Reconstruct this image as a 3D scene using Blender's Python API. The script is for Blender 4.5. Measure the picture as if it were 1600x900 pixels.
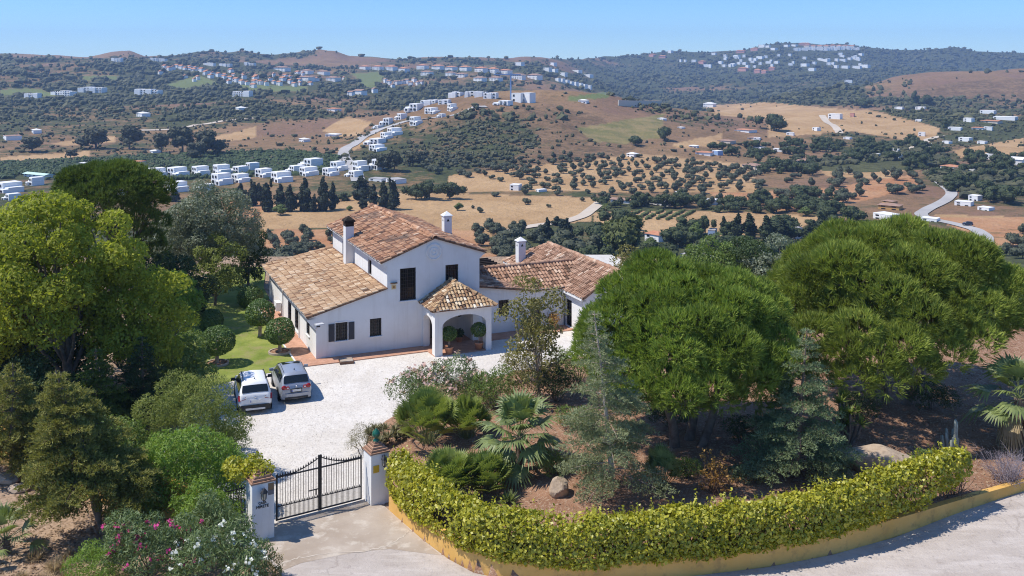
import bpy, bmesh, math, random
import numpy as np
from mathutils import Vector, Matrix
from mathutils.geometry import tessellate_polygon

for _o in list(bpy.data.objects): bpy.data.objects.remove(_o)
C = bpy.context.scene.collection
SC = bpy.context.scene
R = math.radians
# ---------------------------------------------------------------- camera, sky, sun, exposure
F, H, YH = 1520.0, 18.7, 95.0            # focal length and horizon row of the 1600 px photograph, eye height above the drive
cam = bpy.data.cameras.new('camera'); co = bpy.data.objects.new('camera', cam); C.objects.link(co)
co.location = (0, 0, H); co.rotation_euler = (R(90), 0, 0)
cam.sensor_width = 36.0; cam.lens = 36.0 * F / 1600.0
cam.shift_y = -(450 - YH) / 1600.0       # level camera with the frame shifted down, so verticals stay vertical
cam.clip_start = 0.5; cam.clip_end = 20000
SC.camera = co
SUN_EL, SUN_AZ = 57.0, 264.8             # azimuth clockwise from +Y
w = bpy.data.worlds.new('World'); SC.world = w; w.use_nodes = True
nt = w.node_tree; nt.nodes.clear()
sky = nt.nodes.new('ShaderNodeTexSky'); sky.sky_type = 'NISHITA'; sky.sun_disc = False
sky.sun_elevation = R(SUN_EL); sky.sun_rotation = R(SUN_AZ)
sky.altitude = 900; sky.air_density = 0.9; sky.dust_density = 0.05; sky.ozone_density = 4.0
bg = nt.nodes.new('ShaderNodeBackground'); bg.inputs['Strength'].default_value = 0.14
wo = nt.nodes.new('ShaderNodeOutputWorld')
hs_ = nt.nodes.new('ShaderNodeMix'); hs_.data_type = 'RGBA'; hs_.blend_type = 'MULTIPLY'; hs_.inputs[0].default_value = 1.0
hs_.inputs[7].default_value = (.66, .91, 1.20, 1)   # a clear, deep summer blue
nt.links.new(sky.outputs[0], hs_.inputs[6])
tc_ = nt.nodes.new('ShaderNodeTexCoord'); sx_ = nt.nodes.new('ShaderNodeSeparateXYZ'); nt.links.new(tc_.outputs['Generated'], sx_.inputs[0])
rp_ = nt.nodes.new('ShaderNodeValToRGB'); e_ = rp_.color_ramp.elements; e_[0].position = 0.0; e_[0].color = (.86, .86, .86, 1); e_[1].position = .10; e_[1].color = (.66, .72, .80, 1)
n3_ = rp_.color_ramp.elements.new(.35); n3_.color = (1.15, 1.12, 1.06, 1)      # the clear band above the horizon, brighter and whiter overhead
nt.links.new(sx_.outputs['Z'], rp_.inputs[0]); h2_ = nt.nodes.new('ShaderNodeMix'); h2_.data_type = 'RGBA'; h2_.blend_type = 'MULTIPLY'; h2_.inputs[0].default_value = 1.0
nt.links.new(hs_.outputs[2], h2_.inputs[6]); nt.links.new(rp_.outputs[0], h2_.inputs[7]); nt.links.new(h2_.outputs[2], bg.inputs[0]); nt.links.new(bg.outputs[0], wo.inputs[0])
sl = bpy.data.lights.new('sun', 'SUN'); sl.energy = 4.4; sl.angle = R(0.55); sl.color = (1.0, 0.945, 0.86)
so = bpy.data.objects.new('sun', sl); C.objects.link(so)
_ts = Vector((math.sin(R(SUN_AZ)) * math.cos(R(SUN_EL)), math.cos(R(SUN_AZ)) * math.cos(R(SUN_EL)), math.sin(R(SUN_EL))))
so.rotation_euler = _ts.to_track_quat('Z', 'Y').to_euler()
SC.view_settings.view_transform = 'Standard'; SC.view_settings.look = 'None'
SC.view_settings.exposure = 0.32; SC.view_settings.gamma = 1.0
SC.render.engine = 'CYCLES'
cy = SC.cycles
cy.max_bounces = 7; cy.diffuse_bounces = 3; cy.glossy_bounces = 2; cy.transmission_bounces = 4; cy.transparent_max_bounces = 6
cy.use_denoising = True; cy.denoiser = 'OPENIMAGEDENOISE'; cy.denoising_input_passes = 'RGB_ALBEDO_NORMAL'; cy.denoising_prefilter = 'NONE'; cy.filter_width = 1.1; cy.sample_clamp_indirect = 6.0; cy.volume_bounces = 0; cy.caustics_reflective = False; cy.caustics_refractive = False

# ---------------------------------------------------------------- helpers
def gp(px, py, z=0.0):
    """the point at height z that photograph pixel (px, py) looks at"""
    Y = F * (H - z) / (py - YH)
    return np.array([(px - 800) * Y / F, Y, z])

def tag(o, label=None, cat=None, group=None, kind=None):
    if label: o['label'] = label
    if cat: o['category'] = cat
    if group: o['group'] = group
    if kind: o['kind'] = kind
    return o

def empty(name, loc, rz=0.0, label=None, cat=None, group=None):
    o = bpy.data.objects.new(name, None); C.objects.link(o)
    o.location = tuple(float(x) for x in loc); o.rotation_euler = (0, 0, rz); o.empty_display_size = 0.5
    return tag(o, label, cat, group)

def dup(root, loc, rz=0.0, scale=None, label=None):
    """copy of a thing with copies of its parts and sub-parts"""
    r = root.copy(); C.objects.link(r); r.location = tuple(float(x) for x in loc); r.rotation_euler = (0, 0, rz)
    if scale is not None: r.scale = scale if hasattr(scale, '__len__') else (scale,) * 3
    if label: r['label'] = label
    for ch in list(root.children):
        c = ch.copy(); C.objects.link(c); c.parent = r
        for g in ch.children:
            d = g.copy(); C.objects.link(d); d.parent = c
    return r

class MB:
    def __init__(s): s.v = []; s.n = 0; s.f = []
    def add(s, v, f, mat=0, var=None, smooth=False):
        v = np.asarray(v, float).reshape(-1, 3); f = np.asarray(f, np.int64)
        if f.ndim == 1: f = f[None]
        if len(f) == 0: return s
        s.v.append(v); s.f.append((f + s.n, mat, var, smooth)); s.n += len(v); return s
    def build(s, name, mats, parent=None, loc=None):
        me = bpy.data.meshes.new(name)
        V = np.concatenate(s.v); me.vertices.add(len(V)); me.vertices.foreach_set('co', V.ravel().astype(np.float32))
        li = np.concatenate([f.ravel() for f, *_ in s.f]); cnt = np.concatenate([np.full(len(f), f.shape[1]) for f, *_ in s.f])
        me.loops.add(len(li)); me.loops.foreach_set('vertex_index', li.astype(np.int32))
        me.polygons.add(len(cnt)); st = np.concatenate([[0], np.cumsum(cnt)[:-1]])
        me.polygons.foreach_set('loop_start', st.astype(np.int32))
        if not isinstance(mats, (list, tuple)): mats = [mats]
        for m in mats: me.materials.append(m)
        me.polygons.foreach_set('material_index', np.concatenate([np.full(len(f), m) for f, m, *_ in s.f]).astype(np.int32))
        me.polygons.foreach_set('use_smooth', np.concatenate([np.full(len(f), sm) for f, _, _, sm in s.f]).astype(bool))
        va = [np.full(len(f), .5) if q is None else np.broadcast_to(np.asarray(q, float), (len(f),)) for f, _, q, _ in s.f]
        a = me.attributes.new('var', 'FLOAT', 'FACE'); a.data.foreach_set('value', np.concatenate(va).astype(np.float32))
        me.update(calc_edges=True); me.validate()
        o = bpy.data.objects.new(name, me); C.objects.link(o)
        if parent is not None: o.parent = parent
        if loc is not None: o.location = tuple(float(x) for x in loc)
        return o
    # --- shapes
    def box(s, c, size, rz=0.0, mat=0, var=None, axes=None):
        c = np.asarray(c, float); h = np.asarray(size, float) / 2
        k = np.array([[-1, -1, -1], [1, -1, -1], [1, 1, -1], [-1, 1, -1], [-1, -1, 1], [1, -1, 1], [1, 1, 1], [-1, 1, 1]], float) * h
        if axes is not None: k = k @ np.asarray(axes, float)
        elif rz:
            cs, sn = math.cos(rz), math.sin(rz); k = k @ np.array([[cs, sn, 0], [-sn, cs, 0], [0, 0, 1]])
        return s.add(k + c, [[0, 3, 2, 1], [4, 5, 6, 7], [0, 1, 5, 4], [1, 2, 6, 5], [2, 3, 7, 6], [3, 0, 4, 7]], mat, var)
    def bar(s, p, q, wd, ht=None, mat=0, var=None):
        """a straight bar of section wd x ht between two points"""
        p = np.asarray(p, float); q = np.asarray(q, float); d = q - p; L = np.linalg.norm(d); d /= L
        up = np.array([0, 0, 1.]) if abs(d[2]) < .95 else np.array([1., 0, 0])
        x = np.cross(d, up); x /= np.linalg.norm(x); y = np.cross(x, d)
        return s.box((p + q) / 2, (wd, L, ht or wd), mat=mat, var=var, axes=[x, d, y])
    def tube(s, pts, rad, sides=7, mat=0, var=None, cap=True):
        P = np.asarray(pts, float); n = len(P); rad = np.broadcast_to(np.asarray(rad, float), (n,))
        T = np.gradient(P, axis=0); T /= np.linalg.norm(T, axis=1)[:, None] + 1e-9
        ref = np.array([0.31, 0.95, 0.05]); X = np.cross(T, ref); X /= np.linalg.norm(X, axis=1)[:, None] + 1e-9
        Yv = np.cross(T, X); an = np.arange(sides) * 2 * np.pi / sides
        V = P[:, None] + rad[:, None, None] * (np.cos(an)[None, :, None] * X[:, None] + np.sin(an)[None, :, None] * Yv[:, None])
        i = np.arange(n - 1)[:, None] * sides; j = np.arange(sides)[None]; j2 = (j + 1) % sides
        f = np.stack([i + j, i + j2, i + sides + j2, i + sides + j], -1).reshape(-1, 4)
        s.add(V.reshape(-1, 3), f, mat, var, True)
        if cap: s.add(V[-1], [list(range(sides))], mat, var); s.add(V[0], [list(range(sides))[::-1]], mat, var)
        return s
    def lathe(s, prof, c=(0, 0, 0), sides=16, mat=0, var=None, smooth=True, sx=1, sy=1):
        pr = np.asarray(prof, float); an = np.arange(sides) * 2 * np.pi / sides
        V = np.stack([pr[:, :1] * np.cos(an) * sx, pr[:, :1] * np.sin(an) * sy, np.repeat(pr[:, 1:], sides, 1)], -1).reshape(-1, 3) + np.asarray(c, float)
        i = np.arange(len(pr) - 1)[:, None] * sides; j = np.arange(sides)[None]; j2 = (j + 1) % sides
        return s.add(V, np.stack([i + j, i + j2, i + sides + j2, i + sides + j], -1).reshape(-1, 4), mat, var, smooth)
    def prism(s, poly, z0, z1, mat=0, var=None, side=None):
        """vertical prism over a plan polygon (x, y)"""
        p = np.asarray(poly, float)[:, :2]; n = len(p)
        if np.sum(p[:, 0] * np.roll(p[:, 1], -1) - np.roll(p[:, 0], -1) * p[:, 1]) < 0: p = p[::-1]
        V = np.concatenate([np.c_[p, np.full(n, z0)], np.c_[p, np.full(n, z1)]])
        s.add(V, [list(range(n, 2 * n))], mat, var)
        return s.add(V, [[i, (i + 1) % n, n + (i + 1) % n, n + i] for i in range(n)], mat if side is None else side, var)
    def slab(s, poly3, thick, n=None, mat=0, var=None):
        """flat polygon in space, given thickness behind it"""
        p = np.asarray(poly3, float)
        if n is None: n = np.cross(p[1] - p[0], p[2] - p[0]); n /= np.linalg.norm(n)
        m = len(p); V = np.concatenate([p, p - np.asarray(n) * thick])
        s.add(V, [list(range(m))], mat, var); s.add(V, [list(range(2 * m - 1, m - 1, -1))], mat, var)
        return s.add(V, [[(i + 1) % m, i, m + i, m + (i + 1) % m] for i in range(m)], mat, var)
    def wall(s, outline, holes, o, ax, nrm, depth, mat=0, thick=None):
        """wall face given in (a, z) with real openings: o + a*ax + z*Z, reveals go 'depth' into the wall (against nrm)"""
        o = np.asarray(o, float); ax = np.asarray(ax, float); nrm = np.asarray(nrm, float)
        P = lambda q, d=0: o + q[0] * ax + np.array([0, 0, q[1]]) - nrm * d
        loops = [[Vector((a, z, 0)) for a, z in outline]] + [[Vector((a, z, 0)) for a, z in h][::-1] for h in holes]
        flat = [q for l in loops for q in l]
        tri = tessellate_polygon(loops)
        s.add([P((q.x, q.y)) for q in flat], [list(t) for t in tri], mat)
        for h in holes:
            n = len(h)
            V = [P(q) for q in h] + [P(q, depth) for q in h]
            s.add(V, [[i, (i + 1) % n, n + (i + 1) % n, n + i] for i in range(n)], mat)
        if thick:
            n = len(outline); V = [P(q) for q in outline] + [P(q, thick) for q in outline]
            s.add(V, [[i, (i + 1) % n, n + (i + 1) % n, n + i] for i in range(n)], mat)
            s.add([P((q.x, q.y), thick) for q in flat], [list(t)[::-1] for t in tri], mat)
        return s

def norm(a): return a / (np.linalg.norm(a, axis=-1, keepdims=True) + 1e-9)

# ---------------------------------------------------------------- materials
def nodes(name):
    m = bpy.data.materials.new(name); m.use_nodes = True; t = m.node_tree; t.nodes.clear()
    o = t.nodes.new('ShaderNodeOutputMaterial'); return m, t, o
def N(t, typ, **k):
    n = t.nodes.new(typ)
    for a, b in k.items():
        if a in n.inputs.keys(): n.inputs[a].default_value = b
        else: setattr(n, a, b)
    return n
def noise(t, co, scale, detail=4, rough=.55, dist=0):
    n = N(t, 'ShaderNodeTexNoise'); n.inputs['Scale'].default_value = scale; n.inputs['Detail'].default_value = detail
    n.inputs['Roughness'].default_value = rough; n.inputs['Distortion'].default_value = dist
    if co is not None: t.links.new(co, n.inputs['Vector'])
    return n.outputs['Fac']
def ramp(t, fac, stops, interp='LINEAR'):
    r = N(t, 'ShaderNodeValToRGB'); e = r.color_ramp; e.interpolation = interp
    while len(e.elements) < len(stops): e.elements.new(.5)
    for el, (p, c) in zip(e.elements, stops):
        el.position = p; el.color = (c, c, c, 1) if not hasattr(c, '__len__') else (*c, 1)
    t.links.new(fac, r.inputs[0]); return r.outputs[0]
def mixc(t, fac, a, b, mode='MIX'):
    m = N(t, 'ShaderNodeMix'); m.data_type = 'RGBA'; m.blend_type = mode
    for val, i in ((fac, 0), (a, 6), (b, 7)):
        if hasattr(val, 'default_value') or hasattr(val, 'is_linked'): t.links.new(val, m.inputs[i])
        else: m.inputs[i].default_value = val if i == 0 else (*val, 1)
    return m.outputs[2]
def math_(t, op, a, b=0.0):
    m = N(t, 'ShaderNodeMath'); m.operation = op
    for val, i in ((a, 0), (b, 1)):
        if hasattr(val, 'is_linked'): t.links.new(val, m.inputs[i])
        else: m.inputs[i].default_value = val
    return m.outputs[0]
def attr(t, name):
    a = N(t, 'ShaderNodeAttribute'); a.attribute_name = name; return a.outputs['Fac']
def coord(t, kind='Object'): return N(t, 'ShaderNodeTexCoord').outputs[kind]
def finish(t, o, col, rough=.8, bump=None, bstr=.3, bdist=.02, spec=.3, metal=0.0):
    p = N(t, 'ShaderNodeBsdfPrincipled')
    if hasattr(col, 'is_linked'): t.links.new(col, p.inputs['Base Color'])
    else: p.inputs['Base Color'].default_value = (*col, 1)
    p.inputs['Roughness'].default_value = rough; p.inputs['Metallic'].default_value = metal
    p.inputs['Specular IOR Level'].default_value = spec
    if bump is not None:
        b = N(t, 'ShaderNodeBump'); b.inputs['Strength'].default_value = bstr; b.inputs['Distance'].default_value = bdist
        t.links.new(bump, b.inputs['Height']); t.links.new(b.outputs[0], p.inputs['Normal'])
    t.links.new(p.outputs[0], o.inputs[0]); return p
def mottled(name, c1, c2, scale=1.0, rough=.85, bump=.2, bscale=None, c3=None, s3=None, spec=.25, bdist=.02, lo=.35, hi=.68):
    m, t, o = nodes(name); co_ = coord(t)
    n1 = noise(t, co_, scale, 6, .6); col = mixc(t, ramp(t, n1, [(lo, 0), (hi, 1)]), c1, c2)
    if c3: col = mixc(t, ramp(t, noise(t, co_, s3 or scale * 5, 5, .65), [(.52, 0), (.66, 1)]), col, c3)
    finish(t, o, col, rough, noise(t, co_, bscale or scale * 12, 4) if bump else None, bump, bdist, spec); return m
def plain(name, c, rough=.5, spec=.5, metal=0.0):
    m, t, o = nodes(name); finish(t, o, c, rough, None, spec=spec, metal=metal); return m
def leaf(name, dark, light, trans=.3, gloss=.35, tip=None, clump=1.3):
    """leaf colour differs from leaf to leaf (var) and from branch to branch (noise)"""
    m, t, o = nodes(name); v = attr(t, 'var'); co_ = coord(t)
    n = ramp(t, noise(t, co_, clump, 3), [(.3, 0), (.7, 1)])
    f = math_(t, 'ADD', math_(t, 'MULTIPLY', v, .6), math_(t, 'MULTIPLY', n, .4))
    st = [(0, dark), (.75, light)]
    if tip: st.append((1.0, tip))
    col = ramp(t, f, st)
    p = N(t, 'ShaderNodeBsdfPrincipled'); t.links.new(col, p.inputs['Base Color']); p.inputs['Roughness'].default_value = 1 - gloss * .9
    p.inputs['Specular IOR Level'].default_value = gloss
    tr = N(t, 'ShaderNodeBsdfTranslucent'); t.links.new(mixc(t, .5, col, (light[0] * 1.5, light[1] * 1.6, light[2] * .7)), tr.inputs[0])
    mx = N(t, 'ShaderNodeMixShader'); mx.inputs[0].default_value = trans
    t.links.new(p.outputs[0], mx.inputs[1]); t.links.new(tr.outputs[0], mx.inputs[2]); t.links.new(mx.outputs[0], o.inputs[0]); return m
def tilemat(name, stops, stain, stainlo=.5):
    m, t, o = nodes(name); v = attr(t, 'var'); co_ = coord(t)
    col = ramp(t, v, stops)
    col = mixc(t, math_(t, 'MULTIPLY', ramp(t, noise(t, co_, .55, 4, .7), [(stainlo, 0), (stainlo + .16, 1)]), .8), col, stain)
    col = mixc(t, ramp(t, noise(t, co_, 9, 3), [(.5, 0), (.75, .5)]), col, (.13, .10, .08))
    finish(t, o, col, .9, noise(t, co_, 40, 2), .3, .01, .15); return m

M = {}
def render_wall(name):
    m, t, o = nodes(name); co_ = coord(t); mp = N(t, 'ShaderNodeMapping'); mp.inputs['Scale'].default_value = (1.6, 1.6, .16); t.links.new(co_, mp.inputs[0])
    col = mixc(t, ramp(t, noise(t, co_, .6, 6, .6), [(.42, 0), (.8, 1)]), (.745, .745, .735), (.665, .655, .635))
    col = mixc(t, math_(t, 'MULTIPLY', ramp(t, noise(t, mp.outputs[0], 1.4, 5, .7), [(.52, 0), (.74, 1)]), .45), col, (.56, .545, .51))
    col = mixc(t, math_(t, 'MULTIPLY', ramp(t, noise(t, co_, 2.6, 5, .75), [(.60, 0), (.68, 1)]), .35), col, (.60, .57, .53))
    finish(t, o, col, .92, noise(t, co_, 26, 4), .25, .008, .12); return m
M['white'] = render_wall('white_render')
M['fascia'] = plain('white_fascia', (.74, .74, .73), .6)
M['mortar'] = plain('lime_mortar', (.75, .73, .70), .9, .1)
M['tile_wing'] = tilemat('weathered_straw_tiles', [(0, (.10, .06, .04)), (.22, (.30, .17, .10)), (.5, (.48, .31, .18)), (.8, (.58, .41, .26)), (1, (.66, .52, .37))], (.20, .15, .11), .56)
M['tile_main'] = tilemat('weathered_orange_tiles', [(0, (.07, .045, .035)), (.25, (.22, .11, .07)), (.55, (.42, .22, .125)), (.82, (.52, .31, .19)), (1, (.62, .46, .33))], (.12, .095, .08), .50)
M['tile_east'] = tilemat('pinkish_tiles', [(0, (.10, .06, .04)), (.25, (.27, .15, .095)), (.55, (.42, .25, .165)), (.85, (.52, .34, .23)), (1, (.64, .50, .38))], (.17, .12, .09), .55)
M['tile_porch'] = tilemat('pale_patchy_tiles', [(0, (.10, .06, .04)), (.3, (.28, .16, .09)), (.55, (.50, .33, .18)), (.8, (.66, .52, .34)), (1, (.75, .66, .52))], (.25, .18, .12), .62)
M['channel'] = mottled('tile_channels', (.13, .075, .05), (.24, .14, .09), 3, .95, .2)
M['terracotta'] = mottled('terracotta_paving', (.42, .22, .14), (.54, .31, .21), 2.2, .85, .15, c3=(.36, .2, .14), s3=6)
M['pot'] = mottled('terracotta_pot', (.45, .2, .11), (.55, .27, .16), 4, .8, .1)
def gravel_mat():
    m, t, o = nodes('white_gravel'); co_ = coord(t); mp = N(t, 'ShaderNodeMapping'); mp.inputs['Scale'].default_value = (1.0, .22, 1); mp.inputs['Rotation'].default_value = (0, 0, R(-24)); t.links.new(co_, mp.inputs[0])
    col = mixc(t, ramp(t, noise(t, co_, .30, 6, .65), [(.35, 0), (.68, 1)]), (.60, .55, .485), (.70, .66, .605))
    col = mixc(t, math_(t, 'MULTIPLY', ramp(t, noise(t, mp.outputs[0], .55, 5, .6), [(.50, 0), (.66, 1)]), .55), col, (.55, .50, .44))
    col = mixc(t, math_(t, 'MULTIPLY', ramp(t, noise(t, co_, 3.2, 6, .75), [(.55, 0), (.72, 1)]), .6), col, (.45, .40, .34))
    v = N(t, 'ShaderNodeTexVoronoi'); v.inputs['Scale'].default_value = 13; t.links.new(co_, v.inputs['Vector'])
    col = mixc(t, ramp(t, v.outputs['Color'], [(.25, .32), (.6, 0)]), col, (.36, .32, .28))
    finish(t, o, col, .95, noise(t, co_, 18, 5), .8, .035, .1); return m
M['gravel'] = gravel_mat()
M['lawn'] = mottled('mown_lawn', (.15, .20, .035), (.31, .33, .085), .55, .95, .8, 26, c3=(.27, .25, .10), s3=.8, bdist=.05, spec=.1)
M['earth'] = mottled('dry_red_earth', (.21, .11, .065), (.33, .19, .12), .8, .95, .7, 14, c3=(.42, .31, .22), s3=9, bdist=.06, spec=.1)
M['litter_earth'] = mottled('dry_litter_earth', (.33, .24, .17), (.45, .36, .28), .7, .95, .7, 10, c3=(.24, .15, .10), s3=4, bdist=.05, spec=.1)
M['concrete'] = mottled('worn_concrete', (.32, .255, .195), (.44, .37, .30), .45, .9, .3, 25, c3=(.50, .435, .36), s3=1.4, spec=.2, bdist=.01)
def road_mat():
    m, t, o = nodes('pale_rough_concrete'); co_ = coord(t); mp = N(t, 'ShaderNodeMapping'); mp.inputs['Scale'].default_value = (.35, 1.4, 1); mp.inputs['Rotation'].default_value = (0, 0, R(-14)); t.links.new(co_, mp.inputs[0])
    col = mixc(t, ramp(t, noise(t, co_, .4, 6, .65), [(.35, 0), (.65, 1)]), (.40, .345, .30), (.50, .44, .39))
    col = mixc(t, math_(t, 'MULTIPLY', ramp(t, noise(t, mp.outputs[0], 1.2, 6, .7), [(.48, 0), (.62, 1)]), .6), col, (.56, .50, .45))
    col = mixc(t, math_(t, 'MULTIPLY', ramp(t, noise(t, co_, 2.6, 6, .8), [(.54, 0), (.66, 1)]), .6), col, (.30, .255, .225))
    v = N(t, 'ShaderNodeTexVoronoi'); v.feature = 'DISTANCE_TO_EDGE'; v.inputs['Scale'].default_value = .17; wv = N(t, 'ShaderNodeMixRGB') if False else None
    ds = N(t, 'ShaderNodeVectorMath'); ds.operation = 'ADD'; nz = N(t, 'ShaderNodeTexNoise'); nz.inputs['Scale'].default_value = 1.1; nz.inputs['Detail'].default_value = 6; t.links.new(co_, nz.inputs['Vector']); t.links.new(co_, ds.inputs[0]); t.links.new(nz.outputs['Color'], ds.inputs[1]); t.links.new(ds.outputs[0], v.inputs['Vector'])
    col = mixc(t, ramp(t, v.outputs['Distance'], [(0, .38), (.006, 0)]), col, (.20, .165, .14))
    finish(t, o, col, .93, noise(t, co_, 6, 7, .75), 1.0, .045, .12); return m
M['road'] = road_mat()
M['seam'] = mottled('old_repair_seam', (.44, .37, .29), (.56, .49, .41), 3, .95, .2)
M['ochre'] = mottled('ochre_render', (.62, .36, .10), (.70, .43, .14), .8, .9, .15, 25, c3=(.48, .29, .10), s3=2.2, spec=.15, bdist=.006)
M['rock'] = mottled('sandstone_rock', (.36, .27, .19), (.48, .38, .28), 1.5, .95, .6, 9, c3=(.28, .21, .15), s3=4, bdist=.04, spec=.1)
M['bark'] = mottled('grey_brown_bark', (.13, .095, .07), (.24, .19, .15), 3, .95, .6, 20, spec=.1)
M['palebark'] = mottled('pale_bark', (.34, .27, .21), (.46, .38, .31), 3, .95, .4, 20, spec=.1)
M['iron'] = plain('black_iron', (.018, .018, .02), .5, .4)
M['glass'] = plain('dark_window_glass', (.012, .014, .017), .12, .5)
M['frame'] = plain('dark_brown_joinery', (.045, .025, .018), .5)
M['shutter'] = plain('navy_shutter', (.022, .028, .045), .5)
M['wood'] = mottled('dark_beam_wood', (.03, .022, .016), (.055, .04, .03), 3, .8, .2)
M['soot'] = mottled('sooty_chimney', (.012, .01, .009), (.05, .035, .025), 4, .95, .3)
M['steel'] = plain('light_grey_metal', (.55, .56, .57), .4, .5)
M['green_glaze'] = plain('green_glazed_ceramic', (.012, .10, .055), .25, .6)
M['brass'] = plain('yellow_plaque', (.55, .36, .03), .5)
M['silver'] = plain('silver_car_paint', (.33, .355, .40), .3, .5, .35)
M['carwhite'] = plain('white_car_paint', (.78, .78, .77), .42, .4)
M['cartrim'] = plain('black_car_plastic', (.02, .02, .022), .55, .4)
M['carglass'] = plain('tinted_car_glass', (.012, .016, .018), .06, .6)
M['tyre'] = plain('tyre_rubber', (.02, .02, .02), .85, .2)
M['rim'] = plain('alloy_rim', (.45, .46, .48), .35, .5, .6)
M['redlamp'] = plain('red_lamp_glass', (.32, .012, .012), .2, .6)
M['plate'] = plain('number_plate', (.72, .72, .68), .5)
M['chrome'] = plain('chrome_badge', (.7, .7, .72), .2, .5, .9)
# ---------------------------------------------------------------- terrain
def sstep(x, a, b):
    t = np.clip((x - a) / (b - a), 0, 1); return t * t * (3 - 2 * t)
SKX = [-600, -100, 0, 60, 137, 175, 202, 227, 275, 325, 355, 380, 400, 425, 440, 475, 500, 522, 545, 570, 600, 630, 675, 725, 800, 862, 880, 905, 930, 962, 1012, 1050, 1100, 1162, 1192, 1215, 1262, 1282, 1320, 1345, 1400, 1437, 1492, 1525, 1562, 1600, 1750, 2200]
SKY = [95, 88, 86, 87, 90, 81, 79.5, 89, 87, 80.5, 82.5, 79.5, 84, 86, 84, 82, 78, 80, 88, 89, 90, 92, 89, 92, 91.5, 82, 79, 80, 85, 87.5, 85, 80, 82.5, 79, 71, 68, 68, 70, 69, 74, 79, 79, 74, 80, 82.5, 85, 88, 92]
YR = np.array([0, 86, 96, 115, 150, 200, 265, 330, 400, 600, 800, 1000, 1300, 1600, 1900, 2300, 2700])
ZL = np.array([0, 0, -.6, -5, -15, -27, -39, -47, -50, -50, -48, -44, -36, -23, -7, 10, 0])
ZM = np.array([0, 0, -.6, -5, -15, -27, -39, -47, -50, -50, -48.5, -47, -41, -28, -11, 6, 0])
YQ = np.array([0, 86, 96, 115, 150, 200, 265, 330, 400, 600, 800, 1000, 1300, 1600, 1900, 2300, 2700, 3200, 3800])
ZQ = np.array([0, 0, -.6, -5, -15, -27, -39, -47, -50, -50, -48, -46, -47, -54, -60, -56, -40, -8, 0])
def vnoise(x, y, s, seed=0):
    """value noise in numpy"""
    x = x / s + seed * 17.3; y = y / s - seed * 9.1
    xi = np.floor(x).astype(np.int64); yi = np.floor(y).astype(np.int64); fx = x - xi; fy = y - yi
    fx = fx * fx * (3 - 2 * fx); fy = fy * fy * (3 - 2 * fy)
    def h(a, b):
        n = (a * 374761393 + b * 668265263 + seed * 1442695) & 0x7fffffff
        n = ((n ^ (n >> 13)) * 1274126177) & 0x7fffffff; return ((n ^ (n >> 16)) & 0xffff) / 65535.0
    return (h(xi, yi) * (1 - fx) + h(xi + 1, yi) * fx) * (1 - fy) + (h(xi, yi + 1) * (1 - fx) + h(xi + 1, yi + 1) * fx) * fy
def fbm(x, y, s, seed=0, o=4):
    a = 0; k = 1; tot = 0
    for i in range(o): a = a + k * vnoise(x, y, s / 2 ** i, seed + i); tot += k; k *= .55
    return a / tot - .5
def terr(X, Y):
    X = np.asarray(X, float); Y0 = np.asarray(Y, float); Y = Y0 + 26 * sstep(X, 12, 30) * sstep(Y0, 45, 70) * (1 - sstep(Y0, 120, 260))
    px = 800 + F * X / np.maximum(Y0, 30.)
    skyz = lambda Yr: H + (YH - np.interp(px, SKX, SKY)) * Yr / F
    tl = sstep(Y, 2300, 2700); zl = np.interp(Y, YR, ZL) * (1 - tl) + skyz(2700.) * tl
    zm = np.interp(Y, YR, ZM) * (1 - tl) + skyz(2700.) * tl
    tq = sstep(Y, 3150, 3800); zq = np.interp(Y, YQ, ZQ) * (1 - tq) + skyz(3800.) * tq
    z = zl + (zm - zl) * sstep(px, 350, 650); wr = sstep(px, 800, 985); z = z + (zq - z) * wr
    ridge = 2700 + 1100 * wr
    z = np.where(Y > ridge, z - (Y - ridge) * .16, z)
    far = sstep(Y, 300, 700); veryfar = sstep(Y, 900, 1800)
    n1 = fbm(X, Y, 260, 1); n2 = fbm(X, Y, 620, 5, 3)
    z = z + far * n1 * 9 + veryfar * (n2 * (46 + 40 * wr) + n1 * (14 + 12 * wr)) * (1 - sstep(Y, ridge - 500, ridge - 60)) 
    # the bare hill in the middle, the brown hill at the right, the low saddle hills
    def g(cx, cy_, sx, sy, hh): return hh * np.exp(-((X - cx) / sx) ** 2 - ((Y - cy_) / sy) ** 2)
    z = z + g(20, 900, 120, 190, 25) + g(120, 960, 120, 170, 10) + g(-60, 860, 70, 150, 7)
    z = z + g(960, 1750, 330, 230, 36) + g(560, 1650, 180, 160, 14) + g(-330, 1100, 160, 150, 10) + g(420, 1050, 170, 130, 9)
    mound = np.exp(-((X - 20) / 170) ** 2 - ((Y - 900) / 230) ** 2)
    z = z + mound * ((1 - np.abs(fbm(X + Y * .3, Y * .55, 85, 31, 3)) * 5) * 6.5)
    ndet = fbm(X, Y, 60, 9, 3); z = z + far * ndet * 3.2 + far * (1 - np.abs(fbm(X, Y, 130, 14, 3)) * 4) * 2.6 * sstep(Y, 650, 900)
    return z
def hit(px, py, y0=150.0, y1=4200.0, n=900):
    """where the sight lines through photograph pixels meet the terrain (vectorised)"""
    px = np.atleast_1d(np.asarray(px, float)); py = np.atleast_1d(np.asarray(py, float))
    Ys = np.geomspace(y0, y1, n)
    Xs = (px[:, None] - 800) / F * Ys[None]; Yg = np.broadcast_to(Ys, Xs.shape)
    below = terr(Xs, Yg) >= H - (py[:, None] - YH) / F * Ys[None]
    i = np.where(below.any(1), below.argmax(1), n - 1); Y = Ys[i]; X = (px - 800) / F * Y
    return np.stack([X, Y, terr(X, Y)], -1)
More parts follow.
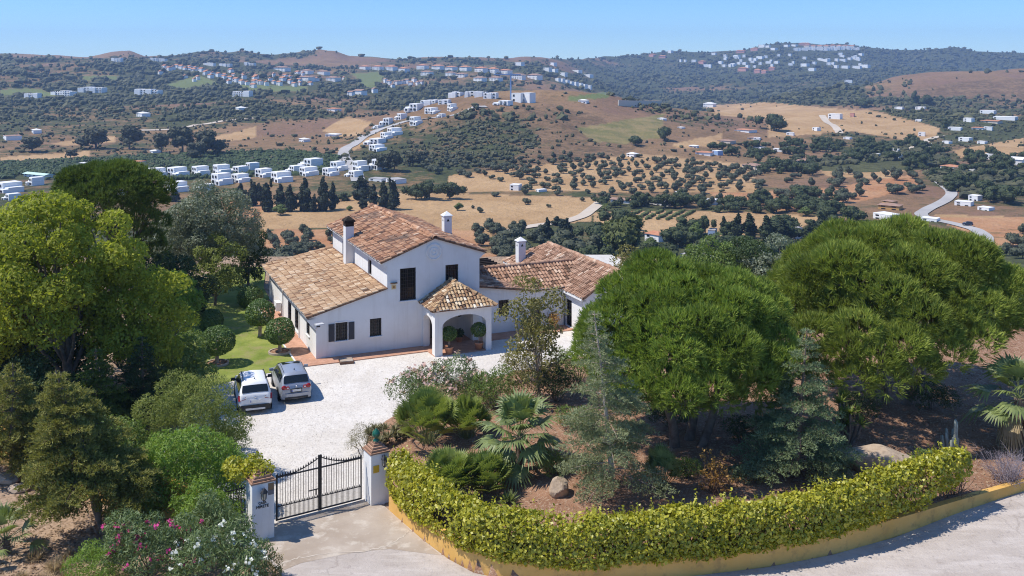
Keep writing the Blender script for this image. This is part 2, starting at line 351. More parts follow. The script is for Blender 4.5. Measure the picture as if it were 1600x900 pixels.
# land cover patches, outlined on the ground: (type, [(px, py) ...])
PATCH = [
 ('brown', [(600, 262), (630, 215), (690, 190), (740, 172), (830, 164), (930, 178), (1010, 225), (960, 245), (850, 262), (700, 278)]), ('brown', [(1340, 165), (1400, 145), (1500, 128), (1700, 120), (1700, 172), (1500, 175), (1400, 172)]),
 ('gold', [(395, 318), (640, 300), (940, 310), (920, 345), (820, 352), (760, 372), (640, 350), (400, 360)]),
 ('gold', [(505, 205), (540, 182), (580, 190), (560, 212), (530, 214)]), ('gold', [(520, 235), (600, 205), (600, 216), (540, 240)]),
 ('gold', [(0, 246), (60, 242), (140, 236), (140, 244), (30, 252), (0, 254)]), ('gold', [(80, 224), (130, 216), (180, 212), (180, 222), (100, 228)]),
 ('gold', [(925, 330), (1080, 330), (1290, 338), (1250, 360), (1100, 370), (930, 358)]),
 ('gold', [(1200, 175), (1360, 172), (1470, 200), (1450, 225), (1330, 205), (1200, 215)]), ('gold', [(1490, 235), (1600, 215), (1600, 240), (1560, 245), (1500, 246)]),
 ('gold', [(1050, 225), (1130, 208), (1125, 228), (1060, 232)]), ('gold', [(1100, 165), (1200, 160), (1330, 172), (1230, 190), (1120, 180)]),
 ('gold', [(1280, 262), (1420, 250), (1400, 280), (1290, 275)]), ('gold', [(330, 215), (400, 197), (400, 215), (345, 222)]),
 ('gold', [(1460, 335), (1600, 340), (1600, 352), (1480, 348)]), ('gold', [(700, 275), (1000, 240), (1180, 258), (1180, 300), (960, 300), (700, 300)]),
 ('red', [(1190, 300), (1300, 292), (1420, 272), (1440, 290), (1330, 318), (1210, 330)]), ('red', [(1460, 340), (1600, 340), (1600, 400), (1550, 385)]),
 ('red', [(320, 305), (420, 312), (400, 350), (300, 340)]),
 ('red', [(560, 355), (740, 360), (800, 400), (700, 410), (420, 400), (400, 360)]), ('red', [(1100, 300), (1200, 300), (1200, 320), (1130, 310)]),
 ('green', [(0, 255), (140, 248), (320, 240), (460, 236), (530, 246), (520, 272), (200, 285), (0, 280)]),
 ('green', [(640, 240), (720, 195), (800, 180), (850, 225), (760, 262), (660, 262)]), ('green', [(1200, 260), (1400, 230), (1480, 245), (1480, 262), (1330, 270)]),
 ('green', [(1500, 300), (1600, 285), (1600, 305), (1510, 312)]), ('green', [(1440, 270), (1600, 262), (1600, 278), (1480, 300)]),
 ('dry', [(900, 200), (1040, 178), (1030, 215), (980, 225), (930, 222)]),
 ('lawn', [(547, 115), (590, 112), (600, 120), (585, 138), (562, 138), (560, 124)]), ('lawn', [(250, 135), (310, 118), (345, 130), (300, 142)]), ('lawn', [(370, 130), (480, 135), (480, 143), (380, 142)]),
 ('lawn', [(885, 152), (950, 143), (950, 152), (895, 158)]), ('lawn', [(0, 140), (60, 138), (90, 150), (0, 152)]), ('lawn', [(130, 118), (190, 118), (180, 126), (130, 126)]),
]
def inpoly(x, y, poly):
    p = np.asarray(poly, float); r = np.zeros(np.shape(x), bool); j = len(p) - 1
    for i in range(len(p)):
        c = ((p[i, 1] > y) != (p[j, 1] > y)) & (x < (p[j, 0] - p[i, 0]) * (y - p[i, 1]) / (p[j, 1] - p[i, 1] + 1e-12) + p[i, 0]); r ^= c; j = i
    return r
def cover(px, py, Y, X):
    """woodland cover 0..1 over the country"""
    nn = fbm(X, Y, 170, 21, 4) * 2.2; n5 = fbm(X, Y, 420, 33, 3) * 1.6
    g = np.full(np.shape(px), .34)
    g = np.where((Y > 1150) & (px < 960), .66, g)                       # gardens and woods round the villages
    g = np.where((Y > 2250) & (px < 830), .24, g)                       # bare ridge behind them
    g = np.where((px > 860) & (Y > 1750), .60, g); g = np.where((px > 1000) & (Y > 2600), .88, g); g = np.where((px > 1330) & (Y > 2500), 1.0, g)
    g = np.where((px > 1350) & (Y > 1500) & (Y < 2150), .06, g)
    g = np.where((px > 1150) & (Y > 420) & (Y < 900), .38, g); g = np.where((px > 1000) & (Y > 280) & (Y < 420), .55, g)
    g = np.where((px < 420) & (Y > 620) & (Y < 1150), .36, g); g = np.where((px > 640) & (px < 1010) & (Y > 650) & (Y < 1120), .20, g)
    bare = sstep(px, 1360, 1440) * (Y > 1480) * (Y < 2150)
    return np.clip(g + nn * .75 + n5 * .55, 0, 1) * (1 - .9 * bare)
def build_terrain():
    cols = np.concatenate([np.linspace(-900, -160, 38), np.linspace(-150, 1750, 476), np.linspace(1760, 2500, 38)])
    rows = np.concatenate([np.linspace(14, 84, 20), np.geomspace(86, 5200, 420)])
    U, Yg = np.meshgrid(cols, rows); Xg = (U - 800) / F * Yg; Z = terr(Xg, Yg)
    Z = np.where((Yg < 92) & (Z > -.3), Z - .05, Z)
    nr, nc = U.shape; V = np.stack([Xg, Yg, Z], -1).reshape(-1, 3)
    i = np.arange(nr - 1)[:, None] * nc; j = np.arange(nc - 1)[None]
    f = np.stack([i + j, i + j + 1, i + nc + j + 1, i + nc + j], -1).reshape(-1, 4)
    mb = MB(); mb.add(V, f, 0, None, True)
    # a wide skirt so the ground goes on beyond the modelled country
    m, t, o = nodes('dry_country'); co_ = coord(t)
    tan = mixc(t, ramp(t, noise(t, co_, .012, 6, .65), [(.35, 0), (.65, 1)]), (.20, .122, .066), (.31, .195, .098))
    tan = mixc(t, ramp(t, noise(t, co_, .006, 5, .6), [(.45, 0), (.62, .8)]), tan, (.20, .115, .08))
    tan = mixc(t, ramp(t, noise(t, co_, .16, 6, .8), [(.48, 0), (.66, .75)]), tan, (.115, .085, .042))
    gold = mixc(t, ramp(t, noise(t, co_, .03, 6, .6), [(.35, 0), (.65, 1)]), (.36, .222, .105), (.46, .305, .16))
    gold = mixc(t, ramp(t, noise(t, co_, .25, 4, .7), [(.5, 0), (.7, .35)]), gold, (.30, .19, .09))
    red = mixc(t, ramp(t, noise(t, co_, .05, 5, .6), [(.35, 0), (.65, 1)]), (.36, .17, .08), (.43, .245, .13))
    dry = mixc(t, ramp(t, noise(t, co_, .05, 5, .6), [(.4, 0), (.6, 1)]), (.16, .15, .055), (.26, .20, .09))
    brn = mixc(t, ramp(t, noise(t, co_, .045, 6, .7), [(.38, 0), (.62, 1)]), (.150, .092, .052), (.255, .160, .088)); brn = mixc(t, ramp(t, noise(t, co_, .19, 6, .8), [(.46, 0), (.62, .85)]), brn, (.085, .068, .036))
    col = mixc(t, attr(t, 'brown'), tan, brn); col = mixc(t, attr(t, 'gold'), col, gold); col = mixc(t, attr(t, 'red'), col, red); col = mixc(t, attr(t, 'dry'), col, dry)
    gr = mixc(t, ramp(t, noise(t, co_, .15, 4, .7), [(.35, 0), (.7, 1)]), (.030, .045, .018), (.085, .10, .040))
    gm = math_(t, 'ADD', math_(t, 'MULTIPLY', attr(t, 'green'), .62), math_(t, 'MULTIPLY', noise(t, co_, .055, 6, .75), 1.0))
    gm = math_(t, 'MULTIPLY', ramp(t, math_(t, 'MULTIPLY', gm, .62), [(.41, 0), (.51, 1)]), .92)
    col = mixc(t, gm, col, gr)
    col = mixc(t, attr(t, 'lawn'), col, (.15, .175, .065))
    col = mixc(t, attr(t, 'yard'), col, M_EARTH)
    finish(t, o, col, .95, noise(t, co_, .12, 6, .7), 1.0, 2.2, .08)
    ob = mb.build('terrain', m); tag(ob, kind='structure'); me = ob.data
    px = U.ravel(); py = (YH + F * (H - Z) / Yg).ravel(); Yr = Yg.ravel(); Xr = Xg.ravel()
    wob = fbm(Xr, Yr, 40, 3, 3) * 7 * np.clip(200 / Yr * 2, .3, 1); A = {k: np.zeros(len(px)) for k in ('gold', 'red', 'green', 'lawn', 'dry', 'yard', 'brown')}
    A['green'] = cover(px, py, Yr, Xr)
    for k, poly in PATCH:
        mk = inpoly(px + wob * 2, py + wob * .5, poly) & (Yr > 180)
        if k == 'green': A[k] = np.where(mk, np.maximum(A[k], .48 if poly[0][0] == 640 else .75), A[k])
        else: A[k] = np.where(mk, 1.0, A[k]); A['green'] = np.where(mk, A['green'] * (.0 if k in ('lawn', 'gold') else 1.0 if k == 'brown' else .25), A['green'])
    A['yard'] = (1 - sstep(Yr, 95, 130)) * (1 - .8 * sstep(Xr, 12, 24) * sstep(Yr, 60, 70)); A['green'] *= sstep(Yr, 150, 300); A['green'] = np.maximum(A['green'], .8 * sstep(Xr, 12, 24) * sstep(Yr, 60, 72) * (1 - sstep(Yr, 150, 300)))
    for k, a in A.items():
        at = me.attributes.new(k, 'FLOAT', 'POINT'); at.data.foreach_set('value', a.astype(np.float32))
    return ob
M_EARTH = (.33, .23, .155)
terrain = build_terrain()
GREEN_FREE = [p for k, p in PATCH if k in ('gold', 'lawn', 'red', 'dry')]

# ---------------------------------------------------------------- the near ground: drive, lawn, paving, road, garden bed
def sheet(name, pts, z, mat, thick=.06, holes=None):
    mb = MB(); mb.prism([p[:2] for p in pts], z - thick, z, 0); o = mb.build(name, mat); return tag(o, kind='structure')
G = lambda L: [gp(*p) for p in L]
sheet('gravel_drive', G([(250, 700), (300, 640), (335, 601), (400, 585), (478, 573), (560, 560), (672, 545), (700, 540), (790, 528), (1010, 500), (1040, 560), (860, 570), (760, 640), (650, 660), (640, 720), (568, 781), (429, 819), (372, 838), (330, 800)]), .02, M['gravel'])
sheet('lawn', G([(235, 640), (335, 603), (400, 587), (478, 574), (445, 515), (412, 450), (415, 418), (350, 418), (300, 450), (240, 520)]), .045, M['lawn'])
WALLB = [(601, 791), (628, 815), (660, 843), (700, 873), (740, 895), (800, 908), (900, 913), (1000, 908), (1100, 898), (1200, 886), (1300, 867), (1400, 839), (1500, 800), (1600, 767), (1720, 735), (1850, 705)]
WALLH = [.80, .80, .80, .78, .76, .75, .74, .74, .73, .73, .73, .70, .50, .38, .38, .38]
road_pts = [gp(372, 839), gp(429, 820), gp(568, 782)] + G(WALLB) + [np.array([60, 50., 0]), np.array([60, 18., 0]), np.array([-9.0, 18., 0]), gp(445, 905), gp(415, 868)]
sheet('road', road_pts, .0, M['road'])
apr = [gp(372, 839.5), gp(429, 820.5), gp(568, 782.5), gp(600, 791), gp(650, 836), gp(690, 868), gp(610, 858), gp(560, 862), gp(470, 880), gp(441, 892), gp(418, 866)]
sheet('driveway_apron', apr, .006, M['concrete'])
def strip(name, pts, wd, z, mat):
    P = np.array([p[:2] for p in pts]); T = norm(np.gradient(P, axis=0)); Nn = np.c_[-T[:, 1], T[:, 0]]
    rs = np.random.default_rng(len(P)); ww = wd * (.5 + rs.random(len(P)))[:, None]
    poly = np.concatenate([P + Nn * ww / 2, (P - Nn * ww / 2)[::-1]]); mb = MB()
    n = len(P); V = np.c_[np.concatenate([P + Nn * ww / 2, P - Nn * ww / 2]), np.full(2 * n, z)]
    mb.add(V, [[i, i + 1, n + i + 1, n + i] for i in range(n - 1)][::1]); return tag(mb.build(name, mat), kind='structure')
_sx = np.linspace(0, 1, 40); _ctl = np.array(G([(441, 880), (470, 871), (520, 864), (575, 861), (605, 852), (630, 838), (640, 828)]))
_rs = np.random.default_rng(5)
_sp = np.stack([np.interp(_sx, np.linspace(0, 1, len(_ctl)), _ctl[:, k]) for k in (0, 1)], -1) + _rs.normal(0, .035, (40, 2))
strip('concrete_seam', _sp, .06, .013, M['seam'])
# garden bed: raised earth behind the road wall
WP = np.array([p[:2] for p in G(WALLB)])
BEDG = np.array([p[:2] for p in G([(598, 780), (572, 740), (555, 705), (560, 680), (590, 655), (630, 632), (650, 600), (740, 592), (800, 578), (870, 560), (980, 540), (1200, 520), (1500, 480), (1800, 440)])])
def pdist(x, y, P):
    d = np.full(np.shape(x), 1e9); sg = np.zeros(np.shape(x))
    for a, b in zip(P[:-1], P[1:]):
        ab = b - a; t = np.clip(((x - a[0]) * ab[0] + (y - a[1]) * ab[1]) / (ab @ ab), 0, 1)
        qx = x - a[0] - t * ab[0]; qy = y - a[1] - t * ab[1]; q = np.hypot(qx, qy); s_ = np.sign(ab[0] * qy - ab[1] * qx)
        m_ = q < d; d = np.where(m_, q, d); sg = np.where(m_, s_, sg)
    return d * sg
def bedz(x, y):
    x = np.asarray(x, float); y = np.asarray(y, float)
    dg = -pdist(x, y, BEDG)                # positive on the garden side of the gravel
    dw = pdist(x, y, WP)                   # positive on the garden side of the wall
    hw = np.interp(x, WP[:, 0], np.array(WALLH)) - .06
    z = -.12 + (hw + .12) * sstep(dg, -.2, 2.6) + .5 * sstep(dg, 2, 8) * sstep(dw, 2, 8)
    z = z + .16 * fbm(x, y, 3.2, 40, 3) * sstep(dg, 0, 1.5)
    tb = terr(x, y); z = z + np.minimum(tb + .05, 0)
    return np.where(dw < .16, -.3, z)
bx, by = np.meshgrid(np.arange(-9, 62, .26), np.arange(31, 82, .26)); bz = bedz(bx, by)
_n = bx.shape; _i = np.arange(_n[0] - 1)[:, None] * _n[1]; _j = np.arange(_n[1] - 1)[None]
_f = np.stack([_i + _j, _i + _j + 1, _i + _n[1] + _j + 1, _i + _n[1] + _j], -1).reshape(-1, 4)
_V = np.stack([bx, by, bz], -1).reshape(-1, 3); _keep = (_V[_f][:, :, 2].max(1) > -.1) & ~((_V[_f][:, :, 1].max(1) > 68) & (_V[_f][:, :, 0].min(1) > 8)); _f = _f[_keep]
_u, _inv = np.unique(_f, return_inverse=True)
mb = MB(); mb.add(_V[_u], _inv.reshape(-1, 4), 0, None, True); tag(mb.build('garden_bed', M['earth']), kind='structure')
def bp(px, py):
    """the point of the garden bed seen at a photograph pixel"""
    z = .6
    for _ in range(6): p = gp(px, py, z); z = float(bedz(p[0], p[1])); z = max(z, 0.0)
    return np.array([p[0], p[1], z])
# low ochre wall along the road
def ribbon_wall(path, hts, th, mat, name, label, z0=-.2):
    P = np.asarray(path, float); T = norm(np.gradient(P, axis=0)); Nn = np.c_[-T[:, 1], T[:, 0]]; n = len(P); mb = MB(); hts = np.asarray(hts)
    A = np.c_[P, np.full(n, z0)]; B = np.c_[P, hts]; D = np.c_[P + Nn * th, hts]; E_ = np.c_[P + Nn * th, np.full(n, z0)]
    V = np.concatenate([A, B, D, E_]); k = [[i, i + 1, n + i + 1, n + i] for i in range(n - 1)] + [[n + i, n + i + 1, 2 * n + i + 1, 2 * n + i] for i in range(n - 1)] + [[2 * n + i, 2 * n + i + 1, 3 * n + i + 1, 3 * n + i] for i in range(n - 1)]
    mb.add(V, k); mb.add(V, [[0, n, 2 * n, 3 * n], [n - 1, 4 * n - 1, 3 * n - 1, 2 * n - 1]])
    return tag(mb.build(name, mat), label, 'wall')
def dens(P, k):
    P = np.asarray(P, float); s = np.r_[0, np.cumsum(np.linalg.norm(np.diff(P[:, :2], axis=0), axis=1))]; q = np.linspace(0, s[-1], k)
    # smooth with a small moving average
    out = np.stack([np.interp(q, s, P[:, c]) for c in range(P.shape[1])], -1)
    ker = np.ones(9) / 9; pad = np.pad(out, ((4, 4), (0, 0)), 'edge'); return np.stack([np.convolve(pad[:, c], ker, 'valid') for c in range(out.shape[1])], -1)
RW = dens(np.c_[WP, WALLH], 120)
ribbon_wall(RW[:, :2], RW[:, 2], .28, M['ochre'], 'garden_wall', 'low ochre yellow wall curving along the pale road under the hedge')
# rear terrace, paving round the house
# ---------------------------------------------------------------- the villa (local frame: u along the front, v to the back)
HA = R(23.7); P0 = gp(494, 562.5)
villa = empty('villa', P0, HA, 'white rendered country villa with weathered tiled roofs beside the white gravel drive', 'house')
def HW(u, v, z=0.0):
    c, s_ = math.cos(HA), math.sin(HA); return np.array([P0[0] + u * c - v * s_, P0[1] + u * s_ + v * c, z])
X_, Y_, Z_ = np.eye(3)
rect = lambda a0, a1, z0, z1: [(a0, z0), (a1, z0), (a1, z1), (a0, z1)]
def tile_roof(poly, down, mats, name, parent, wd=.25, course=.40, seed=1, under=.07, bias=0.0, capmat=1):
    """barrel tiles laid in columns down the slope over a thin bed; poly is planar, in local coordinates"""
    rs = np.random.default_rng(seed); p = np.asarray(poly, float); dn = norm(np.asarray(down, float))
    n = np.cross(p[1] - p[0], p[2] - p[0]); n = n / np.linalg.norm(n)
    if n[2] < 0: n = -n
    dn = norm(dn - n * (dn @ n)); ac = np.cross(dn, n); o = p[0]
    a = (p - o) @ ac; d = (p - o) @ dn; poly2 = np.c_[a, d]; mb = MB()
    mb.slab(p, under, n, 2)
    na = int((a.max() - a.min()) / wd); A = a.min() + (np.arange(na) + .5) * (a.max() - a.min()) / max(na, 1)
    nd = int(math.ceil((d.max() - d.min()) / course)); D = d.max() - (np.arange(nd) + .5) * course
    AA, DD = np.meshgrid(A, D); AA = AA.ravel(); DD = DD.ravel(); ok = inpoly(AA, DD, poly2); AA = AA[ok]; DD = DD[ok]
    k = len(AA); ph = np.linspace(0, np.pi, 6); r0 = wd * .40
    jit = rs.normal(0, .012, (k, 4)); hl = course * .56
    DD = DD + rs.normal(0, .022, k); up0 = .005 + .035 + np.abs(rs.normal(0, .010, k)); 
    ca, sa = np.cos(ph), np.sin(ph)
    def ring(dd, rr, lift, sh):
        return (o + (AA + sh)[:, None, None] * ac + ca[None, :, None] * (rr[:, None, None] * ac) + dd[:, None, None] * dn + (lift[:, None, None] + sa[None, :, None] * rr[:, None, None] * .85) * n)
    r1 = np.full(k, r0) * (1 + rs.normal(0, .04, k))
    lo = ring(DD + hl, r1 * 1.06, up0, jit[:, 0]); hi = ring(DD - hl, r1 * .9, up0 * .1, jit[:, 1])
    V = np.concatenate([lo, hi], 1).reshape(-1, 3); b = np.arange(k)[:, None] * 12; q = np.arange(5)[None]
    f = np.stack([b + q, b + q + 1, b + 6 + q + 1, b + 6 + q], -1).reshape(-1, 4)
    var = np.clip(.5 + bias + rs.normal(0, .22, k), 0, 1)
    mb.add(V, f, 0, np.repeat(var, 5), False)
    endf = np.stack([b[:, 0] + i for i in range(6)], -1); last = DD > (d.max() - course * .95)
    mb.add(V, endf[~last], 2, None); mb.add(V, endf[last], capmat, None)
    return mb.build(name, mats, parent)
def ridge_tiles(mb, p, q, r=.15, step=.38, seed=3, mat=0):
    rs = np.random.default_rng(seed); p = np.asarray(p, float); q = np.asarray(q, float); L = np.linalg.norm(q - p); d = (q - p) / L
    x = norm(np.cross(d, [0, 0, 1.])); y = np.cross(x, d); ph = np.linspace(-.25, np.pi + .25, 7); n = int(L / step)
    for i in range(n):
        a = p + d * i * L / n; b = p + d * (i + 1.12) * L / n; rr = r * (1 + rs.normal(0, .05)); l = rs.normal(0, .012)
        V = [a + rr * .9 * (math.cos(t) * x + math.sin(t) * y) + y * (l - .03) for t in ph] + [b + rr * 1.05 * (math.cos(t) * x + math.sin(t) * y) + y * (l + .012) for t in ph]
        mb.add(V, [[j, j + 1, 8 + j, 7 + j] for j in range(6)], mat, float(np.clip(.55 + rs.normal(0, .2), 0, 1)))
        mb.add(V[7:], [list(range(7))], mat, .1)
def window(parent, o, ax, nrm, a0, a1, z0, z1, depth=.16, bars=(5, 4), frame=True, name='window'):
    """recessed casement: pane at the back of the reveal, frame round it, iron grille in the opening"""
    o = np.asarray(o, float); P = lambda a, z, d: o + a * ax + np.array([0, 0, z]) - nrm * d
    axs = [ax, -nrm, Z_]
    g = MB(); g.add([P(a0, z0, depth - .004), P(a1, z0, depth - .004), P(a1, z1, depth - .004), P(a0, z1, depth - .004)], [[0, 1, 2, 3]])
    win = g.build(name, M['glass'], parent)
    m = MB(); t = .07
    for c, s_ in (((a0 + a1) / 2, None),):
        m.box(P(c, z0 + t / 2, depth - .03), (a1 - a0, .05, t), axes=axs); m.box(P(c, z1 - t / 2, depth - .03), (a1 - a0, .05, t), axes=axs)
    for a in (a0 + t / 2, a1 - t / 2) + (((a0 + a1) / 2,) if a1 - a0 > .6 else ()):
        m.box(P(a, (z0 + z1) / 2, depth - .03), (t, .046, z1 - z0 - 2 * t), axes=axs)
    m.build('frame', M['frame'], win)
    if bars:
        b = MB()
        for i in range(bars[0]):
            a = a0 + (i + .5) * (a1 - a0) / bars[0]; b.box(P(a, (z0 + z1) / 2, .05), (.022, .022, z1 - z0), axes=axs)
        for i in range(bars[1]):
            z = z0 + (i + .5) * (z1 - z0) / bars[1]; b.box(P((a0 + a1) / 2, z, .05), (a1 - a0, .03, .016), axes=axs)
        b.build('grille', M['iron'], win)
    q = MB(); q.box(P((a0 + a1) / 2, z0 - .03, -.03), (a1 - a0 + .10, .10, .05), axes=axs); q.build('sill', M['fascia'], win)
    return win
nF, nL = -Y_, -X_
# main gable front with the wing front, one plane
arch = lambda c, hw, zs, rise, n=14: [(c - hw * math.cos(math.pi * i / n), zs + rise * math.sin(math.pi * i / n)) for i in range(n + 1)]
mw = MB()
FRW = [(5.45, 6.53, 3.14, 5.23), (8.57, 9.47, 4.08, 5.20), (1.21, 2.0, 1.03, 2.17), (3.45, 4.21, 1.06, 2.19)]
mw.wall([(0, 0), (7.5, 0), (7.5, 2.35), (10.4, 2.35), (10.4, 0), (10.98, 0), (10.98, 5.45), (11.40, 5.80), (7.8, 7.04), (4.15, 5.66), (4.59, 5.42), (4.59, 4.05), (-.56, 2.67), (-.56, 2.46), (0, 1.80)],
        [rect(*w_) for w_ in FRW], (0, 0, 0), X_, nF, .18)
LW = [(1.95, 2.91, .94, 1.78), (5.42, 6.75, .33, 1.70), (8.01, 9.27, .27, 1.68)]
mw.wall([(0, 0), (15.4, 0), (15.4, 2.72), (0, 2.72)], [rect(*w_) for w_ in LW], (0, 0, 0), Y_, nL, .18)
UW = [(3.75, 4.65, 4.05, 5.1), (10.9, 11.9, 4.05, 5.1)]
mw.wall([(0, 3.9), (15.0, 3.9), (15.0, 5.78), (0, 5.78)], [rect(*w_) for w_ in UW], (4.59, 0, 0), Y_, nL, .18)
mw.add([(10.98, 0, 0), (10.98, 15, 0), (10.98, 15, 5.9), (10.98, 0, 5.9)], [[0, 1, 2, 3]])
mw.add([(0, 15.4, 0), (4.59, 15.0, 0), (4.59, 15.0, 4.1), (0, 15.4, 2.72)], [[3, 2, 1, 0]])
mw.add([(4.59, 15, 0), (10.98, 15, 0), (10.98, 15, 5.8), (7.8, 15, 7.0), (4.59, 15, 5.8)], [[4, 3, 2, 1, 0]])
mw.add([(0, 15.4, 0), (0, 16.9, 0), (0, 16.9, 2.6), (0, 15.4, 2.6)], [[0, 1, 2, 3]])
# entrance recess
mw.add([(7.5, 0, 0), (7.5, 1.5, 0), (7.5, 1.5, 2.35), (7.5, 0, 2.35)], [[0, 1, 2, 3]]); mw.add([(10.4, 0, 0), (10.4, 1.5, 0), (10.4, 1.5, 2.35), (10.4, 0, 2.35)], [[0, 1, 2, 3]])
mw.add([(7.5, 1.5, 0), (10.4, 1.5, 0), (10.4, 1.5, 2.35), (7.5, 1.5, 2.35)], [[0, 1, 2, 3]]); mw.add([(7.5, 0, 2.35), (10.4, 0, 2.35), (10.4, 1.5, 2.35), (7.5, 1.5, 2.35)], [[0, 1, 2, 3]])
# cornice under the eaves
mw.box((-.30, 7.7, 2.60), (.50, 15.4, .10)); mw.box((4.40, 7.5, 5.66), (.36, 14.9, .10)); mw.box((11.2, 7.5, 5.74), (.4, 14.9, .10))
mw.build('wall', M['white'], villa)
for c_, s_ in (((-.575, 8.4, 2.66), (.03, 16.6, .13)), ((4.155, 7.5, 5.69), (.03, 15.0, .12)), ((11.43, 7.5, 5.82), (.03, 15, .12)), ((17.50, -.75, 2.52), (.05, 3.1, .14)), ((17.52, 10.0, 2.52), (.05, 2.4, .14))): m = MB(); m.box(c_, s_); m.build('fascia', M['fascia'], villa)
for (a0, a1, z0, z1), br in zip(FRW, ((7, 9), (6, 5), (6, 6), (6, 6))): window(villa, (0, 0, 0), X_, nF, a0, a1, z0, z1, bars=br)
for w_ in LW: window(villa, (0, 0, 0), Y_, nL, *w_, bars=(6, 5))
for w_ in UW: window(villa, (4.59, 0, 0), Y_, nL, *w_, bars=None)
for a0, a1 in ((.78, 1.16), (2.05, 2.43)):
    m = MB(); m.box(((a0 + a1) / 2, -.025, 1.59), (a1 - a0, .04, 1.10)); sh = m.build('shutter', M['shutter'], villa)
    q = MB()
    for i in range(14): q.box(((a0 + a1) / 2, -.05, 1.12 + i * .073), (a1 - a0 - .08, .014, .045))
    q.build('louvre', M['shutter'], sh)
m = MB(); m.box((1.6, -.02, 2.21), (.86, .03, .05)); m.box((1.6, -.02, .99), (.86, .03, .05))
for a in (1.19, 2.02): m.box((a, -.02, 1.6), (.04, .03, 1.17))
m.build('window_surround', M['fascia'], villa)
# round plaster emblem of two rings and a boss
m = MB(); c0 = np.array([7.76, 0, 6.16])
def ringlathe(m, prof, sides=36):
    pr = np.asarray(prof); an = np.arange(sides) * 2 * np.pi / sides
    V = np.stack([c0[0] + pr[:, :1] * np.cos(an), np.repeat(-pr[:, 1:], sides, 1) + c0[1], c0[2] + pr[:, :1] * np.sin(an)], -1).reshape(-1, 3)
    i = np.arange(len(pr) - 1)[:, None] * sides; j = np.arange(sides)[None]; j2 = (j + 1) % sides
    m.add(V, np.stack([i + j, i + sides + j, i + sides + j2, i + j2], -1).reshape(-1, 4), 0, None, False)
ringlathe(m, [(.56, .0), (.56, .05), (.48, .075), (.44, .025), (.30, .03), (.28, .075), (.20, .075), (.17, .03), (.10, .035), (.08, .07), (0, .085)])
m.build('round_emblem', M['white'], villa)
# tile picture and little tiled hood above it
m = MB(); m.box((5.02, -.02, 4.12), (.34, .03, .36), mat=0); m.box((5.02, -.038, 4.10), (.26, .012, .22), mat=1); m.box((5.02, -.046, 4.09), (.10, .012, .13), mat=2); m.box((5.02, -.08, 4.36), (.44, .16, .05), mat=3)
m.build('ceramic_plaque', [plain('cream_tile', (.68, .62, .48), .3), plain('ochre_tile', (.60, .40, .16), .3), plain('brown_tile', (.24, .12, .06), .3), M['channel']], villa)
# roofs
TM, TW, TE, TP = ([M[k], M['mortar'], M['channel']] for k in ('tile_main', 'tile_wing', 'tile_east', 'tile_porch'))
r_ = tile_roof([(7.8, -.14, 7.10), (7.8, 15.2, 7.10), (4.12, 15.2, 5.73), (4.12, -.14, 5.73)], (-1, 0, -.37), TM, 'roof', villa, seed=2)
m = MB(); ridge_tiles(m, (7.8, -.18, 7.13), (7.8, 15.2, 7.13), .17); m.build('ridge', TM, r_)
tile_roof([(7.8, -.14, 7.10), (7.8, 15.2, 7.10), (11.45, 15.2, 5.87), (11.45, -.14, 5.87)], (1, 0, -.34), TM, 'roof', villa, seed=3)
tile_roof([(4.58, -.14, 4.10), (4.58, 15.1, 4.10), (-.62, 17.0, 2.71), (-.62, -.14, 2.71)], (-1, 0, -.267), TW, 'roof', villa, seed=4, bias=.08)
def chimney(c, z0, z1, wd, dp, sooty=False, vents=True):
    m = MB(); m.box((c[0], c[1], (z0 + z1) / 2), (wd, dp, z1 - z0)); ch = m.build('chimney', M['white'], villa)
    k = MB(); a, b = wd / 2, dp / 2; e = .07
    if sooty:
        k.box((c[0], c[1], z1 + .16), (wd + .012, dp + .012, .34)); k.box((c[0], c[1], z1 + .35), (wd + .2, dp + .2, .06))
    zt = z1 + (.39 if sooty else .0)
    base = [(c[0] - a - e, c[1] - b - e, zt), (c[0] + a + e, c[1] - b - e, zt), (c[0] + a + e, c[1] + b + e, zt), (c[0] - a - e, c[1] + b + e, zt)]
    V = base + [(x, y, zt + .05) for x, y, _ in base] + [(c[0], c[1], zt + .34)]
    k.add(V, [[3, 2, 1, 0], [0, 1, 5, 4], [1, 2, 6, 5], [2, 3, 7, 6], [3, 0, 4, 7]]); k.add(V, [[4, 5, 8], [5, 6, 8], [6, 7, 8], [7, 4, 8]])
    k.build('chimney_cap', M['soot'] if sooty else M['white'], ch)
    if vents:
        zb = z1 - .38; q = MB()
        q.add([(c[0] - .11, c[1] - b - .006, zb), (c[0] + .11, c[1] - b - .006, zb), (c[0], c[1] - b - .006, zb + .22)], [[0, 1, 2]]); q.build('vent', M['soot'], ch); q = MB()
        q.add([(c[0] - a - .006, c[1] - .1, zb), (c[0] - a - .006, c[1] + .1, zb), (c[0] - a - .006, c[1], zb + .22)], [[0, 2, 1]])
        q.build('vent', M['soot'], ch)
    return ch
chimney((4.27, 8.75), 3.7, 6.75, .60, .70, True, False)
ch2 = chimney((11.15, 6.9), 5.7, 7.30, .58, .58)
chimney((18.1, 9.1), 2.7, 4.55, .60, .60)
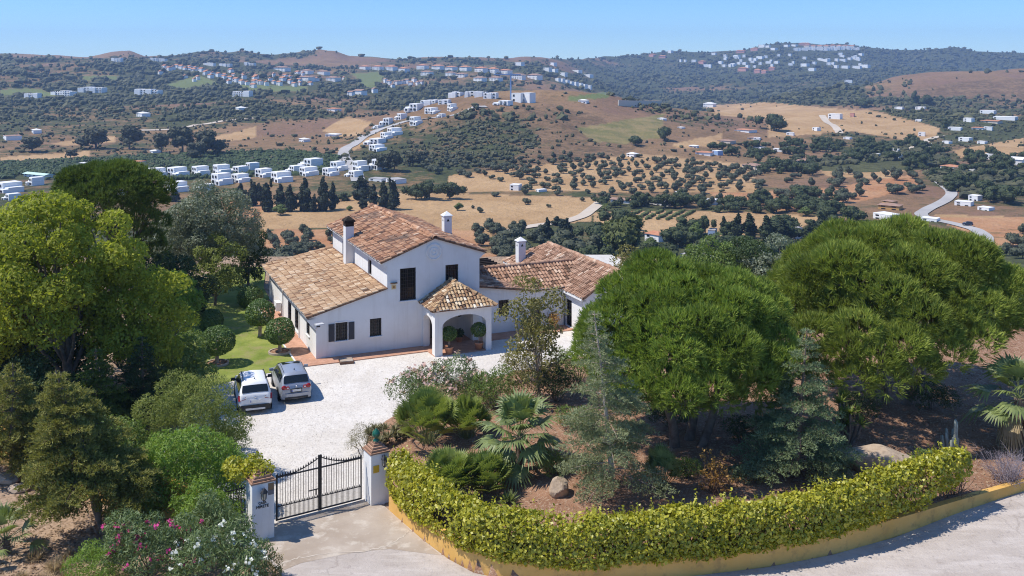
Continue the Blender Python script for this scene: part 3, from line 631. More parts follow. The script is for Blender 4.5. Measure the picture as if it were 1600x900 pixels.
# porch
p_ = MB(); pv = -2.48
po = [(6.97, 0), (7.48, 0)] + arch(8.97, 1.49, 1.86, .64)[0:] + [(10.46, 0), (10.83, 0), (10.83, 2.90), (6.97, 2.90)]
p_.wall(po, [], (0, pv, 0), X_, nF, 0, thick=.42)
side = [(-2.06, 0), (-1.95, 0)] + arch(-1.07, .88, 1.8, .5, 10) + [(-.19, 0), (0.0, 0), (0.0, 2.90), (-2.06, 2.90)]
p_.wall(side, [], (6.97, 0, 0), Y_, nL, 0, thick=.40); p_.wall(side, [], (10.43, 0, 0), Y_, nL, 0, thick=.40)
por = p_.build('porch', M['white'], villa)
m = MB(); m.box((6.86, -1.3, 2.86), (.14, 2.6, .09)); m.box((8.9, -2.58, 2.86), (4.0, .14, .09)); m.box((10.94, -1.3, 2.86), (.14, 2.6, .09)); m.build('cornice', M['fascia'], por)
A_ = (8.9, -1.0, 4.28); B_ = (8.9, 0.0, 4.28); e0 = 2.93
pr = tile_roof([(6.70, -2.74, e0), (11.10, -2.74, e0), A_], (0, -1, -.78), TP, 'porch_roof', villa, wd=.23, course=.30, seed=6, bias=.08)
tile_roof([(6.70, 0, e0), (6.70, -2.74, e0), A_, B_], (-1, 0, -.6), TP, 'porch_roof', villa, wd=.23, course=.30, seed=7)
tile_roof([(11.10, -2.74, e0), (11.10, 0, e0), B_, A_], (1, 0, -.6), TP, 'porch_roof', villa, wd=.23, course=.30, seed=8)
m = MB(); ridge_tiles(m, A_, (6.72, -2.72, e0 + .02), .12); ridge_tiles(m, A_, (11.08, -2.72, e0 + .02), .12); ridge_tiles(m, B_, A_, .12); m.build('hip', TP, pr)
m = MB(); m.box((8.05, 1.46, 1.05), (.95, .08, 2.1)); d_ = m.build('front_door', M['frame'], villa)
m = MB(); [m.box((8.05 + s_ * .22, 1.41, z), (.30, .03, .75)) for s_ in (-1, 1) for z in (.6, 1.5)]; m.build('door_panel', M['wood'], d_)
m = MB(); m.box((9.1, -1.2, 2.55), (.02, .02, .6)); m.lathe([(0, 2.02), (.1, 2.06), (.13, 2.25), (.03, 2.38), (0, 2.38)], (9.1, -1.2, 0), 6); m.build('porch_lantern', M['iron'], villa)
# east wings
e_ = MB()
EW = [(12.71, 13.48, 1.2, 2.28)]
e_.wall([(10.98, 0), (17.7, 0), (17.7, 2.62), (15.2, 2.68), (14.3, 2.82), (10.98, 3.34)], [rect(*EW[0]), rect(15.1, 15.9, .05, 2.1)], (0, .8, 0), X_, nF, .18)
e_.wall([(-2.3, 0), (11.0, 0), (11.0, 2.55), (-2.3, 2.55)], [rect(-.15, .72, .1, 1.95)], (17.85, 0, 0), Y_, nL, .18)
e_.add([(17.85, -2.3, 0), (23.0, -2.3, 0), (23.0, -2.3, 2.55), (20.4, -2.3, 4.15), (17.6, -2.3, 2.5)], [[0, 1, 2, 3, 4]])
e_.add([(23, -2.3, 0), (23, 11, 0), (23, 11, 2.6), (23, -2.3, 2.6)], [[0, 1, 2, 3]]); e_.add([(17.85, 11, 0), (23, 11, 0), (23, 11, 2.6), (17.85, 11, 2.6)], [[3, 2, 1, 0]])
e_.add([(10.98, 5.6, 0), (17.85, 5.6, 0), (17.85, 5.6, 2.7), (10.98, 5.6, 2.7)], [[3, 2, 1, 0]])
e_.box((17.72, -.75, 2.46), (.22, 3.1, .12)); e_.build('wall', M['white'], villa)
window(villa, (0, .8, 0), X_, nF, *EW[0], bars=(5, 5)); window(villa, (0, .8, 0), X_, nF, 15.1, 15.9, .05, 2.1, bars=None, name='door'); window(villa, (17.85, 0, 0), Y_, nL, -.15, .72, .1, 1.95, bars=(4, 4))
tile_roof([(11.0, .52, 3.46), (15.35, .52, 2.77), (11.0, 3.2, 4.02)], (1, 0, -.16), TE, 'roof', villa, seed=9)
r1 = tile_roof([(11.0, 3.2, 4.02), (15.35, .52, 2.77), (17.6, .52, 2.77), (20.2, 3.2, 4.02)], (0, -1, -.47), TE, 'roof', villa, seed=10)
tile_roof([(11.0, 3.2, 4.0), (20.2, 3.2, 4.0), (20.2, 5.8, 2.8), (11.0, 5.8, 2.8)], (0, 1, -.47), TE, 'roof', villa, seed=11)
m = MB(); ridge_tiles(m, (11.0, 3.2, 4.06), (20.0, 3.2, 4.06), .16); ridge_tiles(m, (15.3, .55, 2.80), (11.1, 3.15, 4.03), .07); m.build('ridge', TE, r1)
r2 = tile_roof([(20.3, -2.45, 4.27), (20.3, 8.6, 4.27), (17.52, 11.3, 2.60), (17.52, -2.45, 2.60)], (-1, 0, -.6), TE, 'roof', villa, seed=12)
tile_roof([(20.3, -2.45, 4.27), (20.3, 8.6, 4.27), (23.2, 11.3, 2.60), (23.2, -2.45, 2.60)], (1, 0, -.6), TE, 'roof', villa, seed=13)
tile_roof([(20.3, 8.6, 4.27), (17.52, 11.3, 2.60), (23.2, 11.3, 2.60)], (0, 1, -.6), TE, 'roof', villa, seed=14)
m = MB(); ridge_tiles(m, (20.3, -2.5, 4.30), (20.3, 8.6, 4.30), .16); ridge_tiles(m, (20.3, 8.6, 4.3), (17.55, 11.25, 2.63), .13); m.build('ridge', TE, r2)
# pergola between the wings
m = MB()
for i in range(9): m.box((14.2, 8.4 + i * .62, 2.45), (5.8, .10, .16))
for a in (11.6, 16.9):
    m.box((a, 10.9, 2.30), (.12, 5.6, .14))
    for b in (8.6, 13.2): m.box((a, b, 1.1), (.13, .13, 2.3))
m.build('pergola', M['wood'], villa)
# floodlight on its arm, air conditioner, downpipes
m = MB(); m.bar((.02, -.02, 1.95), (-.05, -.55, 2.30), .04); m.box((.06, -.62, 2.38), (.52, .34, .07), rz=.2); fl = m.build('floodlight', M['steel'], villa)
m = MB(); m.box((.0, -.60, 2.27), (.2, .16, .1)); m.build('lamp_head', M['cartrim'], fl)
m = MB(); m.box((-.30, 11.6, .75), (.36, .85, .62)); ac = m.build('air_conditioner', M['fascia'], villa)
m = MB(); m.lathe([(.22, 0), (.22, .02), (.05, .03), (0, .03)], (0, 0, 0), 16)
for k in range(len(m.v)): m.v[k] = m.v[k] @ np.array([[0, 0, 1.], [0, 1, 0], [-1, 0, 0]]) + np.array([-.485, 11.5, .75])
m.build('fan', M['steel'], ac)
for v_ in (5.05, 11.0): m = MB(); m.tube([(-.06, v_, .05), (-.06, v_, 2.6)], .04); m.build('downpipe', M['fascia'], villa)
# paving round the house
def hpoly(L): return [HW(*q) for q in L]
sheet('paving', hpoly([(-1.25, -1.2), (6.9, -1.25), (6.97, -2.45), (10.9, -2.45), (10.9, -.6), (17.9, -.6), (17.9, .8), (10.4, 1.5), (7.5, 1.5), (0, .1), (0, 16.5), (-1.25, 16.5)]), .075, M['terracotta'], .1)
m = MB(); a_, b_ = HW(-1.30, -1.2), HW(-1.30, 16.5); m.bar(a_ + [0, 0, .05], b_ + [0, 0, .05], .09, .12); tag(m.build('paving_kerb', M['fascia']), kind='structure')
ob_ = [gp(x, y, 2.55) for x, y in ((905, 399), (955, 399), (980, 412), (982, 428), (945, 414))]
ob = empty('outbuilding', (*ob_[0][:2], 0), 0, 'low outbuilding with pale flat roof behind the east wing', 'outbuilding'); q_ = [p[:2] - ob_[0][:2] for p in ob_]
m = MB(); m.prism(q_, -1.5, 2.45); m.build('wall', M['white'], ob); m = MB(); c_ = np.mean(q_, 0); m.prism([c_ + (p - c_) * 1.04 for p in q_], 2.45, 2.58); m.build('roof', mottled('pale_screed', (.52, .49, .44), (.6, .57, .52), .6, .9, .1, c3=(.45, .41, .36), s3=2), ob)
ht = empty('inspection_hatch', gp(541, 567), .3, 'small raised inspection hatch in the gravel before the villa front', 'hatch')
m = MB(); m.box((0, 0, .09), (.85, .75, .16)); m.build('hatch_rim', M['channel'], ht); m = MB(); m.box((0, 0, .195), (.78, .68, .05)); m.build('hatch_cover', M['concrete'], ht)

# ---------------------------------------------------------------- gate, pillars, railing
ga, gb = gp(430, 817)[:2], gp(566, 782)[:2]
gd = norm(gb - ga); gang = math.atan2(gd[1], gd[0]); gL = np.linalg.norm(gb - ga)
gate = empty('driveway_gate', (*ga, 0.0), gang, 'black iron double gate with spear points between two white pillars', 'gate')
def gate_leaf(x0, x1, hinge_left):
    z_in, z_h = 2.22, 1.86; m = MB(); t = .05
    top = lambda x: 1.84 + .02 * (x - x0)
    m.box(((x0 + x1) / 2, 0, .10), (x1 - x0, t, t)); m.box(((x0 + x1) / 2, 0, .62), (x1 - x0, t * .6, t * .6)); m.box(((x0 + x1) / 2, 0, 1.82), (x1 - x0, t, t))
    for x in (x0 + t / 2, x1 - t / 2): m.box((x, 0, 1.0 if True else 0), (t, t, 1.86))
    inner = x1 if hinge_left else x0; outer = x0 if hinge_left else x1
    cv = [(outer + (inner - outer) * s_, 0, 1.86 + .40 * max(0, (s_ - .35) / .65) ** 1.6) for s_ in np.linspace(0, 1, 14)]
    m.tube(cv, .022, 5); m.box((inner + (-.03 if hinge_left else .03), 0, 1.2), (.06, .06, 2.3))
    lf = m.build('gate_leaf', M['iron'], gate)
    b = MB(); sp = MB(); n = 17
    for i in range(n):
        x = x0 + (i + .6) * (x1 - x0) / n; s_ = (x - outer) / (inner - outer); zt = 1.86 + .40 * max(0, (s_ - .35) / .65) ** 1.6
        b.box((x, 0, (zt + .1) / 2), (.018, .018, zt - .1)); sp.lathe([(.014, zt), (.032, zt + .04), (0, zt + .14)], (x, 0, 0), 4)
        x2 = x + (x1 - x0) / n / 2
        if x2 < x1 - .05: b.box((x2, 0, .37), (.016, .016, .52)); sp.lathe([(.012, .62), (.028, .66), (0, .74)], (x2, 0, 0), 4)
    b.build('bars', M['iron'], lf); sp.build('spear_points', M['iron'], lf); return lf
gate_leaf(.03, gL / 2 - .01, True); lf2 = gate_leaf(gL / 2 + .01, gL - .03, False)
m = MB(); m.box((gL / 2 - .28, -.05, .98), (.46, .03, .04)); m.box((gL / 2 - .18, -.05, .86), (.05, .03, .22)); m.build('latch', M['iron'], gate)
lt = MB(); lt.box((0, 0, .36), (.16, .16, .03)); lt.lathe([(.06, 0), (.10, .05), (.115, .27), (.13, .28), (.14, .30), (.02, .42), (0, .47)], (0, 0, 0), 6)
def lantern(parent, loc, ax):
    m = MB(); m.lathe([(.05, -.02), (.085, .03), (.105, .26), (.10, .27)], loc, 6, 0, smooth=False); m.build('lantern_glass', plain('lantern_glass', (.42, .38, .30), .15, .6), parent)
    m = MB(); m.lathe([(0, -.08), (.06, -.03), (.065, 0), (0, .01)], loc, 6, smooth=False); m.lathe([(.16, .27), (.12, .33), (.05, .42), (.02, .43), (0, .52)], loc, 6, smooth=False); m.lathe([(0, .265), (.16, .27)], loc, 6)
    for i in range(6):
        a = i * math.pi / 3; m.bar(np.array(loc) + [.088 * math.cos(a), .088 * math.sin(a), .02], np.array(loc) + [.108 * math.cos(a), .108 * math.sin(a), .27], .018)
    m.bar(np.array(loc) + [0, 0, .36], np.array(loc) + np.array(ax) * .22 + [0, 0, .34], .03); m.build('lantern_frame', M['iron'], parent)
def pillar(name, o, ang, wd, dp, h, label):
    """square white pillar with a stepped clay cap; local x along the front, y to the back"""
    r = empty(name, (*o[:2], 0), ang, label, 'gate pillar'); m = MB(); m.box((wd / 2, dp / 2, h / 2 - .05), (wd, dp, h + .1)); m.build('shaft', M['white'], r)
    k = MB(); n = 5
    for i in range(n):
        s_ = 1 + .10 - i * .21; k.box((wd / 2, dp / 2, h + .035 + i * .085), (wd * s_ + .02, dp * s_ + .02, .06), var=.4 + .12 * (i % 3)); k.box((wd / 2, dp / 2, h + .078 + i * .085), (wd * s_ - .10, dp * s_ - .10, .026), mat=1)
    k.build('clay_cap', [M['tile_east'], M['channel']], r); return r
fang = math.atan2(.507, .862)
LP0 = gp(394, 848); lpil = pillar('gate_pillar', LP0, fang, .87, .87, 2.22, 'white gate pillar with lantern and iron house name, left of the iron gate')
lantern(lpil, (.40, -.22, 1.66), (0, 1, 0))
def lettering(parent, rows, z0, cx, y, mat):
    """welded iron letters standing a little off the wall"""
    for k, (txt, sz, z) in enumerate(rows):
        cu = bpy.data.curves.new('lettering', 'FONT'); cu.body = txt; cu.size = sz; cu.extrude = .012; cu.align_x = 'CENTER'; cu.offset = 0
        o = bpy.data.objects.new('lettering_source', cu); C.objects.link(o)
        bpy.context.view_layer.update(); me = bpy.data.meshes.new_from_object(o.evaluated_get(bpy.context.evaluated_depsgraph_get()))
        bpy.data.objects.remove(o); me.materials.clear(); me.materials.append(mat)
        q = bpy.data.objects.new('lettering', me); C.objects.link(q); q.parent = parent; q.location = (cx, y, z); q.rotation_euler = (R(90), 0, 0)
lettering(lpil, [('CASA', .13, 1.42), ('MIRETE', .155, 1.27)], 0, .40, -.02, M['iron'])
m = MB(); m.box((.74, -.012, 2.03), (.22, .02, .26), mat=0); m.box((.74, -.012, 1.80), (.22, .02, .18), mat=1); m.build('notice_plate', [plain('brown_notice', (.16, .10, .05), .4), plain('slate_notice', (.10, .11, .14), .4)], lpil)
RP0 = gp(580, 790.5); rpil = pillar('gate_pillar', RP0, fang, .80, .85, 2.12, 'white gate pillar with green finial and yellow plaque, beside the end of the hedge')
m = MB(); m.lathe([(.13, 2.50), (.14, 2.56), (.07, 2.60), (.07, 2.66), (.16, 2.72), (.18, 2.82), (.14, 2.93), (.06, 2.99), (.05, 3.02), (0, 3.06)], (.40, .425, 0), 14); m.build('finial', M['green_glaze'], rpil)
lantern(rpil, (.50, -.22, 1.66), (0, 1, 0))
m = MB(); m.box((.22, -.012, 1.50), (.26, .02, .30)); m.build('plaque', M['brass'], rpil)
# iron side railing and the wall left of the gate
rl = empty('side_railing', gp(349, 838), .55, 'narrow black iron railing panel between left pillar and creeper', 'railing')
for z_ in (.12, 1.72): m = MB(); m.box((.4, 0, z_), (.9, .04, .04)); m.build('rail', M['iron'], rl)
m = MB(); [m.box((-.02 + i * .105, 0, .95), (.02, .02, 1.8)) for i in range(9)]; m.build('bars', M['iron'], rl)
LWL = dens(np.array([[*gp(362, 830)[:2], .75], [*gp(300, 812)[:2], 1.35], [*gp(240, 806)[:2], 1.7], [*gp(165, 790)[:2], 1.7], [*gp(60, 745)[:2], 1.6], [*gp(-60, 700)[:2], 1.5]]), 40)[::-1]
ribbon_wall(LWL[:, :2], LWL[:, 2], .25, M['ochre'], 'garden_wall', 'ochre wall half hidden by bright green creeper behind the oleanders')
# ---------------------------------------------------------------- parked cars
def car(name, loc, heading, label, L, W, top, paint, suv):
    root = empty(name, loc, heading, label, 'car')
    ty = np.array([t for t, _ in top]); tz = np.array([z for _, z in top]); ymin, ymax = ty[0], ty[-1]; hw = W / 2
    zt = lambda y: np.interp(y, ty, tz); belt0 = 1.02 if suv else .97; zmax = tz.max()
    def half(y):
        z1 = float(zt(y)); k = 1 - .13 * max(0, (abs(y) - (L / 2 - .55)) / .55) ** 2
        zb = min(belt0, z1 - .03); cab = min(max((z1 - belt0) / (zmax - belt0), 0), 1); wl = hw * k; wr = (wl * .90) * (1 - cab) + hw * .70 * cab
        z0 = .24 + .12 * max(0, (abs(y) - (L / 2 - .5)) / .5)
        return np.array([(0, z0), (wl * .86, z0), (wl * .97, z0 + .10), (wl, .52), (wl * .99, .78 if z1 > .9 else z1 * .8), (wl * .945, zb), (wr + .02, zb + (z1 - zb) * .84), (wr - .09, z1 - .012), (0, z1 + .02 * cab + .012)])
    ys = np.unique(np.r_[np.linspace(ymin, ymax, 40), ty]); S = np.array([half(y) for y in ys]); n, k = S.shape[:2]
    full = np.concatenate([S, S[:, -2:0:-1] * [-1, 1]], 1); kk = full.shape[1]
    V = np.concatenate([full[:, :, :1], np.repeat(ys[:, None, None], kk, 1), full[:, :, 1:]], -1).reshape(-1, 3)
    i = np.arange(n - 1)[:, None] * kk; j = np.arange(kk)[None]; j2 = (j + 1) % kk
    mb = MB(); mb.add(V, np.stack([i + j, i + j2, i + kk + j2, i + kk + j], -1)[:, :, ::-1].reshape(-1, 4), 0, None, True)
    mb.add(V[:kk], [list(range(kk))]); mb.add(V[-kk:], [list(range(kk))[::-1]]); body = mb.build('body', paint, root)
    def patch(y0, y1, a, b, lo, hi, off, mat, name, both=True, skew=0.0, par=None):
        m = MB(); ny = 10
        for sg in (both,):
            rows = []
            for q in np.linspace(0, 1, 5):
                row = []
                for y in np.linspace(y0, y1, ny):
                    yy = y + skew * q * (1 if y > (y0 + y1) / 2 else 0); h = half(yy); f = lo + (hi - lo) * q
                    p = h[a] * (1 - f) + h[b] * f; row.append((sg * (p[0] + off), yy, p[1] + off * .25))
                rows.append(row)
            Vv = np.array(rows).reshape(-1, 3); ii = np.arange(4)[:, None] * ny; jj = np.arange(ny - 1)[None]
            m.add(Vv, np.stack([ii + jj, ii + jj + 1, ii + ny + jj + 1, ii + ny + jj], -1).reshape(-1, 4), 0, None, True)
        return m.build(name, mat, par or root)
    for y0, y1, sk in ((-1.62, -1.10, -.0), (-1.04, -.10, 0), (-.03, 1.02, -.42)):
        for sg_ in (1, -1): patch(y0, y1, 5, 6, .10, .95, .012, M['carglass'], 'side_window', sg_, sk)
    def screen(y0, y1, sgn, name):
        m = MB(); rows = []
        for y in np.linspace(y0, y1, 7):
            h = half(y); xw = h[7][0] + .05
            rows.append([(xw * s_, y + sgn * .015, float(zt(y)) + .016 + .01 * (1 - s_ * s_)) for s_ in np.linspace(-1, 1, 9)])
        Vv = np.array(rows).reshape(-1, 3); ii = np.arange(6)[:, None] * 9; jj = np.arange(8)[None]
        m.add(Vv, np.stack([ii + jj, ii + jj + 1, ii + 9 + jj + 1, ii + 9 + jj], -1).reshape(-1, 4), 0, None, True); return m.build(name, M['carglass'], root)
    screen(ty[2] + .03, ty[3] - .02, -1, 'rear_window'); screen(ty[-5] + .04, ty[-4] - .03, 1, 'windscreen')
    for sx in (-1, 1):
        for y in (-L * .307, L * .318):
            wl = hw * .985; m = MB(); prof = [(.10, -.10), (.31, -.10), (.33, -.07), (.33, .07), (.31, .10), (.21, .105)]
            pr = np.array(prof); an = np.arange(20) * 2 * np.pi / 20
            def disc(pr, mat_, off, nm, par):
                m = MB(); pr = np.array(pr); VV = np.stack([np.repeat(sx * (pr[:, 1:] + off), 20, 1), y + pr[:, :1] * np.cos(an), .33 + pr[:, :1] * np.sin(an)], -1).reshape(-1, 3)
                i_ = np.arange(len(pr) - 1)[:, None] * 20; j_ = np.arange(20)[None]; jn = (j_ + 1) % 20
                m.add(VV, np.stack([i_ + j_, i_ + jn, i_ + 20 + jn, i_ + 20 + j_], -1).reshape(-1, 4), 0, None, True); return m.build(nm, mat_, par)
            wh = disc(prof, M['tyre'], hw - .085, 'wheel', root); disc([(.215, .095), (.16, .085), (.04, .10), (0, .10)], M['rim'], hw - .085, 'rim', wh)
            disc([(.40, .005), (.33, .005)], M['cartrim'], hw - .005, 'wheel_arch', root)
        m = MB(); m.box((sx * (hw + .10), .80, 1.08), (.22, .11, .15), mat=0); m.bar((sx * (hw - .06), .82, 1.03), (sx * (hw + .04), .82, 1.06), .05); m.build('wing_mirror', M['cartrim'] if suv else M['silver'], root)
        m = MB(); zl = .97 if suv else .88
        if suv: m.add([(sx * (hw - .02), ymin + .16, zl + .06), (sx * (hw * .55), ymin - .012, zl - .02), (sx * (hw * .55), ymin - .012, zl - .14), (sx * (hw - .03), ymin - .0, zl - .22), (sx * (hw + .006), ymin + .30, zl - .10)], [[0, 1, 2, 3], ]); m.add([(sx * (hw - .02), ymin + .16, zl + .06), (sx * (hw - .03), ymin, zl - .22), (sx * (hw + .006), ymin + .30, zl - .10)], [[0, 1, 2]])
        else:
            m.lathe([(0, .03), (.11, .02), (.14, -.05)], (0, 0, 0), 14); m.v[-1] = np.c_[m.v[-1][:, 0] + sx * (hw - .22), ymin - .01 - m.v[-1][:, 2] * .6, m.v[-1][:, 1] * .9 + zl]
            m.lathe([(0, .03), (.085, .02), (.11, -.05)], (0, 0, 0), 14); m.v[-1] = np.c_[m.v[-1][:, 0] + sx * (hw - .42), ymin - .01 - m.v[-1][:, 2] * .5, m.v[-1][:, 1] * .9 + zl - .03]
        tl = m.build('tail_light', M['redlamp'], root)
        q = MB(); q.box((sx * (hw - (.40 if suv else .42)), ymin - .028, zl - (.07 if suv else .03)), (.10, .012, .07)); q.build('lamp_lens', M['plate'], tl)
        m = MB(); m.box((sx * (hw - .28), ymax - .17, .66), (.34, .20, .14)); m.build('headlight', M['chrome'], root)
    m = MB(); zb = (.50, .40) if suv else (.47, .30)
    bp_ = [(-hw * .93, ymin + .22), (-hw * .90, ymin + .02), (-hw * .62, ymin - .07), (0, ymin - .10), (hw * .62, ymin - .07), (hw * .90, ymin + .02), (hw * .93, ymin + .22)]
    m.prism(bp_, .26 if suv else .27, .52 if suv else .55); bu = m.build('bumper', M['cartrim'] if suv else paint, root)
    q = MB(); q.box((0, ymin - .10, .33), (1.0 if suv else 1.25, .03, .09)); q.build('skid_plate', M['steel'] if suv else M['cartrim'], bu)
    m = MB(); m.box((0, ymin - .02, .70 if not suv else .72), (.62, .03, .20)); m.build('plate_recess', M['cartrim'] if not suv else paint, root)
    m = MB(); m.box((0, ymin - .045, .70 if not suv else .72), (.52, .02, .11)); pl = m.build('number_plate', M['plate'], root)
    m = MB(); m.box((-.235, ymin - .057, .70 if not suv else .72), (.045, .006, .11)); m.build('plate_band', plain('blue_plate_band', (.02, .05, .35), .5), pl)
    m = MB(); m.lathe([(0, .02), (.05, .015), (.055, -.01)], (0, 0, 0), 12); m.v[-1] = np.c_[m.v[-1][:, 0], ymin - .02 - m.v[-1][:, 2], m.v[-1][:, 1] + (.90 if not suv else .93)]; m.build('badge', M['chrome'], root)
    m = MB(); m.lathe([(0, .07), (.025, .05), (.03, 0)], (0, -1.30, zmax + .0), 8); m.bar((0, -1.30, zmax + .05), (0, -1.46, zmax + .14), .014); m.build('roof_aerial', M['cartrim'], root)
    if suv:
        for sx in (-1, 1):
            m = MB(); m.tube([(sx * hw * .66, y, float(zt(y)) + dz) for y, dz in ((-1.35, .01), (-1.2, .055), (-.5, .065), (.1, .055), (.3, .01))], .022, 6); m.build('roof_rail', M['cartrim'], root)
            m = MB(); m.box((sx * (hw - .005), 0, .33), (.03, L * .42, .16)); m.build('sill_cladding', M['cartrim'], root)
    else:
        m = MB(); y0, y1 = -.15, .45; m.add([(-.5, y0, zt(y0) + .036), (.5, y0, zt(y0) + .036), (.5, y1, zt(y1) + .036), (-.5, y1, zt(y1) + .036)], [[0, 1, 2, 3]]); m.build('sunroof', M['carglass'], root)
        for sx in (-1, 1):
            m = MB(); m.tube([(sx * hw * .665, y, float(zt(y)) + .012) for y in (-1.5, -1, -.4, .2, .5)], .012, 5); m.build('roof_strip', M['cartrim'], root)
        m = MB(); m.box((-.10, -1.93, 1.10), (.46, .01, .07), axes=[(1, 0, 0), (0, .86, .5), (0, -.5, .86)]); m.build('window_sticker', plain('pale_green_sticker', (.16, .36, .30), .4), root)
    return root
MPV = [(-2.10, .62), (-2.09, .93), (-2.03, 1.02), (-1.74, 1.43), (-1.55, 1.52), (-.6, 1.58), (.2, 1.555), (.55, 1.47), (1.25, 1.05), (1.45, .99), (1.92, .84), (2.10, .60)]
SUV = [(-2.05, .66), (-2.04, 1.00), (-1.98, 1.08), (-1.70, 1.48), (-1.55, 1.60), (-.6, 1.65), (.25, 1.62), (.5, 1.53), (1.12, 1.13), (1.35, 1.08), (1.85, .95), (2.05, .66)]
def head(p, q): return math.atan2(q[1] - p[1], q[0] - p[0]) - math.pi / 2
hs = R(21.0)
def car_at(px, py, L, hd): p = gp(px, py); return p + np.array([-math.sin(hd), math.cos(hd), 0]) * L / 2
car('parked_car', car_at(463, 630, 4.2, hs) + [0, 0, .02], hs, 'silver compact people carrier parked on white gravel beside the lawn', 4.2, 1.76, MPV, M['silver'], False)
hw_ = R(19.0)
car('parked_car', car_at(399, 648, 4.1, hw_) + [0, 0, .02], hw_, 'white sport utility car with black roof rails half behind a bush', 4.1, 1.78, SUV, M['carwhite'], True)
# ---------------------------------------------------------------- plant builders
def rdirs(rs, n): return norm(rs.normal(size=(n, 3)))
def leaf_quads(mb, P, Nn, size, rs, asp=.5, jit=.7, mat=0, vb=None, vs=1.0):
    n = len(P)
    if n == 0: return
    D = norm(Nn + jit * rs.normal(size=(n, 3))); T = norm(np.cross(D, rs.normal(size=(n, 3)))); B = np.cross(D, T)
    s = (size * (.65 + .7 * rs.random(n)))[:, None]
    V = np.stack([P - T * s, P - B * s * asp, P + T * s, P + B * s * asp], 1).reshape(-1, 3)
    var = np.clip(rs.random(n) if vb is None else vb + rs.normal(0, .18, n), 0, 1)
    mb.add(V, np.arange(4 * n).reshape(-1, 4), mat, var)
def clump_leaves(mb, clumps, dens, size, rs, asp=.5, jit=.7, low=.45, inner=.25, mat=0):
    """leaves spread through ellipsoid clumps [(centre, radii)], denser at the skin"""
    cc = np.array([c for c, _ in clumps]); rr = np.array([r for _, r in clumps])
    for k, (c, r) in enumerate(clumps):
        c = np.asarray(c, float); r = np.asarray(r, float)
        n = int(dens * 4 * np.pi * ((r[0] * r[1]) ** 1.6 + (r[0] * r[2]) ** 1.6 + (r[1] * r[2]) ** 1.6) ** (1 / 1.6) / 3 ** (1 / 1.6))
        d = rdirs(rs, n); keep = (d[:, 2] > -.25) | (rs.random(n) < low); d = d[keep]; n = len(d)
        rad = 1 - inner * rs.random(n) ** 1.5 + rs.normal(0, .05, n); P = c + d * r * rad[:, None]
        q = np.linalg.norm((P[:, None] - cc[None]) / rr[None], axis=2); q[:, k] = 9; ok = q.min(1) > .72
        vb = np.clip(.5 + rs.normal(0, .12), .2, .8)
        leaf_quads(mb, P[ok], norm(d[ok] / r), size, rs, asp, jit, mat, vb)
def tufts(mb, P, D, L, nb, spread, wd, rs, mat=0, vb=.5):
    """needle or blade tufts: nb narrow blades fanning from each point round its axis"""
    n = len(P)
    if n == 0: return
    A = np.repeat(D, nb, 0); B0 = np.repeat(P, nb, 0); d = norm(A + spread * rs.normal(size=(n * nb, 3)))
    l = (L * (.7 + .5 * rs.random(n * nb)))[:, None]; wv = norm(np.cross(d, rs.normal(size=d.shape))) * wd
    V = np.stack([B0 - wv * .5, B0 + d * l * .5 - wv, B0 + d * l, B0 + d * l * .5 + wv], 1).reshape(-1, 3)
    mb.add(V, np.arange(4 * n * nb).reshape(-1, 4), mat, np.repeat(np.clip(rs.normal(vb, .22, n), 0, 1), nb))
def limbs(mb, base, top, r0, targets, rs, bend=.12, lean=None):
    """tapered trunk and limbs running to the given points"""
    base = np.asarray(base, float); top = np.asarray(top, float); s_ = np.linspace(0, 1, 8)
    sw = (rs.normal(0, bend, 3) * [1, 1, 0])[None] * np.sin(s_ * np.pi)[:, None]
    pts = base + (top - base) * s_[:, None] + sw; mb.tube(pts, r0 * (1.15 - .55 * s_) * np.where(s_ < .1, 1.2, 1), 8)
    for t in targets:
        t = np.asarray(t, float); i = int(rs.integers(3, 8)); a = pts[min(i, 7)]; u_ = np.linspace(0, 1, 6)[:, None]
        mid = (a + t) / 2 + rs.normal(0, .12, 3) * np.linalg.norm(t - a); q = a * (1 - u_) ** 2 + 2 * mid * u_ * (1 - u_) + t * u_ ** 2
        rr = r0 * (.42 - .34 * u_[:, 0]) ; mb.tube(q, np.maximum(rr, .012), 5, cap=False)
def shell_clumps(c, r, n, cr, rs, up=-.2, flat=.8, vary=.35, shell=.35):
    """clumps placed over the outer part of an ellipsoid crown"""
    out = []; c = np.asarray(c, float); r = np.asarray(r, float); tries = 0
    while len(out) < n and tries < n * 60:
        tries += 1; d = rdirs(rs, 1)[0]
        if d[2] < up: continue
        p = c + d * r * (1.06 - (shell + .06) * rs.random() ** 1.3); k = cr * (1 + vary * rs.normal()); k = max(k, cr * .45)
        if all(np.linalg.norm((p - q) / [1, 1, .8]) > .62 * (k + s_[0]) * .8 for q, s_ in out): out.append((p, np.array([k, k * (.85 + .3 * rs.random()), k * flat])))
    return out
def tree(name, base, label, cat, crown_fn, trunk_fn, leafmat, barkmat='bark', group=None, rz=0.0):
    r = empty(name, base, rz, label, cat, group); mb = MB(); info = crown_fn(mb); mb.build('crown', leafmat, r)
    if trunk_fn: t = MB(); trunk_fn(t, info); t.build('trunk', M[barkmat], r)
    return r
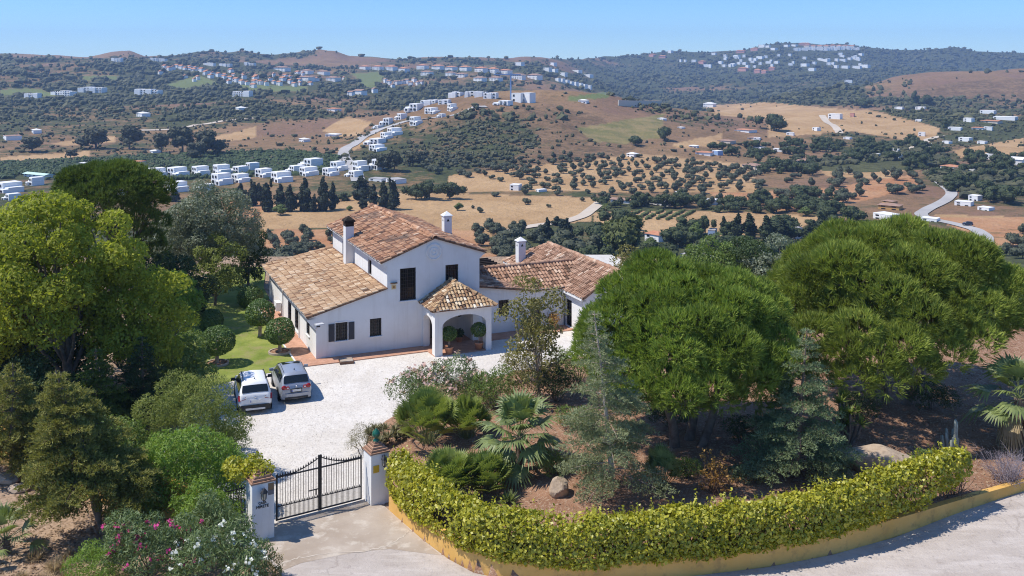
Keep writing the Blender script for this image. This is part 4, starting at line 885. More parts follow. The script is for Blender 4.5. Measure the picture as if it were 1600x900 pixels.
def broadleaf(name, base, label, c, r, n, cr, leafmat, seed, size=.10, dens=60, trunk=.22, top=None, cat='tree', group=None, flat=.8, up=-.25, bark='bark', asp=.5, shell=.4, jit=.7, limbn=9, inner=.3, vary=.35):
    rs = np.random.default_rng(seed); dens *= 1.45
    def crown(mb):
        cl = shell_clumps(c, r, n, cr, rs, up, flat, shell=shell, vary=vary); clump_leaves(mb, cl, dens, size, rs, asp, jit, inner=inner)
        # sprigs that break the outline
        P = np.concatenate([cc + rdirs(rs, 14) * rr * 1.12 for cc, rr in cl]); P = P[P[:, 2] > .1]; leaf_quads(mb, P, norm(P - np.asarray(c)), size, rs, asp, 1.0)
        return cl
    def tr(mb, cl):
        tp = np.asarray(top if top is not None else (c[0] * .6, c[1] * .6, c[2] - r[2] * .35)); ks = rs.permutation(len(cl))[:limbn]
        limbs(mb, (0, 0, -.3), tp, trunk, [cl[k][0] for k in ks], rs)
    return tree(name, base, label, cat, crown, tr if trunk else None, leafmat, bark, group)
def needle_dome(name, base, label, c, r, n, cr, leafmat, seed, trunks, L=.34, per=70, nb=9, cat='pine', flat=.7, up=-.05, spread=.33, wd=.016, extra=None, upbias=.75, shell=.18, vary=.38):
    """rounded pine: clumps of upright needle brushes on a dome over forking trunks"""
    rs = np.random.default_rng(seed); base = np.asarray(base, float); rt = empty(name, base, 0, label, cat); mb = MB()
    cl = shell_clumps(c, r, n, cr, rs, up, flat, vary, shell=shell) + (extra or []); cc = np.array([q for q, _ in cl]); rr = np.array([q for _, q in cl])
    for k, (p, q) in enumerate(cl):
        m_ = int(per * (q[0] / cr) ** 2 * rs.uniform(.55, 1.15)); d = rdirs(rs, m_ * 2); d = d[(d[:, 2] > -.35) | (rs.random(len(d)) < .25)][:int(m_ * 1.4)]
        P = p + d * q * (.80 + .22 * rs.random((len(d), 1))); qq = np.linalg.norm((P[:, None] - cc[None]) / rr[None], axis=2); qq[:, k] = 9; ok = qq.min(1) > .74
        ax = norm(d + [0, 0, upbias] + rs.normal(0, .18, d.shape)); tufts(mb, P[ok], ax[ok], L, nb, spread, wd, rs, 0, float(np.clip(rs.normal(.45, .24), .02, .95)))
    mb.build('crown', leafmat, rt)
    tw = MB()
    for k in rs.permutation(len(cl))[:40]:
        p, q = cl[k]; d = rdirs(rs, 1)[0]; d[2] = abs(d[2]) * .3; a = p + d * q * .5
        for _ in range(3): e = a + norm(d + rs.normal(0, .5, 3)) * q[0] * rs.uniform(.6, .95); tw.tube([a, (a + e) / 2 + rs.normal(0, .06, 3), e], [.018, .012, .004], 4, cap=False)
    t = tw
    for i, (b, tp, r0) in enumerate(trunks):
        near = sorted(range(len(cl)), key=lambda k: np.linalg.norm(cl[k][0][:2] - np.asarray(tp)[:2]) + rs.random() * 2)[:14]
        limbs(t, b, tp, r0, [cl[k][0] - [0, 0, cl[k][1][2] * .3] for k in near], rs, .25)
    t.build('trunk', M['bark'], rt); return rt
def cedar(name, base, label, h, rad, leafmat, seed, z0=.15, whorls=22, per=6, L=.13, dens=1.0, lean=(0, 0), droop=.12, trunk=.13, power=.9, cat='conifer', wd=.012, bare=0.0, bark='bark', spray=.42):
    """tiered conifer: whorls of level branches carrying flat sprays of short needles"""
    rs = np.random.default_rng(seed); rt = empty(name, base, 0, label, cat); mb = MB(); t = MB()
    s_ = np.linspace(0, 1, 14); ctr = lambda z: np.array([lean[0] * (z / h) ** 1.3, lean[1] * (z / h), z])
    t.tube([ctr(z) for z in s_ * h - np.where(s_ == 0, .3, 0)], trunk * (1.08 - s_) + .006, 8)
    for w_ in range(whorls):
        zf = z0 + (1 - z0) * (w_ + rs.random() * .6) / whorls; z = zf * h
        if zf > .985: continue
        for b in range(per):
            if rs.random() < bare * (1 - zf): continue
            a = rs.random() * 2 * np.pi; rr = rad * ((1 - zf) / (1 - z0)) ** power * (.6 + .5 * rs.random()) + .12
            d = np.array([math.cos(a), math.sin(a), 0]); q = np.linspace(0, 1, 7)
            rise = .22 * rr * (.3 + zf); br = ctr(z) + d[None] * (rr * q)[:, None] + np.c_[np.zeros(7), np.zeros(7), rise * q - (droop * rr + rise * .5) * q ** 2.2]
            t.tube(br, np.linspace(max(.012, trunk * .22 * (1 - zf * .6)), .005, 7), 4, cap=False)
            side = np.array([-d[1], d[0], 0]); nt_ = max(3, int(rr * 7 * dens))
            P = []; D = []
            for k in range(nt_):
                u_ = .22 + .78 * (k + rs.random()) / nt_; o = br[0] + (br[-1] - br[0]) * u_; o[2] = np.interp(u_, q, br[:, 2]); sg = 1 if k % 2 else -1
                ln = spray * rr * (1 - u_ * .55) + .06; tw = norm(side * sg + d * .7 + [0, 0, rs.normal(0, .12)]); m_ = max(2, int(ln / (L * .55)))
                for j in range(m_): P.append(o + tw * ln * (j + .5) / m_ + rs.normal(0, .02, 3) - [0, 0, .12 * ln * (j / m_) ** 2]); D.append(norm(tw + [0, 0, .55]))
            tufts(mb, np.array(P), np.array(D), L, 6, .55, wd, rs)
    mb.build('crown', leafmat, rt); t.build('trunk', M[bark], rt); return rt
def fan(mb, hub, d, rad, rs, nseg=16, sweep=2.5, droop=.25, mat=0, wd=.026, var=None):
    """one fan leaf: pleated segments spreading from the end of the stalk"""
    d = norm(np.asarray(d, float)); up = np.array([0, 0, 1.]); x = norm(np.cross(d, up + rs.normal(0, .12, 3))); nrm_ = np.cross(x, d)
    for i in range(nseg):
        a = (i / (nseg - 1) - .5) * sweep * (1 + rs.normal(0, .02)); e = d * math.cos(a) + x * math.sin(a); l = rad * (1 - .25 * (abs(a) / (sweep / 2)) ** 2) * (.9 + .2 * rs.random())
        wv = np.cross(e, nrm_) * wd * rad * 2.0; m1 = hub + e * l * .55 + nrm_ * .03 * rad; tip = hub + e * l - up * droop * rad * (.5 + rs.random())
        mb.add([hub - wv * .25, m1 - wv, tip, m1 + wv, hub + wv * .25], [[0, 1, 2, 3, 4]], mat, float(np.clip(rs.normal(.5, .2), 0, 1)) if var is None else var)
def fan_palm(name, base, label, trunk_h, n, rad, stalk, leafmat, seed, cat='palm', low=-.35, dead=0, trunk_r=.14, nseg=16, high=.95):
    rs = np.random.default_rng(seed); rt = empty(name, base, 0, label, cat); t = MB()
    if trunk_h > .15:
        z = np.linspace(-.15, trunk_h, 12); t.tube([(0, 0, q) for q in z], trunk_r * (1 + .12 * rs.random(12)), 10)
        tufts(t, np.stack([rs.normal(0, .05, 160), rs.normal(0, .05, 160), rs.random(160) * trunk_h], -1), norm(np.c_[rs.normal(size=(160, 2)), np.full(160, .6)]), trunk_r * 1.5, 2, .3, .02, rs)
        t.build('trunk', M['bark'], rt)
    mb = MB(); st = MB(); dd = MB()
    for i in range(n + dead):
        isd = i >= n; a = i * 2.399 + rs.normal(0, .2); el = (low + (high - low) * ((i + .5) / n) ** .9) * math.pi / 2 if not isd else -.9 - .4 * rs.random()
        d = np.array([math.cos(a) * math.cos(el), math.sin(a) * math.cos(el), math.sin(el)]); ln = stalk * (.8 + .4 * rs.random()) * (1 if not isd else .7)
        p0 = np.array([0, 0, max(trunk_h - .05, .05)]); q = np.linspace(0, 1, 5)[:, None]; pts = p0 + d * ln * q - np.array([0, 0, .10 * ln]) * q ** 2; st.tube(pts, .014, 4, cap=False)
        dirn = norm(pts[-1] - pts[-2]); fan(dd if isd else mb, pts[-1], dirn, rad * (.8 + .35 * rs.random()), rs, nseg, droop=.22 if not isd else .5)
    mb.build('fronds', leafmat, rt); st.build('stalks', M['stalk'], rt)
    if dead: dd.build('dead_fronds', M['deadleaf'], rt)
    return rt
def clump_palm(name, base, label, spread, h, n, rad, leafmat, seed, cat='palm'):
    """bushy palm with many small fans rising from the ground"""
    rs = np.random.default_rng(seed); rt = empty(name, base, 0, label, cat); mb = MB(); st = MB()
    for i in range(n):
        a = rs.random() * 2 * np.pi; rr = spread * math.sqrt(rs.random()); el = math.atan2(h * (.55 + .5 * rs.random()), rr + .05); o = np.array([math.cos(a) * rr * .25, math.sin(a) * rr * .25, 0])
        hub = np.array([math.cos(a) * rr, math.sin(a) * rr, h * (1 - .55 * (rr / spread) ** 2) * (.65 + .4 * rs.random())]); st.tube([o, (o + hub) / 2 + [0, 0, .08], hub], .009, 3, cap=False)
        fan(mb, hub, norm(hub - o + [0, 0, .1]), rad * (.75 + .5 * rs.random()), rs, 15, 2.7, .12, wd=.024)
    mb.build('fronds', leafmat, rt); st.build('stalks', M['stalk'], rt); return rt
def bush(name, base, label, c, r, n, cr, leafmat, seed, size=.05, dens=220, cat='shrub', flowers=None, fmat=None, asp=.3, flat=.85, up=-.3, jit=.8, group=None, fsize=.055, fpatch=None, stems=7):
    rs = np.random.default_rng(seed); rt = empty(name, base, 0, label, cat, group); mb = MB(); dens *= 1.3
    cl = shell_clumps(c, r, n, cr, rs, up, flat, shell=.55); clump_leaves(mb, cl, dens, size, rs, asp, jit, low=.7, inner=.4)
    P = np.concatenate([cc + rdirs(rs, 12) * rr * 1.15 for cc, rr in cl]); P = P[P[:, 2] > .03]; leaf_quads(mb, P, rdirs(rs, len(P)), size, rs, asp, 1)
    mb.build('foliage', leafmat, rt)
    t = MB()
    for k in rs.permutation(len(cl))[:stems]: q = cl[k][0]; t.tube([(rs.normal(0, .08), rs.normal(0, .08), -.15), q * [.5, .5, .55], q], [.03, .022, .01], 5, cap=False)
    if stems: t.build('stems', M['bark'], rt)
    if flowers:
        k = 0; flowers = min(flowers, 95)
        while k < flowers:
            cc, rr = cl[int(rs.integers(len(cl)))]; d = rdirs(rs, 1)[0]
            if d[2] < -.1 or d[1] > .6: continue
            p = cc + d * rr * 1.05
            if fpatch is not None and not fpatch(p): k += .2; continue
            m_ = int(rs.integers(5, 11)); f = MB(); leaf_quads(f, p + rs.normal(0, fsize * .9, (m_, 3)), np.tile(norm(d + [0, 0, .5]), (m_, 1)), fsize, rs, .8, .8); f.build('flower_cluster', fmat, rt); k += 1
    return rt
def tuft_plant(name, base, label, n, L, wd, leafmat, seed, cat, spread=.8, heads=1, hr=.0, hz=0.0, stem=0.0):
    """rosettes of stiff blades (yucca, aloe, agave, dry grass)"""
    rs = np.random.default_rng(seed); rt = empty(name, base, 0, label, cat); mb = MB(); t = MB()
    for k in range(heads):
        a = rs.random() * 6.28; o = np.array([math.cos(a) * hr * rs.random() ** .5, math.sin(a) * hr * rs.random() ** .5, hz * (.3 + .7 * rs.random()) if hz else 0])
        d = rdirs(rs, n); d[:, 2] = np.abs(d[:, 2]) * 1.1 + .12; d = norm(d); P = np.tile(o, (n, 1)); l = (L * (.75 + .4 * rs.random(n)))[:, None]
        wv = norm(np.cross(d, [0, 0, 1.])) * wd; tip = P + d * l - np.array([0, 0, 1.]) * l * .15 * (1 - d[:, 2:])
        V = np.stack([P - wv * .6, P + d * l * .45 - wv, tip, P + d * l * .45 + wv, P + wv * .6], 1).reshape(-1, 3)
        mb.add(V, np.arange(5 * n).reshape(-1, 5), 0, np.clip(rs.normal(.5, .25, n), 0, 1))
        if stem: t.tube([(o[0] * .3, o[1] * .3, -.1), o * [.8, .8, .5], o], stem, 6)
    mb.build('leaves', leafmat, rt)
    if stem: t.build('stem', M['bark'], rt)
    return rt
def twig_bush(name, base, label, r, h, n, mat, seed, cat='shrub', leafmat=None, ln=0, lsize=.04):
    rs = np.random.default_rng(seed); rt = empty(name, base, 0, label, cat); mb = MB(); lf = MB()
    for i in range(n):
        a = rs.random() * 6.28; o = np.array([rs.normal(0, r * .25), rs.normal(0, r * .25), 0]); q = o + np.array([math.cos(a) * r * rs.random() ** .6, math.sin(a) * r * rs.random() ** .6, h * (.4 + .6 * rs.random())])
        m_ = (o + q) / 2 + rs.normal(0, .1, 3) * h; mb.tube([o, m_, q], [.012, .008, .004], 3, cap=False)
        for k in range(4):
            s_ = m_ + (q - m_) * rs.random(); e = s_ + rs.normal(0, .22, 3) * h * .5 + [0, 0, .06]; mb.tube([s_, e], [.005, .003], 3, cap=False)
            if ln: leaf_quads(lf, e + rs.normal(0, .05, (ln, 3)), rdirs(rs, ln), lsize, rs, .5, 1)
    mb.build('twigs', mat, rt)
    if ln: lf.build('dry_leaves', leafmat, rt)
    return rt
def rock(name, base, label, size, seed, rz=0.0, mat='rock'):
    rs = np.random.default_rng(seed); bm = bmesh.new(); bmesh.ops.create_icosphere(bm, subdivisions=4, radius=1)
    V = np.array([v.co for v in bm.verts]); fs = [[v.index for v in f.verts] for f in bm.faces]; bm.free()
    pl = rdirs(rs, 26); dist = .72 + .3 * rs.random(26)
    dd = V @ pl.T; s_ = np.where(dd > 1e-3, dist[None] / np.maximum(dd, 1e-3), 9).min(1); V = V * np.minimum(s_, 1.05)[:, None]
    V = V * (1 + .05 * (fbm(V[:, 0] * 3 + V[:, 2] * 2, V[:, 1] * 3, 1, seed)[:, None])) * np.asarray(size) / 2
    mb = MB(); mb.add(V, fs); o = mb.build(name, M[mat]); o.location = tuple(np.asarray(base) + [0, 0, size[2] * .22]); o.rotation_euler = (0, 0, rz); return tag(o, label, 'rock')
M['stalk'] = plain('palm_stalk', (.20, .24, .09), .6)
M['deadleaf'] = leaf('dead_palm_leaf', (.30, .22, .12), (.50, .40, .25), .2, .2)
M['l_robinia'] = leaf('yellow_green_leaves', (.10, .135, .014), (.37, .39, .048), .45, .35, clump=.6)
M['l_dark'] = leaf('dark_green_leaves', (0.022, 0.043, 0.015), (0.069, 0.106, 0.031), .22, .4)
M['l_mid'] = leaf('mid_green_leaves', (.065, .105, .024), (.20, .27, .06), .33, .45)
M['l_bright'] = leaf('bright_green_leaves', (.085, .15, .02), (.24, .35, .055), .38, .45)
M['l_feather'] = leaf('feathery_olive_green_leaves', (.085, .11, .028), (.26, .29, .075), .33, .3)
M['l_olive'] = leaf('grey_green_olive_leaves', (.085, .105, .066), (.25, .28, .18), .2, .5)
M['l_pine'] = leaf('fresh_pine_needles', (.055, .085, .015), (.275, .355, .058), .30, .3, (.42, .48, .10), .8)
M['l_pine2'] = leaf('yellowish_pine_needles', (.062, .085, .015), (.30, .355, .062), .30, .3, (.44, .47, .11), .8)
M['l_umbrella'] = leaf('umbrella_pine_needles', (.040, .070, .014), (.150, .200, .036), .25, .3)
M['l_cedar'] = leaf('grey_green_cedar_needles', (.11, .130, .062), (.31, .34, .175), .2, .3)
M['l_cedar2'] = leaf('dusty_green_cedar_needles', (.085, .115, .055), (.24, .30, .15), .2, .3)
M['l_cypress'] = leaf('olive_tinted_conifer_needles', (.07, .08, .02), (.30, .29, .075), .25, .3, (.45, .38, .11))
M['l_palm'] = leaf('fan_palm_leaves', (.075, .115, .035), (.25, .30, .10), .28, .55)
M['l_palm2'] = leaf('low_fan_palm_leaves', (.08, .12, .022), (.27, .32, .07), .3, .5)
M['l_hedge'] = leaf('yellow_green_hedge_leaves', (.15, .18, .014), (.50, .46, .040), .32, .6, (.66, .56, .08), 2.2)
M['l_oleander'] = leaf('oleander_leaves', (0.060, 0.098, 0.038), (0.188, 0.247, 0.090), .25, .45)
M['l_bronze'] = leaf('bronzed_green_leaves', (.080, .075, .022), (.27, .24, .075), .32, .45, (.30, .17, .08))
M['l_aloe'] = leaf('dull_aloe_leaves', (0.105, 0.098, 0.049), (0.266, 0.238, 0.119), .15, .4)
M['l_dry'] = leaf('dry_orange_leaves', (0.250, 0.130, 0.030), (0.460, 0.270, 0.080), .3, .3)
M['l_straw'] = leaf('straw_grass', (0.260, 0.170, 0.090), (0.450, 0.340, 0.200), .2, .2)
M['l_topiary'] = leaf('glossy_topiary_leaves', (0.039, 0.083, 0.018), (0.128, 0.203, 0.042), .25, .55)
M['l_yucca'] = leaf('lime_yucca_leaves', (0.080, 0.120, 0.020), (0.240, 0.290, 0.060), .25, .45)
M['lavender'] = mottled('grey_lavender_twigs', (.25, .21, .23), (.38, .33, .36), 5, .9, 0)
M['twig'] = mottled('brown_twigs', (.12, .07, .045), (.22, .14, .09), 5, .9, 0)
M['f_pink'] = leaf('hot_pink_petals', (.50, .03, .17), (.68, .10, .30), .25, .2)
M['f_white'] = leaf('white_petals', (.66, .66, .58), (.80, .80, .74), .25, .2)
M['f_pale'] = leaf('pale_pink_petals', (.58, .34, .29), (.74, .54, .47), .25, .2)
M['cactus'] = mottled('grey_cactus', (.20, .22, .18), (.30, .32, .27), 4, .8, .3)
# ---------------------------------------------------------------- planting round the house
def cr(base, x0, x1, y0, y1, dr=.85, m=0.0):
    """crown centre and radii (relative to the base) for a crown standing over that base"""
    s = base[1] / F; return ((((x0 + x1) / 2 - 800) * s - base[0], 0, H - ((y0 + y1) / 2 - YH) * s - base[2]), ((x1 - x0) / 2 * s - m, (x1 - x0) / 2 * s * dr - m, (y1 - y0) / 2 * s - m))
# hedge over the road wall
def build_hedge():
    rs = np.random.default_rng(77); rt = empty('hedge', (RW[30, 0], RW[30, 1], 0), 0, 'clipped yellow green leafy hedge growing along the low ochre road wall', 'hedge'); off = np.array([RW[30, 0], RW[30, 1], 0])
    P = RW[:, :2]; T = norm(np.gradient(P, axis=0)); Nn = np.c_[-T[:, 1], T[:, 0]]
    px = 800 + F * P[:, 0] / P[:, 1]; cum = np.r_[0, np.cumsum(np.linalg.norm(np.diff(P, axis=0), axis=1))]
    sA = np.interp(597, px, cum); sB = np.interp(1518, px, cum); n = 62000
    s = sA + (sB - sA) * rs.random(n); idx = lambda a: np.stack([np.interp(s, cum, a[:, 0]), np.interp(s, cum, a[:, 1])], -1)
    c = idx(P); nn = idx(Nn); ppx = np.interp(s, cum, px); wh = np.interp(s, cum, RW[:, 2])
    hh = np.interp(ppx, [597, 640, 760, 900, 1150, 1350, 1440, 1518], [.95, .92, .84, .84, .82, .84, .80, .62]); zc = wh + np.interp(ppx, [597, 1300, 1420, 1518], [.62, .70, .95, 1.30])
    zc = zc + np.interp(ppx, [597, 800, 870, 910, 960], [0, 0, -.10, -.12, 0])
    an = rs.random(n) * 2 * np.pi; lum = 1 + .26 * fbm(s, an * .9, .8, 3, 3) * 2 + .07 * rs.normal(size=n); rad = lum * (1 - .22 * rs.random(n) ** 2)
    ex = np.sign(np.cos(an)) * np.abs(np.cos(an)) ** .75; ez = np.sign(np.sin(an)) * np.abs(np.sin(an)) ** .75
    th = .58 * np.interp(ppx, [597, 630, 1450, 1518], [.75, 1, 1, .7])
    pos = np.c_[c + nn * (.34 + ex * th * rad)[:, None], zc + ez * hh * rad]; nor = norm(np.c_[nn * np.cos(an)[:, None], np.sin(an)])
    thin = (fbm(s * 1.0, an * 1.2, 1.6, 61, 3) > .17) & (rs.random(n) < .75)
    sparse = np.interp(ppx, [1330, 1400, 1518], [0, .55, .8]) * np.clip((zc - pos[:, 2]) / hh + .35, 0, 1); ok = ~thin & (rs.random(n) > sparse) & (pos[:, 2] > wh - .22) & ~((pos[:, 2] < wh + .02) & (np.cos(an) > -.2))
    mb = MB(); leaf_quads(mb, pos[ok] - off, nor[ok], .074, rs, .7, .85)
    up_ = np.nonzero(ok & (np.sin(an) > .2))[0]; up_ = rs.choice(up_, 420)
    for k in range(5): leaf_quads(mb, pos[up_] - off + nor[up_] * (.05 + .05 * k) + np.c_[rs.normal(0, .02, (420, 2)), np.full(420, .035 * k)], rdirs(rs, 420), .06, rs, .6, 1.0)
    mb.build('foliage', M['l_hedge'], rt)
    t = MB()
    for k in range(260):
        q = sA + (sB - sA) * (k + rs.random()) / 260; b = np.array([np.interp(q, cum, P[:, 0]), np.interp(q, cum, P[:, 1])]); m_ = np.array([np.interp(q, cum, Nn[:, 0]), np.interp(q, cum, Nn[:, 1])]); z0 = np.interp(q, cum, RW[:, 2])
        a = np.r_[b + m_ * .5, z0 - .2] - off; t.tube([a, a + [rs.normal(0, .15), rs.normal(0, .12), .7], a + [rs.normal(0, .35), rs.normal(0, .28), 1.25]], [.022, .015, .006], 4, cap=False)
    t.build('stems', M['bark'], rt)
build_hedge()
# --- the two domed pines on the right
b = bp(1075, 700); c, r = cr(b, 906, 1246, 404, 668, 1, .75)
def ex(base, L): return [(np.array([((x - 800) * (base[1] + dy) / F) - base[0], dy, H - (y - YH) * (base[1] + dy) / F - base[2]]), np.array([q, q, q * .72])) for x, y, dy, q in L]
needle_dome('pine_tree', b, 'broad domed bright green pine beside the villa east wing, nearer of the two big pines', (c[0], 1.2, c[2] - .2), (r[0], r[1] * .85, r[2]), 190, .95, M['l_pine'], 11,
            [((-.6, .3, -.4), (-1.8, 1.2, 3.2), .22), ((.5, .2, -.4), (1.6, 1.0, 3.4), .20), ((.1, .9, -.4), (.2, 2.2, 4.2), .2)], L=.38, per=200, nb=9, wd=.018, shell=.3, up=-.62,
            extra=ex(b, [(1015, 610, -3.0, .9), (1060, 615, -3.4, 1.0), (1040, 590, -3.0, .8), (1112, 608, -3.2, .75), (985, 590, -2.2, .8), (1180, 590, -2.4, .9), (1220, 570, -1.6, .9)]))
b = bp(1395, 632); c, r = cr(b, 1222, 1592, 350, 575, 1, .85)
needle_dome('pine_tree', b, 'wide yellowish domed pine farther right, behind the flat rock and cactus', (c[0], 1.2, c[2] - .1), (r[0], r[1] * .85, r[2]), 200, 1.05, M['l_pine2'], 12,
            [((-.9, 0, -.4), (-2.6, .8, 3.4), .24), ((.6, .2, -.4), (2.4, 1.0, 3.6), .22), ((0, .8, -.4), (.2, 2.2, 4.4), .2)], L=.44, per=200, nb=9, wd=.02, shell=.3, up=-.6,
            extra=ex(b, [(1330, 545, -4.2, 1.1), (1370, 560, -4.6, 1.2), (1410, 540, -4.4, 1.2), (1300, 560, -3.8, .9), (1460, 520, -3.6, 1.1), (1500, 500, -3.0, 1.1), (1550, 480, -2.2, 1.1), (1340, 515, -4.0, 1.1), (1440, 495, -4.0, 1.2), (1290, 585, -4.0, .9), (1335, 590, -4.8, 1.0), (1385, 592, -5.0, 1.0), (1430, 575, -4.6, 1.1), (1480, 555, -4.2, 1.1), (1525, 530, -3.4, 1.1), (1255, 560, -3.0, 1.0), (1270, 520, -3.0, 1.1)]))
for k_, (x_, y_, s_, w_, lb_) in enumerate([(1110, 452, 1.9, 2.4, 'dark shrub tree on the slope right behind the nearer domed pine'), (1165, 450, 2.1, 2.6, 'green shrub tree in the gap left between the two domed pines'), (1215, 455, 2.2, 2.6, 'green shrub tree in the gap right between the two domed pines'), (1265, 452, 1.8, 2.6, 'shrub tree behind the left flank of the wide pine'), (1330, 445, 1.8, 2.6, 'shrub tree behind the middle of the wide pine'), (1520, 470, 1.6, 2.3, 'shrub tree behind the right flank of the wide pine'), (1570, 480, 1.7, 2.5, 'dark shrub tree on the slope at the right picture edge'), (1600, 520, 1.5, 2.0, 'low green shrub tree at the right edge above the tall fan palm')]):
    p_ = gp(x_, y_); p_[2] = float(terr(p_[0], p_[1])); broadleaf('shrub_tree', p_, lb_, (0, 0, s_ * .9 - p_[2] * .3), (w_, w_, s_ - p_[2] * .35), 30, .75, M[('l_mid', 'l_dark', 'l_olive')[k_ % 3]], 400 + k_, size=.10, dens=40, trunk=.12, shell=.5, up=-.8)
b = bp(958, 782); cedar('cedar_tree', b, 'slender open blue green cedar with bare grey trunk behind the hedge', 7.6, 2.3, M['l_cedar'], 21, z0=.13, whorls=25, per=6, L=.15, dens=1.35, lean=(-.75, .2), bare=.45, bark='palebark', trunk=.12, power=.85, wd=.013)
b = bp(1245, 748); cedar('cedar_tree', b, 'dense grey blue cedar with layered branches left of the flat rock', 6.4, 2.6, M['l_cedar2'], 22, z0=.06, whorls=19, per=7, L=.14, dens=1.35, lean=(.45, 0), trunk=.13, power=.95, wd=.015)
b = bp(846, 628); c, r = cr(b, 776, 892, 442, 606)
broadleaf('garden_tree', b, 'sparse bronze leaved young tree with pale trunk in front of the east wing', (c[0] * .7, 0, c[2]), (r[0], r[1], r[2]), 46, .42, M['l_bronze'], 31, size=.085, dens=36, trunk=.09, top=(-.3, 0, 2.6), bark='palebark', shell=.85, up=-.7, limbn=26, cat='small tree', vary=.3)
b = np.array([*HW(26.5, -1.2)[:2], 0]); c, r = cr(b, 950, 1030, 388, 470)
broadleaf('garden_tree', b, 'small reddish leaved tree peeping over the domed pine by the east roof', c, (r[0], r[1], r[2] * .8), 34, .55, M['l_bronze'], 32, size=.10, dens=22, trunk=.10, bark='palebark', shell=.8, up=-.5, limbn=16, cat='small tree')
# --- shrubs and palms of the garden bed
b = bp(692, 640); bush('oleander', b, 'pale pink flowering oleander at the edge of the gravel before the porch', (0, 0, 1.15), (2.45, 1.2, 1.15), 40, .55, M['l_oleander'], 41, .07, 95, 'flowering shrub', 95, M['f_pale'], .28, fsize=.085)
b = bp(775, 640); bush('shrub', b, 'loose green shrub right of the pale pink oleander', (0, 0, .95), (1.25, .9, .95), 22, .42, M['l_mid'], 42, .06, 100)
b = bp(868, 628); bush('shrub', b, 'dark green shrub at the foot of the sparse young tree', (0, .2, .8), (1.05, .9, .9), 20, .42, M['l_dark'], 43, .07, 90)
b = bp(820, 600); bush('shrub', b, 'olive toned low shrub by the gravel behind the young tree', (0, .2, .7), (1.5, .8, .75), 20, .42, M['l_bronze'], 44, .06, 90)
b = bp(905, 600); bush('shrub', b, 'green bush between the young tree and the open cedar', (0, .2, 1.0), (1.2, .9, 1.0), 22, .45, M['l_mid'], 45, .07, 80)
clump_palm('dwarf_palm', bp(667, 692), 'bushy fan palm left of the rest, nearest the gravel edge', 1.4, 2.1, 120, .7, M['l_palm2'], 51)
clump_palm('dwarf_palm', bp(728, 684), 'smaller bushy fan palm in front of the pale oleander', 1.1, 1.6, 90, .6, M['l_palm2'], 52)
fan_palm('fan_palm', bp(812, 735), 'large fan palm on a short trunk in the middle of the garden bed', 1.5, 36, 1.15, 1.1, M['l_palm'], 53, low=-.45, trunk_r=.17, nseg=18)
clump_palm('dwarf_palm', bp(703, 770), 'low spreading fan palm close behind the left of the hedge', 1.35, 1.4, 115, .6, M['l_palm2'], 54)
clump_palm('dwarf_palm', bp(757, 768), 'low fan palm squeezed between hedge and large fan palm', 1.05, 1.3, 90, .58, M['l_palm2'], 55)
clump_palm('dwarf_palm', bp(1033, 770), 'upright dark palmetto behind the hedge right of the open cedar', .62, 1.75, 55, .5, M['l_palm'], 56)
tuft_plant('aloe', bp(606, 690), 'mat of dull spiky aloe beside the gravel, left of the fan palms', 34, .42, .035, M['l_aloe'], 57, 'succulent', heads=26, hr=1.0, hz=.55)
b = bp(570, 708); bush('rosemary', b, 'rounded brownish green rosemary bush behind the right gate pillar', (0, 0, .6), (.75, .7, .65), 18, .3, M['l_aloe'], 58, .04, 200, asp=.2)
tuft_plant('yucca', bp(797, 786), 'small spiky yucca just behind the hedge below the fan palm', 46, .52, .022, M['l_palm'], 59, 'succulent', heads=2, hr=.2, hz=.2)
tuft_plant('yucca', bp(1322, 694), 'lime green branching yucca behind the dense cedar', 42, .55, .035, M['l_yucca'], 60, 'succulent', heads=12, hr=.8, hz=2.1, stem=.06)
twig_bush('dry_shrub', bp(1118, 772), 'dried out shrub with orange leaves behind the hedge', .62, 1.6, 34, M['twig'], 61, leafmat=M['l_dry'], ln=5, lsize=.06)
twig_bush('lavender_shrub', bp(1575, 752), 'leafless greyish lavender bush at the end of the road wall', 1.15, 1.45, 130, M['lavender'], 62)
twig_bush('dry_shrub', bp(1482, 768), 'brown leafless twigs under the thin end of the hedge', 1.3, .7, 70, M['twig'], 63)
fan_palm('fan_palm', bp(1592, 705), 'tall fan palm with hanging dead frond at the far right edge', 2.5, 26, 1.25, 1.3, M['l_palm'], 64, low=-.3, dead=7, trunk_r=.2, nseg=20)
rock('boulder', bp(874, 772), 'squarish tan boulder left of the open cedar trunk', (.95, .8, .95), 71)
rock('boulder', bp(1367, 733), 'long flat sandstone slab behind the right end of the hedge', (3.3, 2.0, 1.5), 72, -.15)
